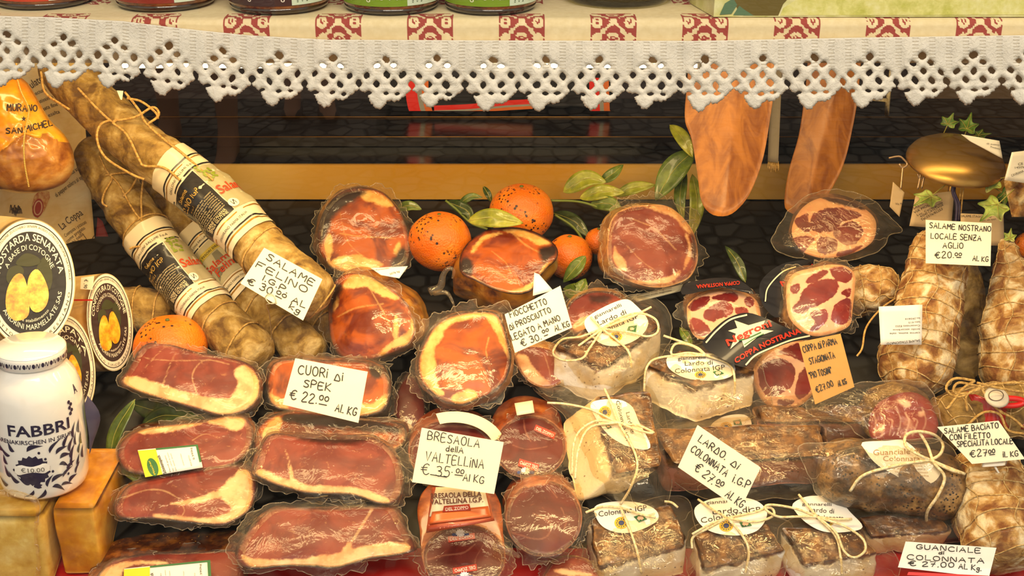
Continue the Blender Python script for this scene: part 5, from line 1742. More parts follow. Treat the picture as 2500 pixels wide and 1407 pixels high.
V = [P(1108 + (98 + 10 * j) * math.sin(a), 1098 - (66 + 9 * j) * math.cos(a), 1.428 - .012 * (1 - j * .3) + .04 * (1 - math.cos(a)) * 0) for j in range(4) for a in np.linspace(-.35, 1.25, 26)]
ob('paper_strip', V, gridf(26, 4), LB_CREAM, t)
loaf('speck_piece', 'dark narrow piece wedged between the shiny film wrapped ham and the dried beef', 'speck', [(960, 1000), (975, 940), (1005, 915), (1030, 950), (1040, 1010), (1020, 1050), (985, 1050)], 1.50, .0003, 0, (0, -10, .05), SLAB, RINDD, BRES, [], [('dark', 5)], 19, .003, 16, SG)

# small paper flaps on two of the hams, a piece behind the card
ob('paper_label', *quadgrid(T5([(1405, 632), (1440, 645), (1540, 760), (1395, 800)]), SP(1325, 690, 1.50, .0003), 0, 5, 5, .0004), WHITEP, SC.objects['half_ham.002'])
lb = ob('silver_label', *quadgrid([(1536, 724), (1668, 694), (1660, 712), (1556, 738)], SP(1600, 715, 1.575, .0006), 0, 8, 4, .0004), plain('label_silver', '#8C8A80', .35, .4), SC.objects['half_ham.004'])
ob('small_print', *join([type_px('prosciutto crudo stagionato', (1556, 722 + 6 * k), (1640, 704 + 6 * k), 4, SP(1600, 715, 1.575, .0006), .001) for k in range(2)]), PRINT, lb, smooth=False)
loaf('half_ham', 'brownish ham end in film, showing behind the right edge of the ham price card', 'ham', [(1380, 775), (1395, 735), (1440, 712), (1500, 716), (1528, 742), (1500, 775), (1450, 805), (1400, 815)], 1.56, .0004, 0, (0, -10, .05), ROUND, RINDP, HAMP, [('fat', [(1400, 790), (1440, 770), (1450, 790), (1410, 810)]), ('dark', [(1440, 720), (1490, 722), (1480, 740), (1445, 740)])], [('dark', 5)], 8, .004, 24, HG)

# ---------------------------------------------------------------- lardo, cured belly, coppa
LG = 'wrapped lardo blocks tied with cream twine'
def lab(S, th, outl, lines, seals, off=.003, paper=None): return oval_label(S, outl, th, lines, seals, off, paper)
def bow(S, th, paths, r=.0014): return twine('twine', None, None, paths, S, r, TWINE, th, pname='twine_bow')
def bag(S, th, outl, seed, front=.006, edge=-.025, amp=.004, wig=8): return sheet(S, outl, seed, th, FILMB, front, edge, amp, 84, 14, 'plastic_bag', wig)

# uppermost lardo, beside the ham card
t, S = block('lardo_piece', 'lardo block with an oval label, lying right of the ham price card', 'lardo', [(1348, 846), (1535, 735), (1622, 786), (1474, 900)], .095, .055, LARDO, LG, .16, .004, 31, shift=(0, -.022, 0))
lab(S, t, [(1428, 782), (1470, 752), (1525, 731), (1552, 745), (1580, 778), (1580, 800), (1560, 825), (1525, 842), (1490, 845), (1465, 838), (1438, 815)],
    [('giannarelli', (1452, 778), (1518, 748), 9), ('Lardo di', (1462, 795), (1530, 766), 12), ('Colonnata IGP', (1446, 824), (1560, 776), 12)],
    {'round': (1504, 822, 15, .75), 'square': [(1535, 797), (1555, 794), (1552, 812), (1529, 810)]}, .003)
bow(S, t, [[(1470, 802, .007), (1420, 822, .008), (1372, 830, .012), (1350, 862, .014), (1375, 880, .013), (1420, 876, .012), (1440, 850, .009), (1470, 805, .007)],
           [(1470, 803, .008), (1510, 778, .009), (1560, 765, .012), (1600, 780, .013), (1606, 810, .012), (1580, 822, .010), (1540, 812, .008), (1470, 803, .008)],
           [(1470, 803, .008), (1540, 775, .010), (1590, 750, .014)], [(1470, 804, .008), (1440, 825, .009), (1412, 845, .010)], [(1443, 775, .006), (1470, 803, .008), (1505, 830, .006), (1535, 860, .004), (1542, 900, -.01)]])
bag(S, t, [(1335, 850), (1440, 780), (1540, 720), (1610, 735), (1640, 790), (1620, 860), (1560, 930), (1480, 950), (1420, 940), (1360, 890)], 31, .004, -.04)

# second lardo, below the black labelled coppa
t, S = block('lardo_piece', 'lardo block with two pale cut sides showing, below the black labelled coppa', 'lardo', [(1577, 890), (1658, 850), (1850, 905), (1697, 944)], .088, .05, LARDO, LG, .14, .004, 32, shift=(0, -.022, 0))
lab(S, t, [(1634, 868), (1690, 862), (1760, 866), (1792, 890), (1790, 915), (1755, 928), (1700, 928), (1660, 918), (1630, 895)],
    [('giannarelli', (1655, 880), (1722, 876), 9), ('Lardo di', (1672, 893), (1740, 890), 11), ('Colonnata IGP', (1648, 912), (1770, 902), 12)], {'round': (1710, 915, 14, .6), 'square': [(1740, 908), (1755, 904), (1768, 912), (1750, 918)]}, .003)
bow(S, t, [[(1724, 868, .008), (1680, 862, .010), (1640, 866, .012), (1650, 840, .016), (1690, 845, .013), (1724, 868, .008)], [(1724, 868, .008), (1760, 862, .011), (1780, 862, .012)], [(1724, 868, .008), (1700, 848, .010), (1655, 832, .016), (1620, 820, .02)],
           [(1724, 868, .008), (1620, 872, .010), (1580, 895, .008), (1572, 960, -.02)], [(1724, 868, .008), (1780, 890, .006), (1794, 930, .002), (1790, 1000, -.03)]])
bag(S, t, [(1560, 900), (1610, 845), (1720, 835), (1840, 870), (1870, 930), (1885, 990), (1800, 1030), (1690, 1050), (1640, 1060), (1580, 990)], 32, .004, -.045)
lb = lab(SP(1770, 1035, 1.455), t, [(1735, 1040), (1765, 1018), (1810, 1012), (1832, 1024), (1830, 1050), (1790, 1065), (1750, 1060)], [], {'round': (1773, 1043, 15, .8), 'square': [(1790, 1028), (1808, 1024), (1812, 1038), (1792, 1038)]}, .0)

# third, standing on its side in the middle
t, S = block('lardo_piece', 'lardo block standing on its side with the twine across a sideways label', 'lardo', [(1462, 962), (1592, 948), (1622, 1140), (1502, 1165)], .085, .045, LARDOY, LG, .2, .004, 33, shift=(-.045, -.008, 0))
lab(S, t, [(1443, 985), (1500, 975), (1540, 990), (1560, 1030), (1588, 1092), (1545, 1094), (1495, 1070), (1460, 1030)],
    [('Lardo di', (1528, 1008), (1540, 1060), 10), ('Colonnata IGP', (1503, 980), (1530, 1082), 10)], {'round': (1477, 1007, 15, 1.0), 'square': [(1478, 1040), (1486, 1036), (1494, 1044), (1484, 1048)]}, .003)
bow(S, t, [[(1336, 984, .012), (1380, 987, .012), (1440, 1000, .009), (1510, 1032, .008), (1560, 1040, .01), (1597, 1058, .012), (1560, 1052, .01), (1510, 1032, .008)], [(1510, 1032, .008), (1450, 1030, .010), (1405, 1070, .01), (1396, 1160, -.005)], [(1510, 1032, .008), (1440, 1045, .010), (1412, 1100, .008), (1404, 1170, -.005)],
           [(1476, 950, .004), (1490, 980, .007), (1510, 1032, .008), (1545, 1095, .006), (1556, 1140, .003), (1540, 1190, -.01), (1515, 1232, -.03)]])
bag(S, t, [(1300, 945), (1360, 930), (1480, 935), (1590, 925), (1620, 1000), (1640, 1130), (1628, 1230), (1560, 1250), (1460, 1200), (1420, 1120), (1380, 1020)], 33, .005, -.05, .005)

# front row
t, S = block('lardo_piece', 'lardo block nearest the window, its label tucked under the sideways labelled one', 'lardo', [(1436, 1262), (1640, 1228), (1676, 1334), (1458, 1386)], .046, .04, LARDO, LG, .14, .004, 34, shift=(0, -.012, 0))
lab(S, t, [(1452, 1238), (1500, 1225), (1560, 1228), (1600, 1245), (1606, 1270), (1570, 1292), (1530, 1302), (1490, 1296), (1462, 1276)], [('Colonnata IGP', (1462, 1262), (1580, 1246), 14)], {'round': (1517, 1277, 17, .85), 'square': [(1547, 1262), (1566, 1256), (1580, 1268), (1560, 1276)]}, .003)
bow(S, t, [[(1515, 1240, .008), (1470, 1238, .01), (1430, 1252, .01)], [(1515, 1240, .008), (1570, 1258, .01), (1600, 1264, .012)], [(1515, 1240, .008), (1540, 1300, .005), (1556, 1350, .003), (1566, 1400, -.012)], [(1622, 1225, .004), (1640, 1228, .004), (1655, 1240, .003)]])
bag(S, t, [(1425, 1280), (1520, 1240), (1640, 1210), (1690, 1250), (1700, 1380), (1640, 1420), (1540, 1430), (1440, 1425)], 34, .004, -.03, .003)
t, S = block('lardo_piece', 'lardo block with an oval label under the lowest corner of the lardo price card', 'lardo', [(1690, 1300), (1882, 1270), (1914, 1345), (1714, 1390)], .046, .04, LARDO, LG, .16, .004, 35, shift=(0, -.012, 0))
lab(S, t, [(1697, 1240), (1740, 1218), (1800, 1214), (1850, 1225), (1873, 1255), (1850, 1295), (1800, 1308), (1740, 1300), (1705, 1275)], [('giannarelli', (1724, 1232), (1800, 1226), 9), ('Lardo di', (1740, 1256), (1830, 1250), 14), ('Colonnata IGP', (1712, 1278), (1858, 1250), 14)],
    {'round': (1773, 1284, 17, .85), 'square': [(1805, 1276), (1826, 1270), (1836, 1284), (1812, 1288)]}, .004)
bow(S, t, [[(1775, 1266, .010), (1840, 1252, .012), (1880, 1240, .014), (1888, 1260, .013), (1840, 1275, .011), (1775, 1266, .010)], [(1775, 1266, .01), (1730, 1290, .012), (1692, 1312, .012), (1690, 1340, .01)], [(1775, 1266, .01), (1735, 1280, .013), (1690, 1305, .015)],
           [(1704, 1220, .004), (1740, 1245, .008), (1775, 1266, .01), (1810, 1305, .006), (1828, 1345, .004), (1820, 1400, -.01)]])
bag(S, t, [(1680, 1300), (1780, 1262), (1890, 1258), (1960, 1320), (1930, 1350), (1900, 1420), (1760, 1430), (1690, 1425)], 35, .004, -.03, .003)
t, S = block('lardo_piece', 'lardo block with a drooping twine loop, in front of the guanciale', 'lardo', [(1905, 1288), (2100, 1290), (2152, 1348), (1960, 1380)], .046, .04, LARDO, LG, .2, .005, 36, shift=(0, -.012, 0))
lab(S, t, [(1936, 1230), (1975, 1212), (2040, 1216), (2075, 1250), (2106, 1288), (2060, 1300), (2010, 1298), (1970, 1278), (1942, 1250)], [('giannarelli', (1958, 1234), (2030, 1236), 8), ('Lardo di', (1976, 1250), (2036, 1254), 12), ('Colonnata', (1990, 1268), (2060, 1270), 11)], {'round': (2022, 1276, 13, .7)}, .004)
bow(S, t, [[(1996, 1263, .010), (1940, 1242, .014), (1880, 1233, .018), (1868, 1243, .018), (1900, 1262, .016), (1950, 1262, .013), (1996, 1263, .010)], [(1996, 1263, .010), (2040, 1268, .012), (2080, 1268, .012)],
           [(1996, 1263, .010), (2060, 1285, .012), (2105, 1315, .012), (2112, 1345, .012), (2085, 1362, .011), (2060, 1345, .010), (2040, 1300, .010), (1996, 1263, .010)], [(1950, 1208, .008), (1996, 1263, .010), (2040, 1310, .006), (2052, 1360, .004), (2056, 1405, -.01)]])
bag(S, t, [(1900, 1290), (1980, 1260), (2100, 1270), (2150, 1310), (2200, 1400), (2100, 1425), (1980, 1430), (1920, 1380)], 36, .004, -.03, .003)

# cured belly slab and the pieces round it
t, S = block('cured_belly', 'long layered slab of cured belly behind the lardo price card', 'cured belly', [(1590, 1045), (2020, 1030), (2030, 1112), (1630, 1135)], .065, .055, PANC, 'cured belly', .2, .005, 41)
bag(S, t, [(1570, 1060), (1700, 1020), (2000, 1015), (2060, 1080), (2040, 1190), (1960, 1215), (1880, 1220), (1760, 1225), (1650, 1180)], 41, .004, -.035, .004)
t, S = block('cured_belly', 'dark crusted slab of cured belly in film behind the long layered slab', 'cured belly', [(1840, 985), (2130, 990), (2140, 1030), (1850, 1030)], .052, .044, PANC, 'cured belly', .25, .006, 42)
bag(S, t, [(1830, 990), (1960, 960), (2120, 970), (2160, 1040), (2080, 1080), (1900, 1080)], 42, .004, -.03, .005)

sw = Sweep([P(1995, 1140, 1.375), P(2080, 1155, 1.365), (P(2230, 1175, 1.36)), P(2350, 1195, 1.365)], lambda t: .038 * endcap(t, .18, .25), 50, .004, 30, 5)
V, Fc = sw.mesh(44)
m = sum(V, Vector()) / len(V)
t = thing('guanciale', (m.x, m.y, min(v.z for v in V)), 'pepper crusted guanciale roll in a clear bag with a big curved label', 'guanciale')
ob('roll', V, Fc, GUAN, t)
SG_ = lambda px, py, off=0.0: P(px, py, 1.365 - .036 * math.sqrt(max(.02, 1 - ((py - 1165 - .16 * (px - 2170)) / 96) ** 2)) - off)
lab(SG_, t, T9([(1335, 450), (1500, 440), (1640, 440), (1780, 560), (1890, 640), (1880, 700), (1820, 745), (1700, 750), (1560, 680), (1430, 600), (1350, 500)]),
    [('Guanciale di', (2132, 1112), (2245, 1108), 14), ('Colonnata', (2156, 1126), (2246, 1126), 13)] + [(tx, (2172 + 6 * k, 1138 + 8 * k), (2262 + 2 * k, 1140 + 8 * k), 4) for k, tx in enumerate(('Prodotto e confezionato da', 'Lardo di Colonnata srl', 'Via Comunale Colonnata', 'Carrara Italia'))], {}, .006)
for o_ in t.children_recursive:
    if o_.name.startswith('lettering'): o_.data.materials[0] = plain('print_tan', '#B08A5A', .6)
bow(SG_, t, [[(2272, 1124, .012), (2240, 1110, .016), (2212, 1090, .018), (2212, 1064, .02), (2240, 1054, .022), (2280, 1062, .02), (2302, 1085, .018), (2295, 1110, .015), (2272, 1124, .012)], [(2245, 1056, .02), (2265, 1090, .016), (2280, 1130, .013), (2306, 1165, .012), (2290, 1210, .012), (2264, 1250, .01), (2262, 1290, -.01)],
            [(2272, 1124, .012), (2200, 1135, .012), (2110, 1160, .012), (2075, 1200, .01)], [(2272, 1124, .012), (2310, 1140, .013), (2356, 1158, .014)], [(2272, 1124, .013), (2320, 1148, .014), (2345, 1155, .015)]], .0017)
bag(SG_, t, T9([(880, 480), (1050, 455), (1350, 435), (1640, 430), (1920, 445), (2020, 560), (2080, 720), (2030, 860), (1900, 940), (1700, 965), (1480, 960), (1200, 910), (1030, 840), (960, 700)]), 43, .010, -.012, .006)
t, S = block('lardo_piece', 'plain lardo piece in a loose bag under the guanciale, no label', 'lardo', [(2085, 1258), (2300, 1252), (2325, 1296), (2120, 1312)], .045, .04, LARDOY, LG, .3, .006, 44)
bag(S, t, [(2070, 1260), (2200, 1240), (2340, 1250), (2370, 1310), (2290, 1330), (2230, 1345), (2150, 1330)], 44, .004, -.03, .005)
loaf('ham_packet', 'small pink packet at the lower edge, in front of the round dried beef', 'packet', [(1328, 1440), (1345, 1378), (1385, 1360), (1440, 1374), (1460, 1440)], 1.30, .0004, 0, (0, -5, .03), SLAB, RINDP, HAMP, [('fat', [(1360, 1390), (1440, 1400), (1440, 1408), (1360, 1400)])], None, 45, .004, 24)

# coppa
CB = 'coppa pieces cut across'
CRIND = mottle('coppa_skin', ['#3A1E10', '#6E4424', '#9A7040'], 50, .5, .4, 100, .5)
BLKB = plain('coppa_band_black', '#1A1B22', .35, coat=.5)
def ln(T, l): return [('lean', T(q)) for q in l]
full = lambda o: [('fat', [(o[0], o[1]), (o[2], o[1]), (o[2], o[3]), (o[0], o[3])])]
t, S = loaf('coppa_piece', 'oval coppa piece in a wide clear pack, under the right hanging board', 'coppa', T6([(830, 330), (860, 230), (940, 140), (1060, 95), (1200, 105), (1350, 175), (1425, 250), (1432, 340), (1390, 430), (1250, 500), (1080, 530), (940, 500), (860, 430)]), 1.60, .00036, 0, (-6, -14, .045), ROUND, CRIND, COPPA,
     full((1700, 400, 2400, 700)) + [('dark', T6([(1040, 85), (1230, 115), (1350, 165), (1330, 185), (1200, 150), (1080, 115)]))] +
     ln(T6, [[(965, 230), (1020, 190), (1150, 165), (1260, 190), (1330, 220), (1250, 250), (1180, 280), (1130, 330), (1050, 345), (975, 320)], [(1130, 350), (1200, 280), (1280, 270), (1340, 330), (1290, 420), (1220, 440), (1160, 400)], [(1010, 410), (1060, 375), (1150, 400), (1150, 470), (1090, 500), (1020, 490)],
             [(850, 260), (940, 210), (950, 270), (960, 340), (900, 330)], [(840, 380), (950, 370), (990, 400), (940, 460), (890, 510), (850, 450)], [(1150, 490), (1250, 460), (1340, 440), (1250, 500), (1160, 520)]]), None, 51, .004, 0, CB, facename='marbled_face')
sheet(SP(2040, 555, 1.59, .00036), T6([(690, 430), (720, 330), (820, 180), (1000, 60), (1180, 35), (1400, 110), (1540, 240), (1620, 330), (1530, 370), (1480, 460), (1330, 530), (1100, 560), (900, 530), (760, 500)]), 51, t, FILMB, .012, -.015, .004, 84, 14, 'plastic_pack')
t, S = loaf('coppa_piece', 'squarish coppa piece standing upright with big lean patches', 'coppa', T6([(800, 700), (860, 630), (1000, 595), (1110, 575), (1225, 590), (1280, 650), (1282, 740), (1265, 900), (1245, 1010), (1150, 1060), (1000, 1088), (900, 1050), (815, 960), (790, 830)]), 1.53, .0002, 0, (-50, 0, .06), ROUND, CRIND, COPPA,
     full((1700, 500, 2400, 900)) + ln(T6, [[(930, 690), (980, 640), (1090, 615), (1060, 670), (950, 710)], [(1100, 600), (1200, 595), (1265, 640), (1230, 700), (1150, 690), (1110, 640)], [(890, 800), (960, 720), (1060, 680), (1150, 690), (1160, 760), (1080, 840), (980, 880), (900, 860)], [(820, 745), (880, 710), (880, 760), (840, 795)],
            [(1120, 900), (1180, 830), (1255, 830), (1250, 960), (1190, 1010), (1120, 980)], [(960, 930), (1070, 890), (1085, 960), (1020, 1040), (950, 1060), (1000, 980)], [(830, 900), (890, 830), (960, 890), (900, 930)], [(1180, 775), (1250, 745), (1240, 805)]]), None, 52, .006, 26, CB, facename='marbled_face')
S5 = SP(1900, 690, 1.545, .0002, .0002)
bd_ = ob('black_band', *fan(cat(T6([(620, 860), (600, 720), (680, 620), (800, 560), (1000, 540), (860, 620), (790, 690), (775, 830), (730, 960)]), 40, True).tolist(), S5, .0, 5), BLKB, t)
ob('band_lettering', *type_px('Negroni', (1910, 700), (1990, 655), 14, S5, .002, .02), plain('print_scarlet', '#C8301A', .4), bd_, smooth=False)
ob('band_edge', *line_px(T6([(640, 840), (660, 740), (760, 630), (860, 590)]), S5, .002, 3), LB_CREAM, bd_, smooth=False)
t, S = loaf('coppa_piece', 'coppa piece under a curved black band, left of the squarish upright one', 'coppa', T6([(80, 890), (110, 830), (200, 775), (350, 752), (470, 765), (570, 825), (602, 900), (600, 1000), (500, 1085), (300, 1112), (150, 1100), (90, 1000)]), 1.53, .0003, 0, (-6, -40, .06), ROUND, CRIND, COPPA,
     full((1600, 600, 1900, 900)) + ln(T6, [[(90, 885), (150, 815), (240, 800), (230, 850), (130, 905)], [(260, 805), (400, 775), (440, 800), (420, 840), (280, 825)], [(490, 830), (540, 810), (560, 860), (520, 880)], [(195, 940), (250, 870), (340, 840), (410, 880), (400, 930), (320, 960), (260, 985)], [(90, 1000), (130, 950), (200, 990), (250, 1060), (150, 1090)], [(420, 885), (500, 880), (520, 930), (440, 935)]]), None, 53, .006, 30, CB, facename='marbled_face')
S6 = SP(1740, 705, 1.535, .0006)
bd_ = ob('black_band', *fan(cat(T6([(45, 790), (60, 720), (150, 690), (300, 670), (430, 680), (520, 730), (560, 790), (460, 745), (340, 740), (200, 765)]), 44, True).tolist(), S6, .004, 4), BLKB, t)
ob('band_lettering', *type_px('COPPA NOSTRANA', (1806, 686), (1700, 696), 9, S6, .006, .02), plain('print_scarlet', '#C8301A', .4), bd_, smooth=False)
t, S = loaf('coppa_piece', 'coppa piece with a big black label and a starred emblem in red lettering', 'coppa', [(1838, 912), (1858, 872), (1905, 838), (1960, 826), (1992, 850), (1998, 930), (1962, 985), (1905, 998), (1860, 978)], 1.515, .0003, 0, (-46, -70, .03), ((0, 1), (.3, 1.02), (.8, .98), (.95, .85), (1, .5)), CRIND, COPPA,
     full((1700, 700, 2100, 1100)) + [('lean', [(1850, 900), (1880, 880), (1915, 878), (1940, 900), (1935, 940), (1900, 965), (1865, 960)]), ('lean', [(1900, 860), (1950, 838), (1985, 850), (1970, 885), (1930, 870)]), ('lean', [(1955, 905), (1990, 895), (1990, 940), (1955, 975), (1940, 960)]), ('lean', [(1900, 975), (1940, 975), (1925, 992), (1900, 990)])], None, 54, .006, 30, CB, facename='marbled_face')
B0 = SP(1860, 830, 1.458, .00035, .0001)
BBn = lambda px, py, off=0.0: B0(px, py, off - .00000120 * ((px - 1860) + (py - 830)) ** 2)
bd_ = ob('black_band', *fan(cat(T6([(190, 1150), (260, 1050), (370, 960), (500, 920), (620, 950), (800, 1030), (985, 1095), (830, 1130), (690, 1180), (560, 1240), (490, 1310), (330, 1250)]), 60, True).tolist(), BBn, .0, 6), BLKB, t)
for e in (T6([(215, 1135), (290, 1050), (390, 970), (510, 935)]), T6([(500, 1295), (570, 1225), (700, 1165), (830, 1115), (960, 1085)])):
    ob('band_edge', *line_px(e, BBn, .001, 4, 30), LB_CREAM, bd_, smooth=False)
star = T6([(420, 975), (520, 1010), (640, 975), (610, 1040), (700, 1050), (590, 1090), (490, 1170), (470, 1110), (390, 1180), (430, 1070), (375, 1050), (440, 1030)])
ob('star_emblem', *fan(star, BBn, .0012, 3), LB_CREAM, bd_, smooth=False)
ob('star_line', *join([line_px(T6([(450, 1120), (520, 1100), (610, 1060)]), BBn, .0018, 3), line_px(T6([(490, 1150), (560, 1105), (630, 1070)]), BBn, .0018, 2)]), plain('print_forest', '#1E6A34', .4), bd_, smooth=False)
ob('emblem_lettering', *type_px('Negroni', T6([(375, 1160)])[0], T6([(690, 1015)])[0], 17, BBn, .0022, .025, arc=4), plain('print_scarlet', '#C8301A', .4), bd_, smooth=False)
ob('band_lettering', *type_px('COPPA NOSTRANA', T6([(430, 1285)])[0], T6([(900, 1065)])[0], 13, BBn, .0016, .03, arc=7), plain('print_scarlet', '#C8301A', .4), bd_, smooth=False)

t, S = loaf('salame_end', 'cut end of a coarse red salame in a loose bag, right of the brown card', 'salame', T9([(1380, 300), (1440, 175), (1560, 110), (1700, 92), (1810, 150), (1870, 270), (1872, 370), (1800, 435), (1560, 445), (1410, 425)]), 1.43, .0003, 0, (-40, -50, .05), ROUND, CASINGD, SALF,
     [('fat', T9([(1590, 150), (1640, 140), (1680, 180), (1640, 200)])), ('fat', T9([(1740, 230), (1770, 230), (1770, 260), (1740, 260)])), ('fat', T9([(1450, 330), (1480, 320), (1490, 350), (1460, 360)]))] + [('vein', T9([(1400 + 60 * k, 200 + 40 * (k % 3)), (1430 + 60 * k, 300), (1420 + 55 * k, 400)]), 5) for k in range(7)], None, 55, .008, 0)
bag(SP(2130, 1000, 1.415, .0003), t, T9([(930, 190), (1020, 110), (1250, 40), (1500, 10), (1750, 20), (1850, 120), (1900, 300), (1880, 440), (1600, 460), (1380, 440), (1200, 300), (1000, 270)]), 55, .012, -.01, .007)

# ---------------------------------------------------------------- netted salami, brass hanger, ivy, tags
NG = 'netted floury salami'
def netted(label, pts, rad, seed, rings=9, lines=6, mat=None, net=True, group=NG, amp=.005, name='netted_salami'):
    sw = Sweep(pts, rad, 70, amp, 38, seed)
    V, Fc = sw.mesh(52)
    m = sum(V, Vector()) / len(V)
    t = thing(name, (m.x, m.y, min(v.z for v in V)), label, 'salami', group)
    ob('casing', V, Fc, mat or NETTED, t)
    if net:
        parts = []
        for k in range(rings):
            tt = .06 + .88 * k / (rings - 1)
            parts.append(tube([sw(tt + .012 * math.sin(a * 3 + k), a, .0006) for a in np.linspace(0, 2 * math.pi, 44)], .0008, 64, 5))
        for k in range(lines):
            a0 = 2 * math.pi * k / lines + seed
            parts.append(tube([sw(tt, a0 + .10 * math.sin(tt * 22 + k), .0006) for tt in np.linspace(.02, .98, 40)], .0007, 60, 5))
        ob('netting', *join(parts), mottle('netting_cord', ['#947038', '#BC9C62', '#D8BE88'], 300, .8, .3, 400), t)
    return t, sw
rf = lambda r, a=.18, lo=.2, b=0.0: (lambda t: r * endcap(t, a, lo) * (1 + b * (t - .5)))
netted('large netted salami hanging under the local salame price card', [P(2300, 560, 1.535), P(2282, 680, 1.525), P(2250, 820, 1.505), P(2222, 955, 1.485)], rf(.040, .2, .3, .32), 61, 11, 7)
netted('slim brown salami half hidden behind the large netted one', [P(2325, 600, 1.60), P(2350, 740, 1.60), P(2352, 900, 1.58), P(2330, 960, 1.57)], rf(.028, .25, .2), 62, 8, 5, CASINGD, False)
netted('netted salami at the right edge, tapering to a tied top', [P(2455, 585, 1.545), P(2468, 660, 1.535), P(2480, 780, 1.52), P(2485, 900, 1.505), P(2480, 975, 1.50)], lambda t: .046 * min(1, (.12 + 1.5 * t) if t < .55 else 1) * endcap(max(t, .5), .2, .3), 63, 10, 6)
tk, swk = netted('puckered tied salami end poking out behind the squarish coppa', [P(2030, 725, 1.60), P(2090, 712, 1.585), P(2150, 705, 1.575), P(2196, 712, 1.57)], lambda t: .031 * (1 if t < .55 else max(.12, math.sqrt(max(0, 1 - ((t - .55) / .45) ** 2)) * .9 + .1)), 64, 5, 8)
netted('large floury netted salami in the lower right corner', [P(2385, 1110, 1.385), P(2410, 1190, 1.36), P(2440, 1290, 1.325), P(2470, 1385, 1.30)], rf(.043, .22, .35, .1), 65, 8, 7)
ST = lambda px, py, off=0.0: P(px, py, 1.50 - off)
twine('long_string', 'long string trailing from the puckered salami end down past the white tag', 'string', [[(2192, 722, -.045), (2210, 740, -.02), (2250, 760, .0), (2258, 790, .0), (2250, 830, .0), (2200, 845, .0)], [(2192, 725, -.045), (2150, 755, -.02), (2115, 800, .01), (2105, 850, .02), (2092, 870, .02)]], ST, .0012, TWINE2)
# red tied parcel right of the salame end
t, sw = netted('dark netted salami tied with raffia, lying at the right edge above the red lettering card', [P(2290, 1040, 1.44), P(2380, 1010, 1.445), P(2480, 1000, 1.45), P(2580, 1000, 1.45)], rf(.034, .15, .4), 66, 7, 6, CASINGD)
tag(t, 'dark netted salami tied with raffia, lying above the baciato price card')
SQ = lambda px, py, off=0.0: P(px, py, 1.40 - off)
twine('raffia', None, None, [[(2380, 930), (2330, 925), (2310, 950), (2340, 970), (2400, 945), (2470, 935), (2520, 940)], [(2380, 930), (2350, 950), (2320, 990), (2310, 1000)], [(2395, 950), (2360, 965), (2362, 1005)], [(2390, 940), (2420, 985), (2450, 1010)], [(2385, 935), (2450, 950), (2520, 960)], [(2395, 945), (2340, 935), (2330, 960), (2380, 960)],
       [(2360, 1040), (2400, 1008), (2440, 1012), (2460, 1050), (2500, 1060)], [(2440, 1005), (2470, 1020), (2500, 1045)]], SQ, .0016, TWINE2, t, pname='raffia_tie')
ob('white_seal', *lathe([(0, 0), (.013, 0), (.014, .002), (.012, .004), (0, .004)], 24, c=P(2432, 972, 1.395), up=(0, -.5, .86)), plain('seal_paper', '#D8CCB4', .5), t)
ob('seal_ring', *tube([P(2432 + 18 * math.cos(a), 966 + 13 * math.sin(a), 1.388) for a in np.linspace(0, 2 * math.pi, 20)], .0006, 40, 5), plain('seal_ink', '#6A5A4A', .6), t)
ob('red_ring', *tube([SQ(2465 + 34 * math.cos(a), 982 + 9 * math.sin(a), .004) for a in np.linspace(0, 2 * math.pi, 20)], .0035, 40, 8), plain('clip_red', '#D8201A', .3, coat=.5), t)
ob('red_wrapping', *quadgrid([(2360, 955), (2440, 985), (2520, 1050), (2400, 1040)], lambda px, py, off=0.0: P(px, py, 1.412 - off + .006 * math.sin(px / 17.0)), 0, 14, 8, .0006), plain('wrap_red', '#B01C14', .3, coat=.6), t)

# brass hanger with hooks
c = P(2332, 398, 1.60)
R_ = 118 / F * 1.6
t = thing('brass_hanger', (c.x, c.y, deck_z(c.y)), 'brass domed hanger on a stem with hooks, at the upper right', 'hanger')
BRS = NT('satin_brass')
BRS = BRS.bsdf(Base_Color=BRS.mix(BRS.noise(8, 3), lin('#A8823E'), lin('#C8A05A')), Metallic=.8, Roughness=.33)
V, Fc = lathe([(R_ * .96, -.0015), (R_, 0), (R_ * .995, .003), (R_ * .93, .010), (R_ * .75, .018), (R_ * .45, .0235), (R_ * .15, .0255), (0, .026)], 64, c=c, up=(.03, -.22, 1))
ob('dome', V, Fc, BRS, t)
ob('stem', *tube([c + Vector((0, 0, .004)), Vector((c.x, c.y, deck_z(c.y)))], .004, 4, 10), BRS, t)
SHk = lambda px, py, off=0.0: P(px, py, 1.585 - off)
for h in ([(2170, 386), (2195, 382), (2207, 390), (2215, 402), (2203, 410), (2195, 400)], [(2204, 408), (2202, 430), (2199, 462)], [(2248, 420), (2244, 445), (2240, 462)], [(2262, 418), (2254, 440), (2250, 460)], [(2258, 430), (2246, 436), (2240, 424)]):
    ob('hook', *cord(h, SHk, .0013), plain('hook_steel', '#B89A78', .3, .6), t)
ob('ribbon', *join([cord([(2340, 425, -.01), (2330, 445), (2326, 470), (2336, 500), (2334, 545)], SHk, .0022), cord([(2344, 425, -.01), (2330, 465), (2342, 500), (2340, 540)], SHk, .0016)]), plain('ribbon_violet', '#3A2E5A', .5), t)
for h in ([(2350, 425), (2345, 470), (2338, 530)], [(2356, 425), (2350, 480), (2346, 520)], [(2352, 435), (2375, 436), (2395, 440)]): ob('string', *cord(h, SHk, .001), TWINE2, t)

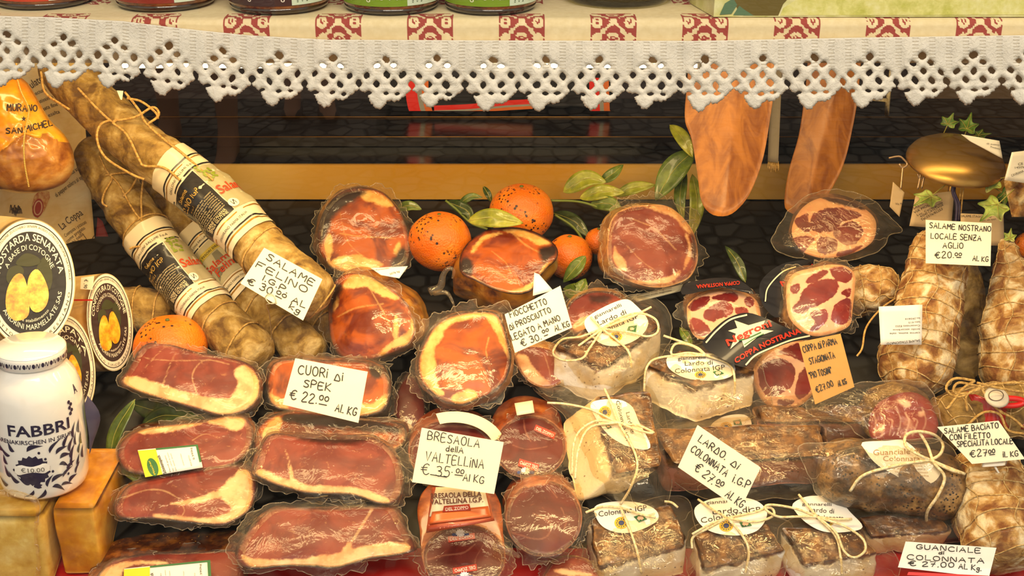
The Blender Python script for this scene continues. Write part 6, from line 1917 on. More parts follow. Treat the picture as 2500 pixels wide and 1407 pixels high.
# ivy and tags
IVY = mottle('ivy_green', ['#3A5A18', '#5E8428', '#86A648'], 34, .5, .2, 90, .15)
IVYE = mottle('ivy_pale', ['#6A8A2A', '#9AAE4A', '#C8C87A'], 40, .5, .2, 90, .15)
def ivy(label, c, r, rot, d, mat, seed, sq=1.0):
    rr = [1.0, .45, .78, .5, .62, .42, .25, .42, .62, .5, .78, .45]
    pts = []
    for k, q in enumerate(rr):
        a = rot + 2 * math.pi * k / 12
        pts.append((c[0] + r * q * math.cos(a), c[1] + r * q * sq * math.sin(a)))
    S = lambda px, py, off=0.0: P(px, py, d - off + .010 * noise.noise(Vector(((px - c[0]) * .03, (py - c[1]) * .03, seed))) + .00008 * abs((px - c[0]) * math.sin(rot) - (py - c[1]) * math.cos(rot)))
    q = cat(pts, 60, True).tolist()
    V1, F1 = fan(q, S, .0004, 5)
    V2, F2 = fan(q, S, -.0002, 5)
    rim = [(i, (i + 1) % 60, (i + 1) % 60 + len(V1), i + len(V1)) for i in range(60)]
    V, Fc = V1 + V2, F1 + [tuple(reversed([i + len(V1) for i in f])) for f in F2] + rim
    o = ob('ivy_leaf', V, Fc, mat)
    pr = []
    for k in (0, 2, 10, 4, 8): pr.append(tube([S(c[0] - .15 * r * math.cos(rot), c[1] - .15 * r * sq * math.sin(rot), .0008), S(c[0] + (pts[k][0] - c[0]) * .5, c[1] + (pts[k][1] - c[1]) * .5, .0008), S(c[0] + (pts[k][0] - c[0]) * .85, c[1] + (pts[k][1] - c[1]) * .85, .0006)], .0005, 6, 4))
    pr.append(tube([S(c[0] - .2 * r * math.cos(rot), c[1] - .2 * r * sq * math.sin(rot)), P(c[0] - 1.2 * r * math.cos(rot), c[1] - 1.0 * r * math.sin(rot), d + .012)], .0007, 6, 5))
    ob('veins', *join(pr), plain('midrib_green', '#A9A04A', .6), o)
    return tag(o, label, 'ivy leaf', 'ivy leaves round the brass hanger')
ivy('narrow ivy leaf standing up behind the brass dome, left of its paper curl', (2316, 300), 34, -1.2, 1.64, IVY, 1, .8)
ivy('broad ivy leaf rising behind the middle of the brass dome', (2362, 310), 38, -1.3, 1.64, IVY, 2)
ivy('dark ivy leaf at the back, right of the broad one on the dome', (2392, 330), 30, -.2, 1.65, IVY, 3, .7)
ivy('ivy leaf hanging left of the violet ribbon, over the slanted paper tag', (2268, 482), 52, 2.4, 1.565, IVYE, 4, .62)
ivy('pale edged ivy leaf just under the right rim of the brass dome', (2420, 440), 56, 2.9, 1.56, IVYE, 5, .75)
ivy('large ivy leaf with a yellow edge above the right end of the local salame card', (2430, 505), 58, 2.3, 1.50, IVYE, 6, .85)
ivy('dark ivy leaf between the two pale edged ones', (2455, 475), 40, .6, 1.57, IVY, 7, .9)
ivy('small ivy leaf on the tied top of the right edge salami', (2465, 580), 24, -1.4, 1.53, IVYE, 8)
KRAFT = plain('kraft_tag', '#C9AE86', .7)
def ptag(label, q, d, lines, mat=None, gx=0.0, gy=0.0, fl=False):
    c = np.mean(np.array(q), 0)
    S = SP(c[0], c[1], d, gy, gx)
    V, Fc = quadgrid(q, lambda px, py, off=0.0: S(px, py, off + .002 * math.sin((px - py) / 25.0)), 0, 9, 7, .0005)
    S2 = lambda px, py, off=0.0: S(px, py, off + .002 * math.sin((px - py) / 25.0))
    z = min(v.z for v in V); m = sum(V, Vector()) / len(V)
    t = thing('paper_tag', (m.x, m.y, z), label, 'tag', 'printed paper tags')
    ob('tag', V, Fc, mat or WHITEP, t)
    if lines: ob('small_print', *join([type_px(tx, a, b, h, S2, .0008) for tx, a, b, h in lines]), PRINT, t, smooth=False)
    return t
ptag('slanted printed paper tag hanging left of the violet ribbon', [(2235, 478), (2330, 466), (2322, 560), (2220, 552)], 1.58, [('SALUMIFICIO', (2230, 512), (2290, 480), 6), ('VIA MOLINO 12', (2232, 522), (2300, 488), 6), ('Loc. Campagnola', (2240, 528), (2302, 496), 5), ('43040 CAVEZANA', (2248, 532), (2304, 502), 6), ('Tel.0376/82253', (2250, 540), (2302, 512), 6)], KRAFT)
ptag('printed tag behind the local salame price card, only its heading showing', [(2345, 521), (2450, 526), (2452, 600), (2345, 600)], 1.565, [('SALAME STAGIONATO', (2346, 530), (2420, 532), 6), ('suino, sale, spezie', (2396, 541), (2432, 536), 4)], KRAFT)
ptag('pointed paper curl lying over the right side of the brass dome', [(2346, 328), (2440, 344), (2448, 388), (2368, 345)], 1.555, [('di suino', (2408, 352), (2440, 356), 4), ('Prodotto', (2418, 360), (2442, 366), 4)], WHITEP)
ptag('crumpled white wrapper with small print at the right edge beside the dome', [(2470, 372), (2520, 366), (2520, 450), (2452, 440)], 1.53, [('CE', (2486, 404), (2498, 402), 6), ('1450V', (2478, 412), (2502, 410), 5), ('CAVRIANA', (2470, 432), (2500, 420), 6)], WHITEP)
ptag('brown folded tag hanging at the left of the hooks', [(2180, 444), (2208, 470), (2196, 530), (2172, 505)], 1.59, [('Via M', (2186, 500), (2202, 500), 5)], KRAFT)
ptag('white tag with upside down print tied across the large netted salami', [(2145, 749), (2252, 744), (2250, 842), (2150, 842)], 1.44, [('SALAME STAGIONATO', (2246, 829), (2165, 837), 6)] + [(tx, (2246, 775 + 9 * k), (2246 - w_, 777 + 9 * k), 4.5) for k, (tx, w_) in enumerate((('loc.29/04/14', 36), ('lotto 4115', 28), ('Conservanti E252', 60), ('acido ascorbico', 66), ('carne suina, sale', 74)))])
ob('crumpled_flap', *quadgrid([(2450, 440), (2520, 440), (2520, 530), (2470, 530)], lambda px, py, off=0.0: P(px, py, 1.56 - off + .012 * noise.noise(Vector((px * .05, py * .05, 2)))), 0, 14, 14, .0006), NETTED, SC.objects['paper_tag.003'])

# ---------------------------------------------------------------- oranges, citrus leaves, hanging boards, cards
g = NT('orange_peel')
oi = g.n('ObjectInfo').outputs['Random']
co = g.co()
sp1 = g.math('MULTIPLY', g.step(g.vor(190, co), .36, .28), g.step(g.noise(28, 2, vec=co), .50, .62))
sp2 = g.math('MULTIPLY', g.step(g.vor(120, co), .26, .20), g.step(g.noise(30, 2, .4, vec=co), .48, .58))
c_ = g.mix(g.step(g.noise(14, 3), .35, .65), lin('#E26A06'), lin('#F28C14'))
c_ = g.mix(g.math('MAXIMUM', sp1, sp2), c_, lin('#2E1406'))
ORANGE = g.bsdf(Base_Color=c_, Roughness=.42, Normal=g.bump(g.math('ADD', g.vor(420), g.math('MULTIPLY', g.noise(40, 3), 1.4)), .35, .0018), Subsurface_Weight=.15, Subsurface_Radius=(1, .4, .1), Subsurface_Scale=.01, Coat_Weight=.15, Coat_Roughness=.25)
OG = 'speckled oranges'
def orange(label, cx, cy, r, d, sq=.95, seed=1, dent=None):
    c = P(cx, cy, d)
    R = r / F * d
    V, n, m = [], 56, 36
    for j in range(m + 1):
        th = math.pi * j / m
        for i in range(n):
            a = 2 * math.pi * i / n
            v = Vector((math.sin(th) * math.cos(a), math.sin(th) * math.sin(a), math.cos(th)))
            k = 1 + .035 * noise.noise(v * 1.6 + Vector((seed * 7, 0, 0))) - .05 * math.exp(-((th) / .22) ** 2) - .03 * math.exp(-((math.pi - th) / .2) ** 2)
            if dent: k -= dent[3] * math.exp(-((v - Vector(dent[:3]).normalized()).length / .45) ** 2)
            V.append(c + Vector((v.x, v.y, v.z * sq)) * R * k)
    t = thing('orange', (c.x, c.y, c.z - R * sq), label, 'orange', OG)
    ob('peel', V, gridf(n, m + 1, True), ORANGE, t)
    tp = c + Vector((.0, .0, R * sq * .95))
    ob('stem_scar', *lathe([(0, -.001), (.0028, 0), (.0024, .0016), (0, .002)], 10, c=tp), plain('stem_green', '#5A6A2A', .7), t)
orange('large orange between the upright half ham and the bark covered one', 1074, 590, 77, 1.635, .95, 1, (-.8, -.8, -.45, .10))
orange('freckled orange at the top, resting behind a bright green leaf', 1273, 520, 79, 1.70, .9, 2)
orange('orange half hidden by a leaf, behind the ham price card and bark covered ham', 1390, 628, 56, 1.665, 1.0, 3)
orange('small part of an orange peeping out left of the pale pink half ham', 1462, 590, 34, 1.70, 1.0, 4)
orange('yellowish speckled orange in front of the salami, behind the speck', 417, 848, 90, 1.525, .85, 5)
orange('orange cut off by the right edge, behind the tapering netted salami', 2512, 600, 34, 1.60, 1.0, 6)

LG1 = mottle('citrus_leaf_bright', ['#66701A', '#8C9224', '#A6A636'], 30, .38, .12, 70, .3)
LG2 = mottle('citrus_leaf_mid', ['#3A4E16', '#586C20', '#78862E'], 30, .4, .12, 70, .3)
LG3 = mottle('citrus_leaf_dark', ['#1E2C0C', '#324414', '#4A5C20'], 30, .4, .12, 70, .3)
CL = 'loose citrus leaves'
def SL(d, gx=0.0, gy=0.0, cx=0, cy=0): return lambda px, py, off=0.0: P(px, py, d + gx * (px - cx) - gy * (py - cy) - off)
for px, wd, d, mt, lbl in [
    ([(1142, 540), (1200, 532), (1278, 545)], 46, 1.605, LG1, 'bright yellow green leaf lying in front of the freckled orange'),
    ([(965, 512), (1000, 502), (1030, 512)], 24, 1.68, LG2, 'short curled leaf just right of the upright half ham'),
    ([(1090, 492), (1140, 515), (1150, 545)], 30, 1.70, LG3, 'dark leaf left of the freckled orange, above the bright one'),
    ([(1180, 455), (1192, 475), (1200, 495)], 16, 1.72, LG3, 'thin dark leaf tip rising left of the freckled orange'),
    ([(1118, 500), (1150, 480), (1178, 482)], 18, 1.72, LG2, 'small leaf above the dark leaf left of the freckled orange'),
    ([(1375, 470), (1430, 436), (1482, 445)], 44, 1.72, LG1, 'broad pale leaf at the left end of the top spray'),
    ([(1465, 445), (1495, 425), (1522, 402)], 28, 1.71, LG2, 'pointed leaf rising from the top spray beside the broad pale leaf'),
    ([(1415, 485), (1470, 468), (1525, 470)], 36, 1.70, LG1, 'yellow green leaf under the pointed one in the top spray'),
    ([(1500, 478), (1550, 458), (1602, 452)], 30, 1.71, LG1, 'long pale leaf pointing to the vertical leaves'),
    ([(1440, 500), (1490, 498), (1520, 530)], 36, 1.69, LG2, 'leaf drooping behind the pale pink half ham'),
    ([(1350, 520), (1400, 540), (1440, 580)], 34, 1.73, LG3, 'dark leaf right of the freckled orange'),
    ([(1635, 305), (1665, 335), (1692, 385)], 34, 1.66, LG1, 'yellowish leaf hanging at the left edge of the hanging boards'),
    ([(1695, 368), (1645, 415), (1600, 490)], 62, 1.665, LG2, 'wide leaf slanting down left of the hanging boards'),
    ([(1690, 425), (1702, 500), (1684, 588)], 36, 1.655, LG1, 'long bright leaf hanging vertically under the left hanging board'),
    ([(1672, 410), (1660, 480), (1668, 540)], 30, 1.67, LG2, 'green leaf hanging behind the long bright vertical one'),
    ([(1430, 625), (1400, 660), (1375, 690)], 34, 1.62, LG2, 'leaf across the half hidden orange'),
    ([(1375, 705), (1410, 712), (1430, 680)], 44, 1.61, LG2, 'rounded leaf behind the top corner of the ham price card'),
    ([(330, 975), (280, 1060), (266, 1160)], 34, 1.44, LG2, 'long narrow leaf standing left of the stickered speck'),
    ([(318, 985), (390, 1005), (480, 1012)], 54, 1.475, LG3, 'dark green leaf under the top speck piece'),
    ([(345, 1040), (400, 1015), (500, 1025)], 44, 1.465, LG3, 'second dark leaf tucked above the stickered speck'),
    ([(285, 1135), (320, 1150), (345, 1185)], 36, 1.40, LG2, 'leaf curling below the stickered speck'),
    ([(275, 1210), (250, 1235), (262, 1275)], 26, 1.37, LG2, 'small leaf beside the orange rind cheese'),
    ([(1820, 690), (1800, 640), (1770, 600)], 26, 1.62, LG3, 'dark leaf behind the black banded coppa'),
    ([(1660, 800), (1680, 830), (1690, 850)], 22, 1.53, LG2, 'leaf tip between the lardo and the coppa')]:
    cx, cy = px[1]
    leaf(px, SL(d, .00012 * ((cx % 5) - 2), .00018, cx, cy), wd, mt, 'citrus_leaf', None, lbl, CL, seed=cx * .1, curl=.007)
TW = plain('twig_green', '#6A7A2E', .6)
Sb = SL(1.70)
for k, (pp, lb) in enumerate([([(1088, 490), (1115, 512), (1150, 545), (1190, 560)], 'green twig left of the freckled orange'), ([(1345, 490), (1420, 494), (1500, 520), (1560, 530)], 'thin twig carrying the top spray of leaves'), ([(1355, 525), (1400, 555), (1430, 600), (1440, 640)], 'bent twig right of the freckled orange')]):
    tag(ob('twig', *tube([Sb(x, y, .004 * i) for i, (x, y) in enumerate(pp)], .0018, na=6), TW), lb, 'twig', 'twigs of the citrus sprays')

# hanging boards
g = NT('board_wood')
mp = g.n('Mapping', {0: g.co(), 3: (9, 9, 1.2)}).outputs[0]
WOOD = g.bsdf(Base_Color=g.mix(g.step(g.noise(5, 6, 1.2, vec=mp), .3, .7), lin('#7E430F'), lin('#B2702A')), Roughness=.5, Normal=g.bump(g.noise(14, 5, vec=mp), .15, .001), Coat_Weight=.2, Coat_Roughness=.2)
def board(label, outl, ridge, d):
    o = cat(outl, 100, True)
    c = o.mean(0)
    S = SP(c[0], c[1], d, .00003, 0)
    rx = cat(ridge, 40)
    V = []
    nr = 10
    for side in (0, 1):
        for r in range(nr, 0, -1):
            for p in o:
                q = c + (p - c) * r / nr
                rr = float(np.interp(q[1], rx[:, 1], rx[:, 0]))
                h = .012 - .00022 * abs(q[0] - rr)
                V.append(S(q[0], q[1], (h + .012) if side == 0 else -.012))
    n = len(o)
    Fc = []
    for s_ in (0, 1):
        b0 = s_ * n * nr
        for f in gridf(n, nr, True): Fc.append(tuple(i + b0 for i in (f if s_ == 0 else reversed(f))))
        Fc.append(tuple(b0 + (nr - 1) * n + i for i in range(n)))
    for i in range(n): Fc.append((i, (i + 1) % n, (i + 1) % n + n * nr, i + n * nr))
    t = thing('wooden_board', S(c[0], 520), label, 'board', 'hanging wooden boards')
    o_ = ob('board', V, Fc, WOOD, t)
    top = S(c[0] + 20, 62)
    ob('hanging_cord', *tube([top - Vector((0, 0, .02)), top + Vector((0, .0, .1)), Vector((top.x, top.y, 2.2))], .0015, 6), TWINE2, t)
    return t
board('left one of the two hanging wooden boards, beside the vertical leaves', [(1690, 90), (1780, 60), (1880, 90), (1890, 200), (1880, 290), (1862, 390), (1832, 470), (1800, 512), (1770, 528), (1735, 522), (1712, 490), (1702, 420), (1688, 340), (1672, 290), (1678, 200)], [(1800, 60), (1795, 250), (1780, 380), (1765, 530)], 1.605)
board('right one of the two hanging wooden boards, above the oval coppa', [(1985, 90), (2060, 60), (2100, 100), (2096, 220), (2082, 310), (2060, 400), (2028, 465), (1995, 505), (1965, 526), (1935, 522), (1915, 500), (1925, 420), (1950, 330), (1965, 230)], [(2040, 60), (2030, 250), (1992, 400), (1960, 530)], 1.692)
S = SL(1.64)
t = thing('grey_strap', P(1890, 400, 1.64), 'grey striped cloth strap hanging between the two wooden boards', 'strap')
gs = NT('strap_weave')
wv = gs.n('TexWave', {'Scale': 160.0, 'Distortion': 1.0}, wave_type='BANDS', bands_direction='X').outputs[1]
ob('strap', *quadgrid([(1888, 60), (1914, 60), (1900, 398), (1874, 394)], S, 0, 4, 20, .004), gs.bsdf(Base_Color=gs.mix(wv, lin('#5A5044'), lin('#A89C86')), Roughness=.8), t)
ob('fringe', *join([tube([S(1876 + 3.4 * k, 394, -.002), S(1874 + 3.8 * k, 412 + (k % 3) * 4, -.002)], .0008, 4, 5) for k in range(8)]), TWINE2, t)
ob('hanging_cord', *tube([S(1900, 64, -.002), Vector((S(1900, 64).x, S(1900, 64).y, 2.2))], .0015, 4), TWINE2, t)
S = SL(1.78)
tag(ob('hanging_cord', *tube([Vector((S(2075, 100).x, S(2075, 100).y, 2.2)), S(2075, 100), S(2085, 225), S(2110, 238), S(2140, 243), S(2170, 234), S(2185, 100), Vector((S(2185, 100).x, S(2185, 100).y, 2.2))], .0032, 60, 8), TWINE), 'thick cream cord looping down under the lace, right of the boards', 'cord')

# price cards
U = lambda x0, y0, s: (lambda pts: [(x0 + x / s, y0 + y / s) for x, y in pts])
z5 = lambda x0, y0, p: (x0 + p[0] / 5, y0 + p[1] / 5)
a_ = lambda x, y: (x, y)
t1, S1 = card('cream card reading salame felino, clipped on the long salami', [(645, 605), (787, 682), (740, 783), (587, 692)], 1.455,
     [('SALAME', (649, 633), (762, 699), 15), ('FELINO', (624, 651), (746, 716), 15), ('I.G.P.', (641, 684), (700, 716), 13), ('€ 30', (604, 692), (661, 719), 16), ('00', (674, 716), (697, 728), 8), ('AL', (711, 738), (744, 752), 14), ('kg', (705, 752), (729, 766), 13)], .0001, 0, None, [[(672, 722), (688, 730)]])
ob('wire_clip', *cord([(676, 740), (660, 742), (648, 728), (656, 718), (668, 722), (673, 738), (658, 742), (650, 745), (657, 765), (660, 790), (664, 830)], lambda px, py, off=0.0: P(px, py, 1.452 - off if py < 745 else 1.452 + .0007 * (py - 745)), .0006), plain('wire_steel', '#C8C0A8', .3, .8), t1)
card('cream card reading cuori di spek, standing over the speck', [(721, 875), (898, 908), (875, 1033), (690, 988)], 1.385,
     [('CUORi', (727, 912), (798, 922), 21), ('Di', (816, 928), (836, 930), 17), ('SPEK', (741, 944), (806, 956), 18), ('€ 22.', (708, 974), (772, 986), 23), ('00', (779, 976), (801, 981), 11), ('AL KG', (818, 1003), (868, 1016), 18)], .0001, 0, None, [[(778, 986), (798, 990)]])
card('cream card reading fiocchetto di prosciutto, leaning on the hams', [(1232, 768), (1368, 698), (1397, 800), (1257, 862)], 1.40,
     [('FiOCCHETTO', (1247, 776), (1336, 742), 14), ('Di PROSCiUTTO', (1246, 806), (1346, 762), 13), ('LEGATO A MANO', (1251, 832), (1369, 782), 14), ('€ 30.', (1276, 846), (1322, 828), 16), ('00', (1325, 814), (1340, 808), 7), ('AL KG', (1356, 809), (1391, 796), 14)], .0001, 0, None, [[(1328, 821), (1338, 817)]], w=2.2)
t4, S4 = card('cream card reading bresaola della valtellina, standing before the dried beef', T8([(600, 345), (1187, 448), (1118, 820), (530, 735)]), 1.285,
     [('BRESAOLA', T8([(640, 428)])[0], T8([(1010, 488)])[0], 20), ('dellA', T8([(772, 512)])[0], T8([(895, 528)])[0], 14), ('VALTELLiNA', T8([(625, 580)])[0], T8([(1040, 640)])[0], 22), ('€ 35', T8([(600, 680)])[0], T8([(795, 702)])[0], 25), ('.', T8([(815, 665)])[0], T8([(822, 666)])[0], 10), ('00', T8([(845, 668)])[0], T8([(900, 676)])[0], 10), ('Al KG', T8([(895, 722)])[0], T8([(1040, 745)])[0], 17)], .0001, 0, None, [T8([(835, 682), (895, 690)]), T8([(660, 680), (780, 700)])], w=2.2)
z = lambda *p: [z5(1620, 1010, q) for q in p]
card('cream card reading lardo di Colonnata, standing on one corner', z((415, 140), (1185, 660), (935, 1175), (175, 655)), 1.285,
     [('LARDO.', *z((420, 335), (745, 565)), 17), ('Di', *z((815, 620), (895, 682)), 15), ('COLONNATA', *z((325, 455), (755, 770)), 17), ('i.G.P', *z((840, 835), (1035, 920)), 18), ('€ 27.', *z((375, 680), (585, 868)), 21), ('00', *z((638, 845), (722, 892)), 11), ('AL KG', *z((750, 1005), (945, 1155)), 19)], .0001, 0, None, [z((630, 872), (690, 902))])
card('brown kraft card reading coppa di parma, leaning on the coppa', [(1950, 836), (2052, 815), (2086, 945), (1990, 988)], 1.40,
     [('COPPA Di PARMA', *T6([(915, 1205), (1155, 1140)]), 15), ('STAGiONATA', *T6([(962, 1290), (1140, 1242)]), 15), ('"PiO TOSiNi"', *T6([(962, 1392), (1118, 1350)]), 15), ('€27.00', *T9([(1012, 92), (1130, 45)]), 15), ('AL KG', *T9([(1165, 48), (1225, 30)]), 13)], .0001, 0, plain('brown_card', '#C8924A', .7), w=2.0)
zz5 = lambda *p: [(2150 + x / 3.06, 260 + y / 3.06) for x, y in p]
card('cream card reading salame locale senza aglio, tied with a violet ribbon', [(2260, 537), (2421, 545), (2418, 650), (2260, 643)], 1.45,
     [('SALAME', *zz5((365, 908), (555, 918)), 13), ('NOSTRANO', *zz5((585, 925), (822, 935)), 13), ('LOCALE SENZA', *zz5((375, 985), (750, 1003)), 13), ('AGLiO', *zz5((465, 1056), (615, 1062)), 13), ('€20.', *zz5((410, 1132), (545, 1132)), 15), ('00', *zz5((555, 1115), (605, 1115)), 7), ('AL KG', *zz5((688, 1152), (802, 1160)), 12)], .0001, 0, None, [zz5((565, 1128), (602, 1128))], w=2.0)
t8, S8 = card('cream card reading salame baciato con filetto, on a white clip', T9([(1870, 340), (2310, 295), (2500, 570), (2120, 605)]), 1.31,
     [('SALAME BACiATO', *T9([(1925, 388), (2310, 345)]), 13), ('CON FiLETTO', *T9([(1962, 434), (2250, 415)]), 13), ('SPECiALiTA LOCALE', *T9([(2015, 482), (2412, 458)]), 13), ('€27', *T9([(2112, 556), (2230, 545)]), 17), ('00', *T9([(2240, 530), (2285, 525)]), 9), ('iL KG', *T9([(2345, 556), (2450, 548)]), 13)], .0001, 0, None, [T9([(2245, 540), (2285, 536)])], w=2.2)
ob('white_clip', *rbox([P(2398, 1126, 1.315), P(2462, 1116, 1.315), P(2456, 1138, 1.312), P(2395, 1142, 1.312), P(2398, 1126, 1.325), P(2462, 1116, 1.325), P(2456, 1138, 1.322), P(2395, 1142, 1.322)], 6, 6, 4, .3)[:2], plain('clip_white', '#F2EEE0', .4), t8)
ob('clip_pin', *tube([P(2428, 1138, 1.318), P(2445, 1165, 1.322), P(2475, 1195, 1.33), P(2520, 1240, 1.34)], .0012, 10), plain('clip_white', '#F2EEE0', .4), t8)
t9, S9 = card('white card reading guanciale di Colonnata, lowest at the front', T9([(1645, 1160), (2295, 1205), (2240, 1420), (1590, 1345)]), 1.277,
     [('GUANCiALE', *T9([(1722, 1212), (2180, 1244)]), 11), ('di', *T9([(1882, 1250), (1918, 1252)]), 7), ('COLONNATA', *T9([(1655, 1286), (2205, 1316)]), 11), ('€ 27.00', *T9([(1672, 1334), (1990, 1346)]), 12), ('AL Kg.', *T9([(2025, 1354), (2185, 1370)]), 12)], .0001, 0, WHITEP, w=2.2)
for nm, c in (('red_edge', 'clip_red'),):
    ob(nm, *quadgrid(T9([(1665, 1378), (2240, 1405), (2235, 1430), (1655, 1400)]), S9, .0006, 6, 2, .0003), plain('clip_red', '#D8201A', .3), t9, smooth=False)

# ---------------------------------------------------------------- two passers-by out in the street, seen as reflections in the pane
def skinned(name, J, E, mat, parent, root, sub=2):
    keys = list(J)
    me = bpy.data.meshes.new(name)
    off = OFF[parent.name]
    me.from_pydata([tuple(Vector(J[k][0]) - off) for k in keys], [(keys.index(a), keys.index(b)) for a, b in E], [])
    me.materials.append(mat)
    o = bpy.data.objects.new(name, me)
    COL.objects.link(o)
    o.parent = parent
    m = o.modifiers.new('skin', 'SKIN')
    m.use_smooth_shade = True
    for i, k in enumerate(keys):
        sv = me.skin_vertices[0].data[i]
        r = J[k][1]
        sv.radius = r if isinstance(r, tuple) else (r, r)
        sv.use_root = (k == root)
    s = o.modifiers.new('smooth', 'SUBSURF')
    s.levels = s.render_levels = sub
    reg(o, off)
    return o


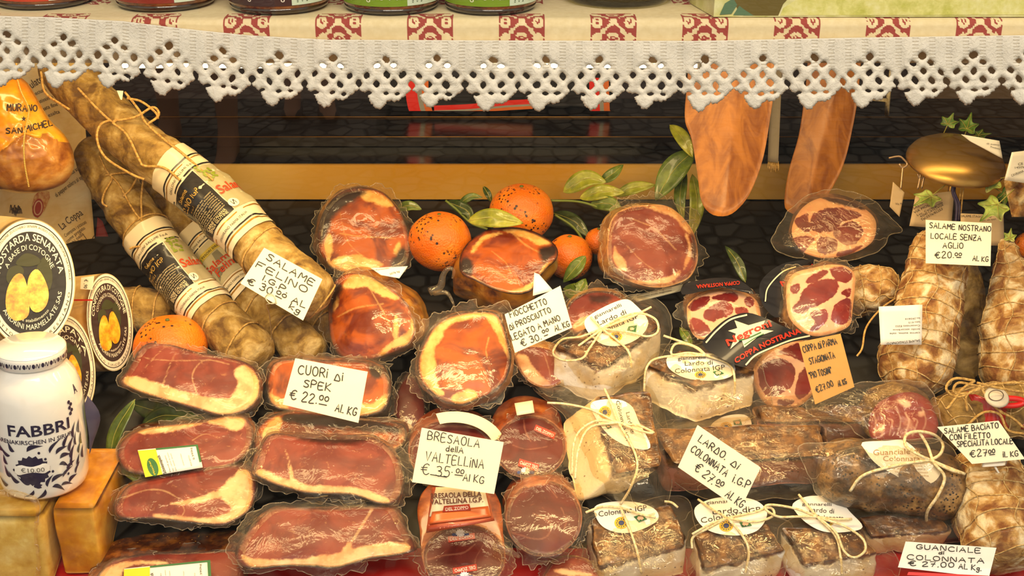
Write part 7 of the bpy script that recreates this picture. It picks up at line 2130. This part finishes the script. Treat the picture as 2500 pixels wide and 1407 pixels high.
def person(label, x, y, H, face, shirt, shorts, hair, stance=.11, twist=0.0):
    k = H / 1.75
    def p(dx, dy, z):
        a = face
        return Vector((x + (dx * math.cos(a) - dy * math.sin(a)) * k, y + (dx * math.sin(a) + dy * math.cos(a)) * k, z * k))
    skin = plain('skin_tan', '#C99270', .5)
    t = thing('person', (x, y, 0), label, 'person', None)
    J, E = {}, []
    J['pelvis'] = (p(0, 0, .95), (.15 * k, .10 * k)); J['waist'] = (p(0, 0, 1.10), (.13 * k, .09 * k)); J['chest'] = (p(0, .0, 1.32), (.155 * k, .105 * k))
    J['shoulders'] = (p(0, -.01, 1.43), (.10 * k, .075 * k)); J['neck'] = (p(0, 0, 1.50), .052 * k); J['jaw'] = (p(0, .02, 1.575), (.062 * k, .07 * k)); J['brow'] = (p(0, .005, 1.655), (.075 * k, .088 * k)); J['crown'] = (p(0, -.005, 1.71), (.06 * k, .07 * k))
    E += [('pelvis', 'waist'), ('waist', 'chest'), ('chest', 'shoulders'), ('shoulders', 'neck'), ('neck', 'jaw'), ('jaw', 'brow'), ('brow', 'crown')]
    for s, n in ((-1, 'L'), (1, 'R')):
        st = stance * s
        J['hip' + n] = (p(.085 * s, 0, .90), .085 * k); J['thigh' + n] = (p(.5 * (.09 * s + st), 0, .70), .074 * k); J['knee' + n] = (p(st, .012 + twist * s, .50), .056 * k); J['calf' + n] = (p(st, -.012 + twist * s, .35), .054 * k)
        J['ankle' + n] = (p(st, -.01 + twist * s, .085), .034 * k); J['heel' + n] = (p(st, -.045 + twist * s, .04), .03 * k); J['ball' + n] = (p(st + .01 * s, .10 + twist * s, .03), (.042 * k, .024 * k)); J['toe' + n] = (p(st + .015 * s, .17 + twist * s, .024), (.034 * k, .018 * k))
        E += [('pelvis', 'hip' + n), ('hip' + n, 'thigh' + n), ('thigh' + n, 'knee' + n), ('knee' + n, 'calf' + n), ('calf' + n, 'ankle' + n), ('ankle' + n, 'heel' + n), ('ankle' + n, 'ball' + n), ('ball' + n, 'toe' + n)]
        J['sh' + n] = (p(.185 * s, -.01, 1.40), .056 * k); J['elbow' + n] = (p(.24 * s, -.02, 1.12), .042 * k); J['wrist' + n] = (p(.25 * s, .08, .88), (.030 * k, .024 * k)); J['palm' + n] = (p(.25 * s, .10, .80), (.040 * k, .018 * k))
        E += [('shoulders', 'sh' + n), ('sh' + n, 'elbow' + n), ('elbow' + n, 'wrist' + n), ('wrist' + n, 'palm' + n)]
        for f, (dy, L) in enumerate(((.028, .072), (.010, .082), (-.008, .076), (-.026, .060))):
            J['f%d1%s' % (f, n)] = (p(.25 * s, .108 + dy, .762), .0105 * k); J['f%d2%s' % (f, n)] = (p(.245 * s, .118 + dy, .762 - L * .5), .0095 * k); J['f%d3%s' % (f, n)] = (p(.232 * s, .122 + dy, .762 - L), .008 * k)
            E += [('palm' + n, 'f%d1%s' % (f, n)), ('f%d1%s' % (f, n), 'f%d2%s' % (f, n)), ('f%d2%s' % (f, n), 'f%d3%s' % (f, n))]
        J['t1' + n] = (p(.238 * s, .142, .815), .012 * k); J['t2' + n] = (p(.226 * s, .162, .78), .0105 * k)
        E += [('palm' + n, 't1' + n), ('t1' + n, 't2' + n)]
    skinned('body', J, E, skin, t, 'pelvis')
    gs = {q: (J[q][0], (J[q][1][0] + .014, J[q][1][1] + .014) if isinstance(J[q][1], tuple) else J[q][1] + .016) for q in ('waist', 'chest', 'shoulders', 'shL', 'shR')}
    gs['hem'] = (p(0, 0, .96), (.168 * k, .118 * k))
    for s, n in ((-1, 'L'), (1, 'R')): gs['slv' + n] = (p(.222 * s, -.016, 1.21), .062 * k)
    skinned('shirt', gs, [('hem', 'waist'), ('waist', 'chest'), ('chest', 'shoulders'), ('shoulders', 'shL'), ('shoulders', 'shR'), ('shL', 'slvL'), ('shR', 'slvR')], shirt, t, 'waist')
    gp = {'pelvis': (J['pelvis'][0], (.162 * k, .112 * k)), 'top': (p(0, 0, 1.02), (.15 * k, .105 * k))}
    ep = [('top', 'pelvis')]
    for s, n in ((-1, 'L'), (1, 'R')):
        gp['hip' + n] = (J['hip' + n][0], .10 * k); gp['thigh' + n] = (J['thigh' + n][0], .092 * k); gp['leg' + n] = (J['thigh' + n][0].lerp(J['knee' + n][0], .7), .082 * k)
        ep += [('pelvis', 'hip' + n), ('hip' + n, 'thigh' + n), ('thigh' + n, 'leg' + n)]
    skinned('shorts', gp, ep, shorts, t, 'pelvis')
    for s, n in ((-1, 'L'), (1, 'R')):
        ft = {'a': (J['heel' + n][0] - Vector((0, 0, .012 * k)), (.042 * k, .030 * k)), 'b': (J['ball' + n][0] - Vector((0, 0, .006 * k)), (.052 * k, .026 * k)), 'c': (J['toe' + n][0] - Vector((0, 0, .004 * k)), (.044 * k, .020 * k))}
        skinned('shoe', ft, [('a', 'b'), ('b', 'c')], plain('shoe_dark', '#221812', .5), t, 'b', 1)
        ob('eye', *lathe([(0, -.010), (.008, -.006), (.011, 0), (.008, .006), (0, .010)], 10, c=p(.031 * s, .084, 1.645)), plain('eye_white', '#E8E4DA', .3), t)
        ob('ear', *lathe([(0, -.03), (.010, -.02), (.012, .005), (.008, .025), (0, .03)], 10, c=p(.078 * s, 0, 1.63)), skin, t)
    ob('nose', *lathe([(0, -.018), (.017, -.010), (.010, .015), (0, .035)], 10, c=p(0, .092, 1.61)), skin, t)
    ob('mouth', *tube([p(-.024, .084, 1.572), p(0, .094, 1.570), p(.024, .084, 1.572)], .006, 8), plain('lips', '#8A4438', .5), t)
    V, Fc = lathe([(.084 * k, -.03), (.090 * k, .03), (.078 * k, .075), (.045 * k, .10), (0, .105)], 20, c=p(0, -.018, 1.655))
    ob('hair', V, Fc, hair, t)
    return t


person('bare legged person in dark shorts reflected faintly in the pane, nearer the long salami', -1.18, -3.42, 1.76, .1, plain('shirt_grey', '#7A7670', .8), plain('shorts_dark', '#1E1C22', .8), plain('hair_dark', '#2A1C12', .7), .13, .05)
person('person with bare legs close together, reflected faintly left of the dark bag', -.86, -4.05, 1.66, -.15, plain('shirt_rust', '#7A3A22', .8), plain('shorts_tan', '#5A4630', .8), plain('hair_brown', '#4A2E18', .7), .07, .03)
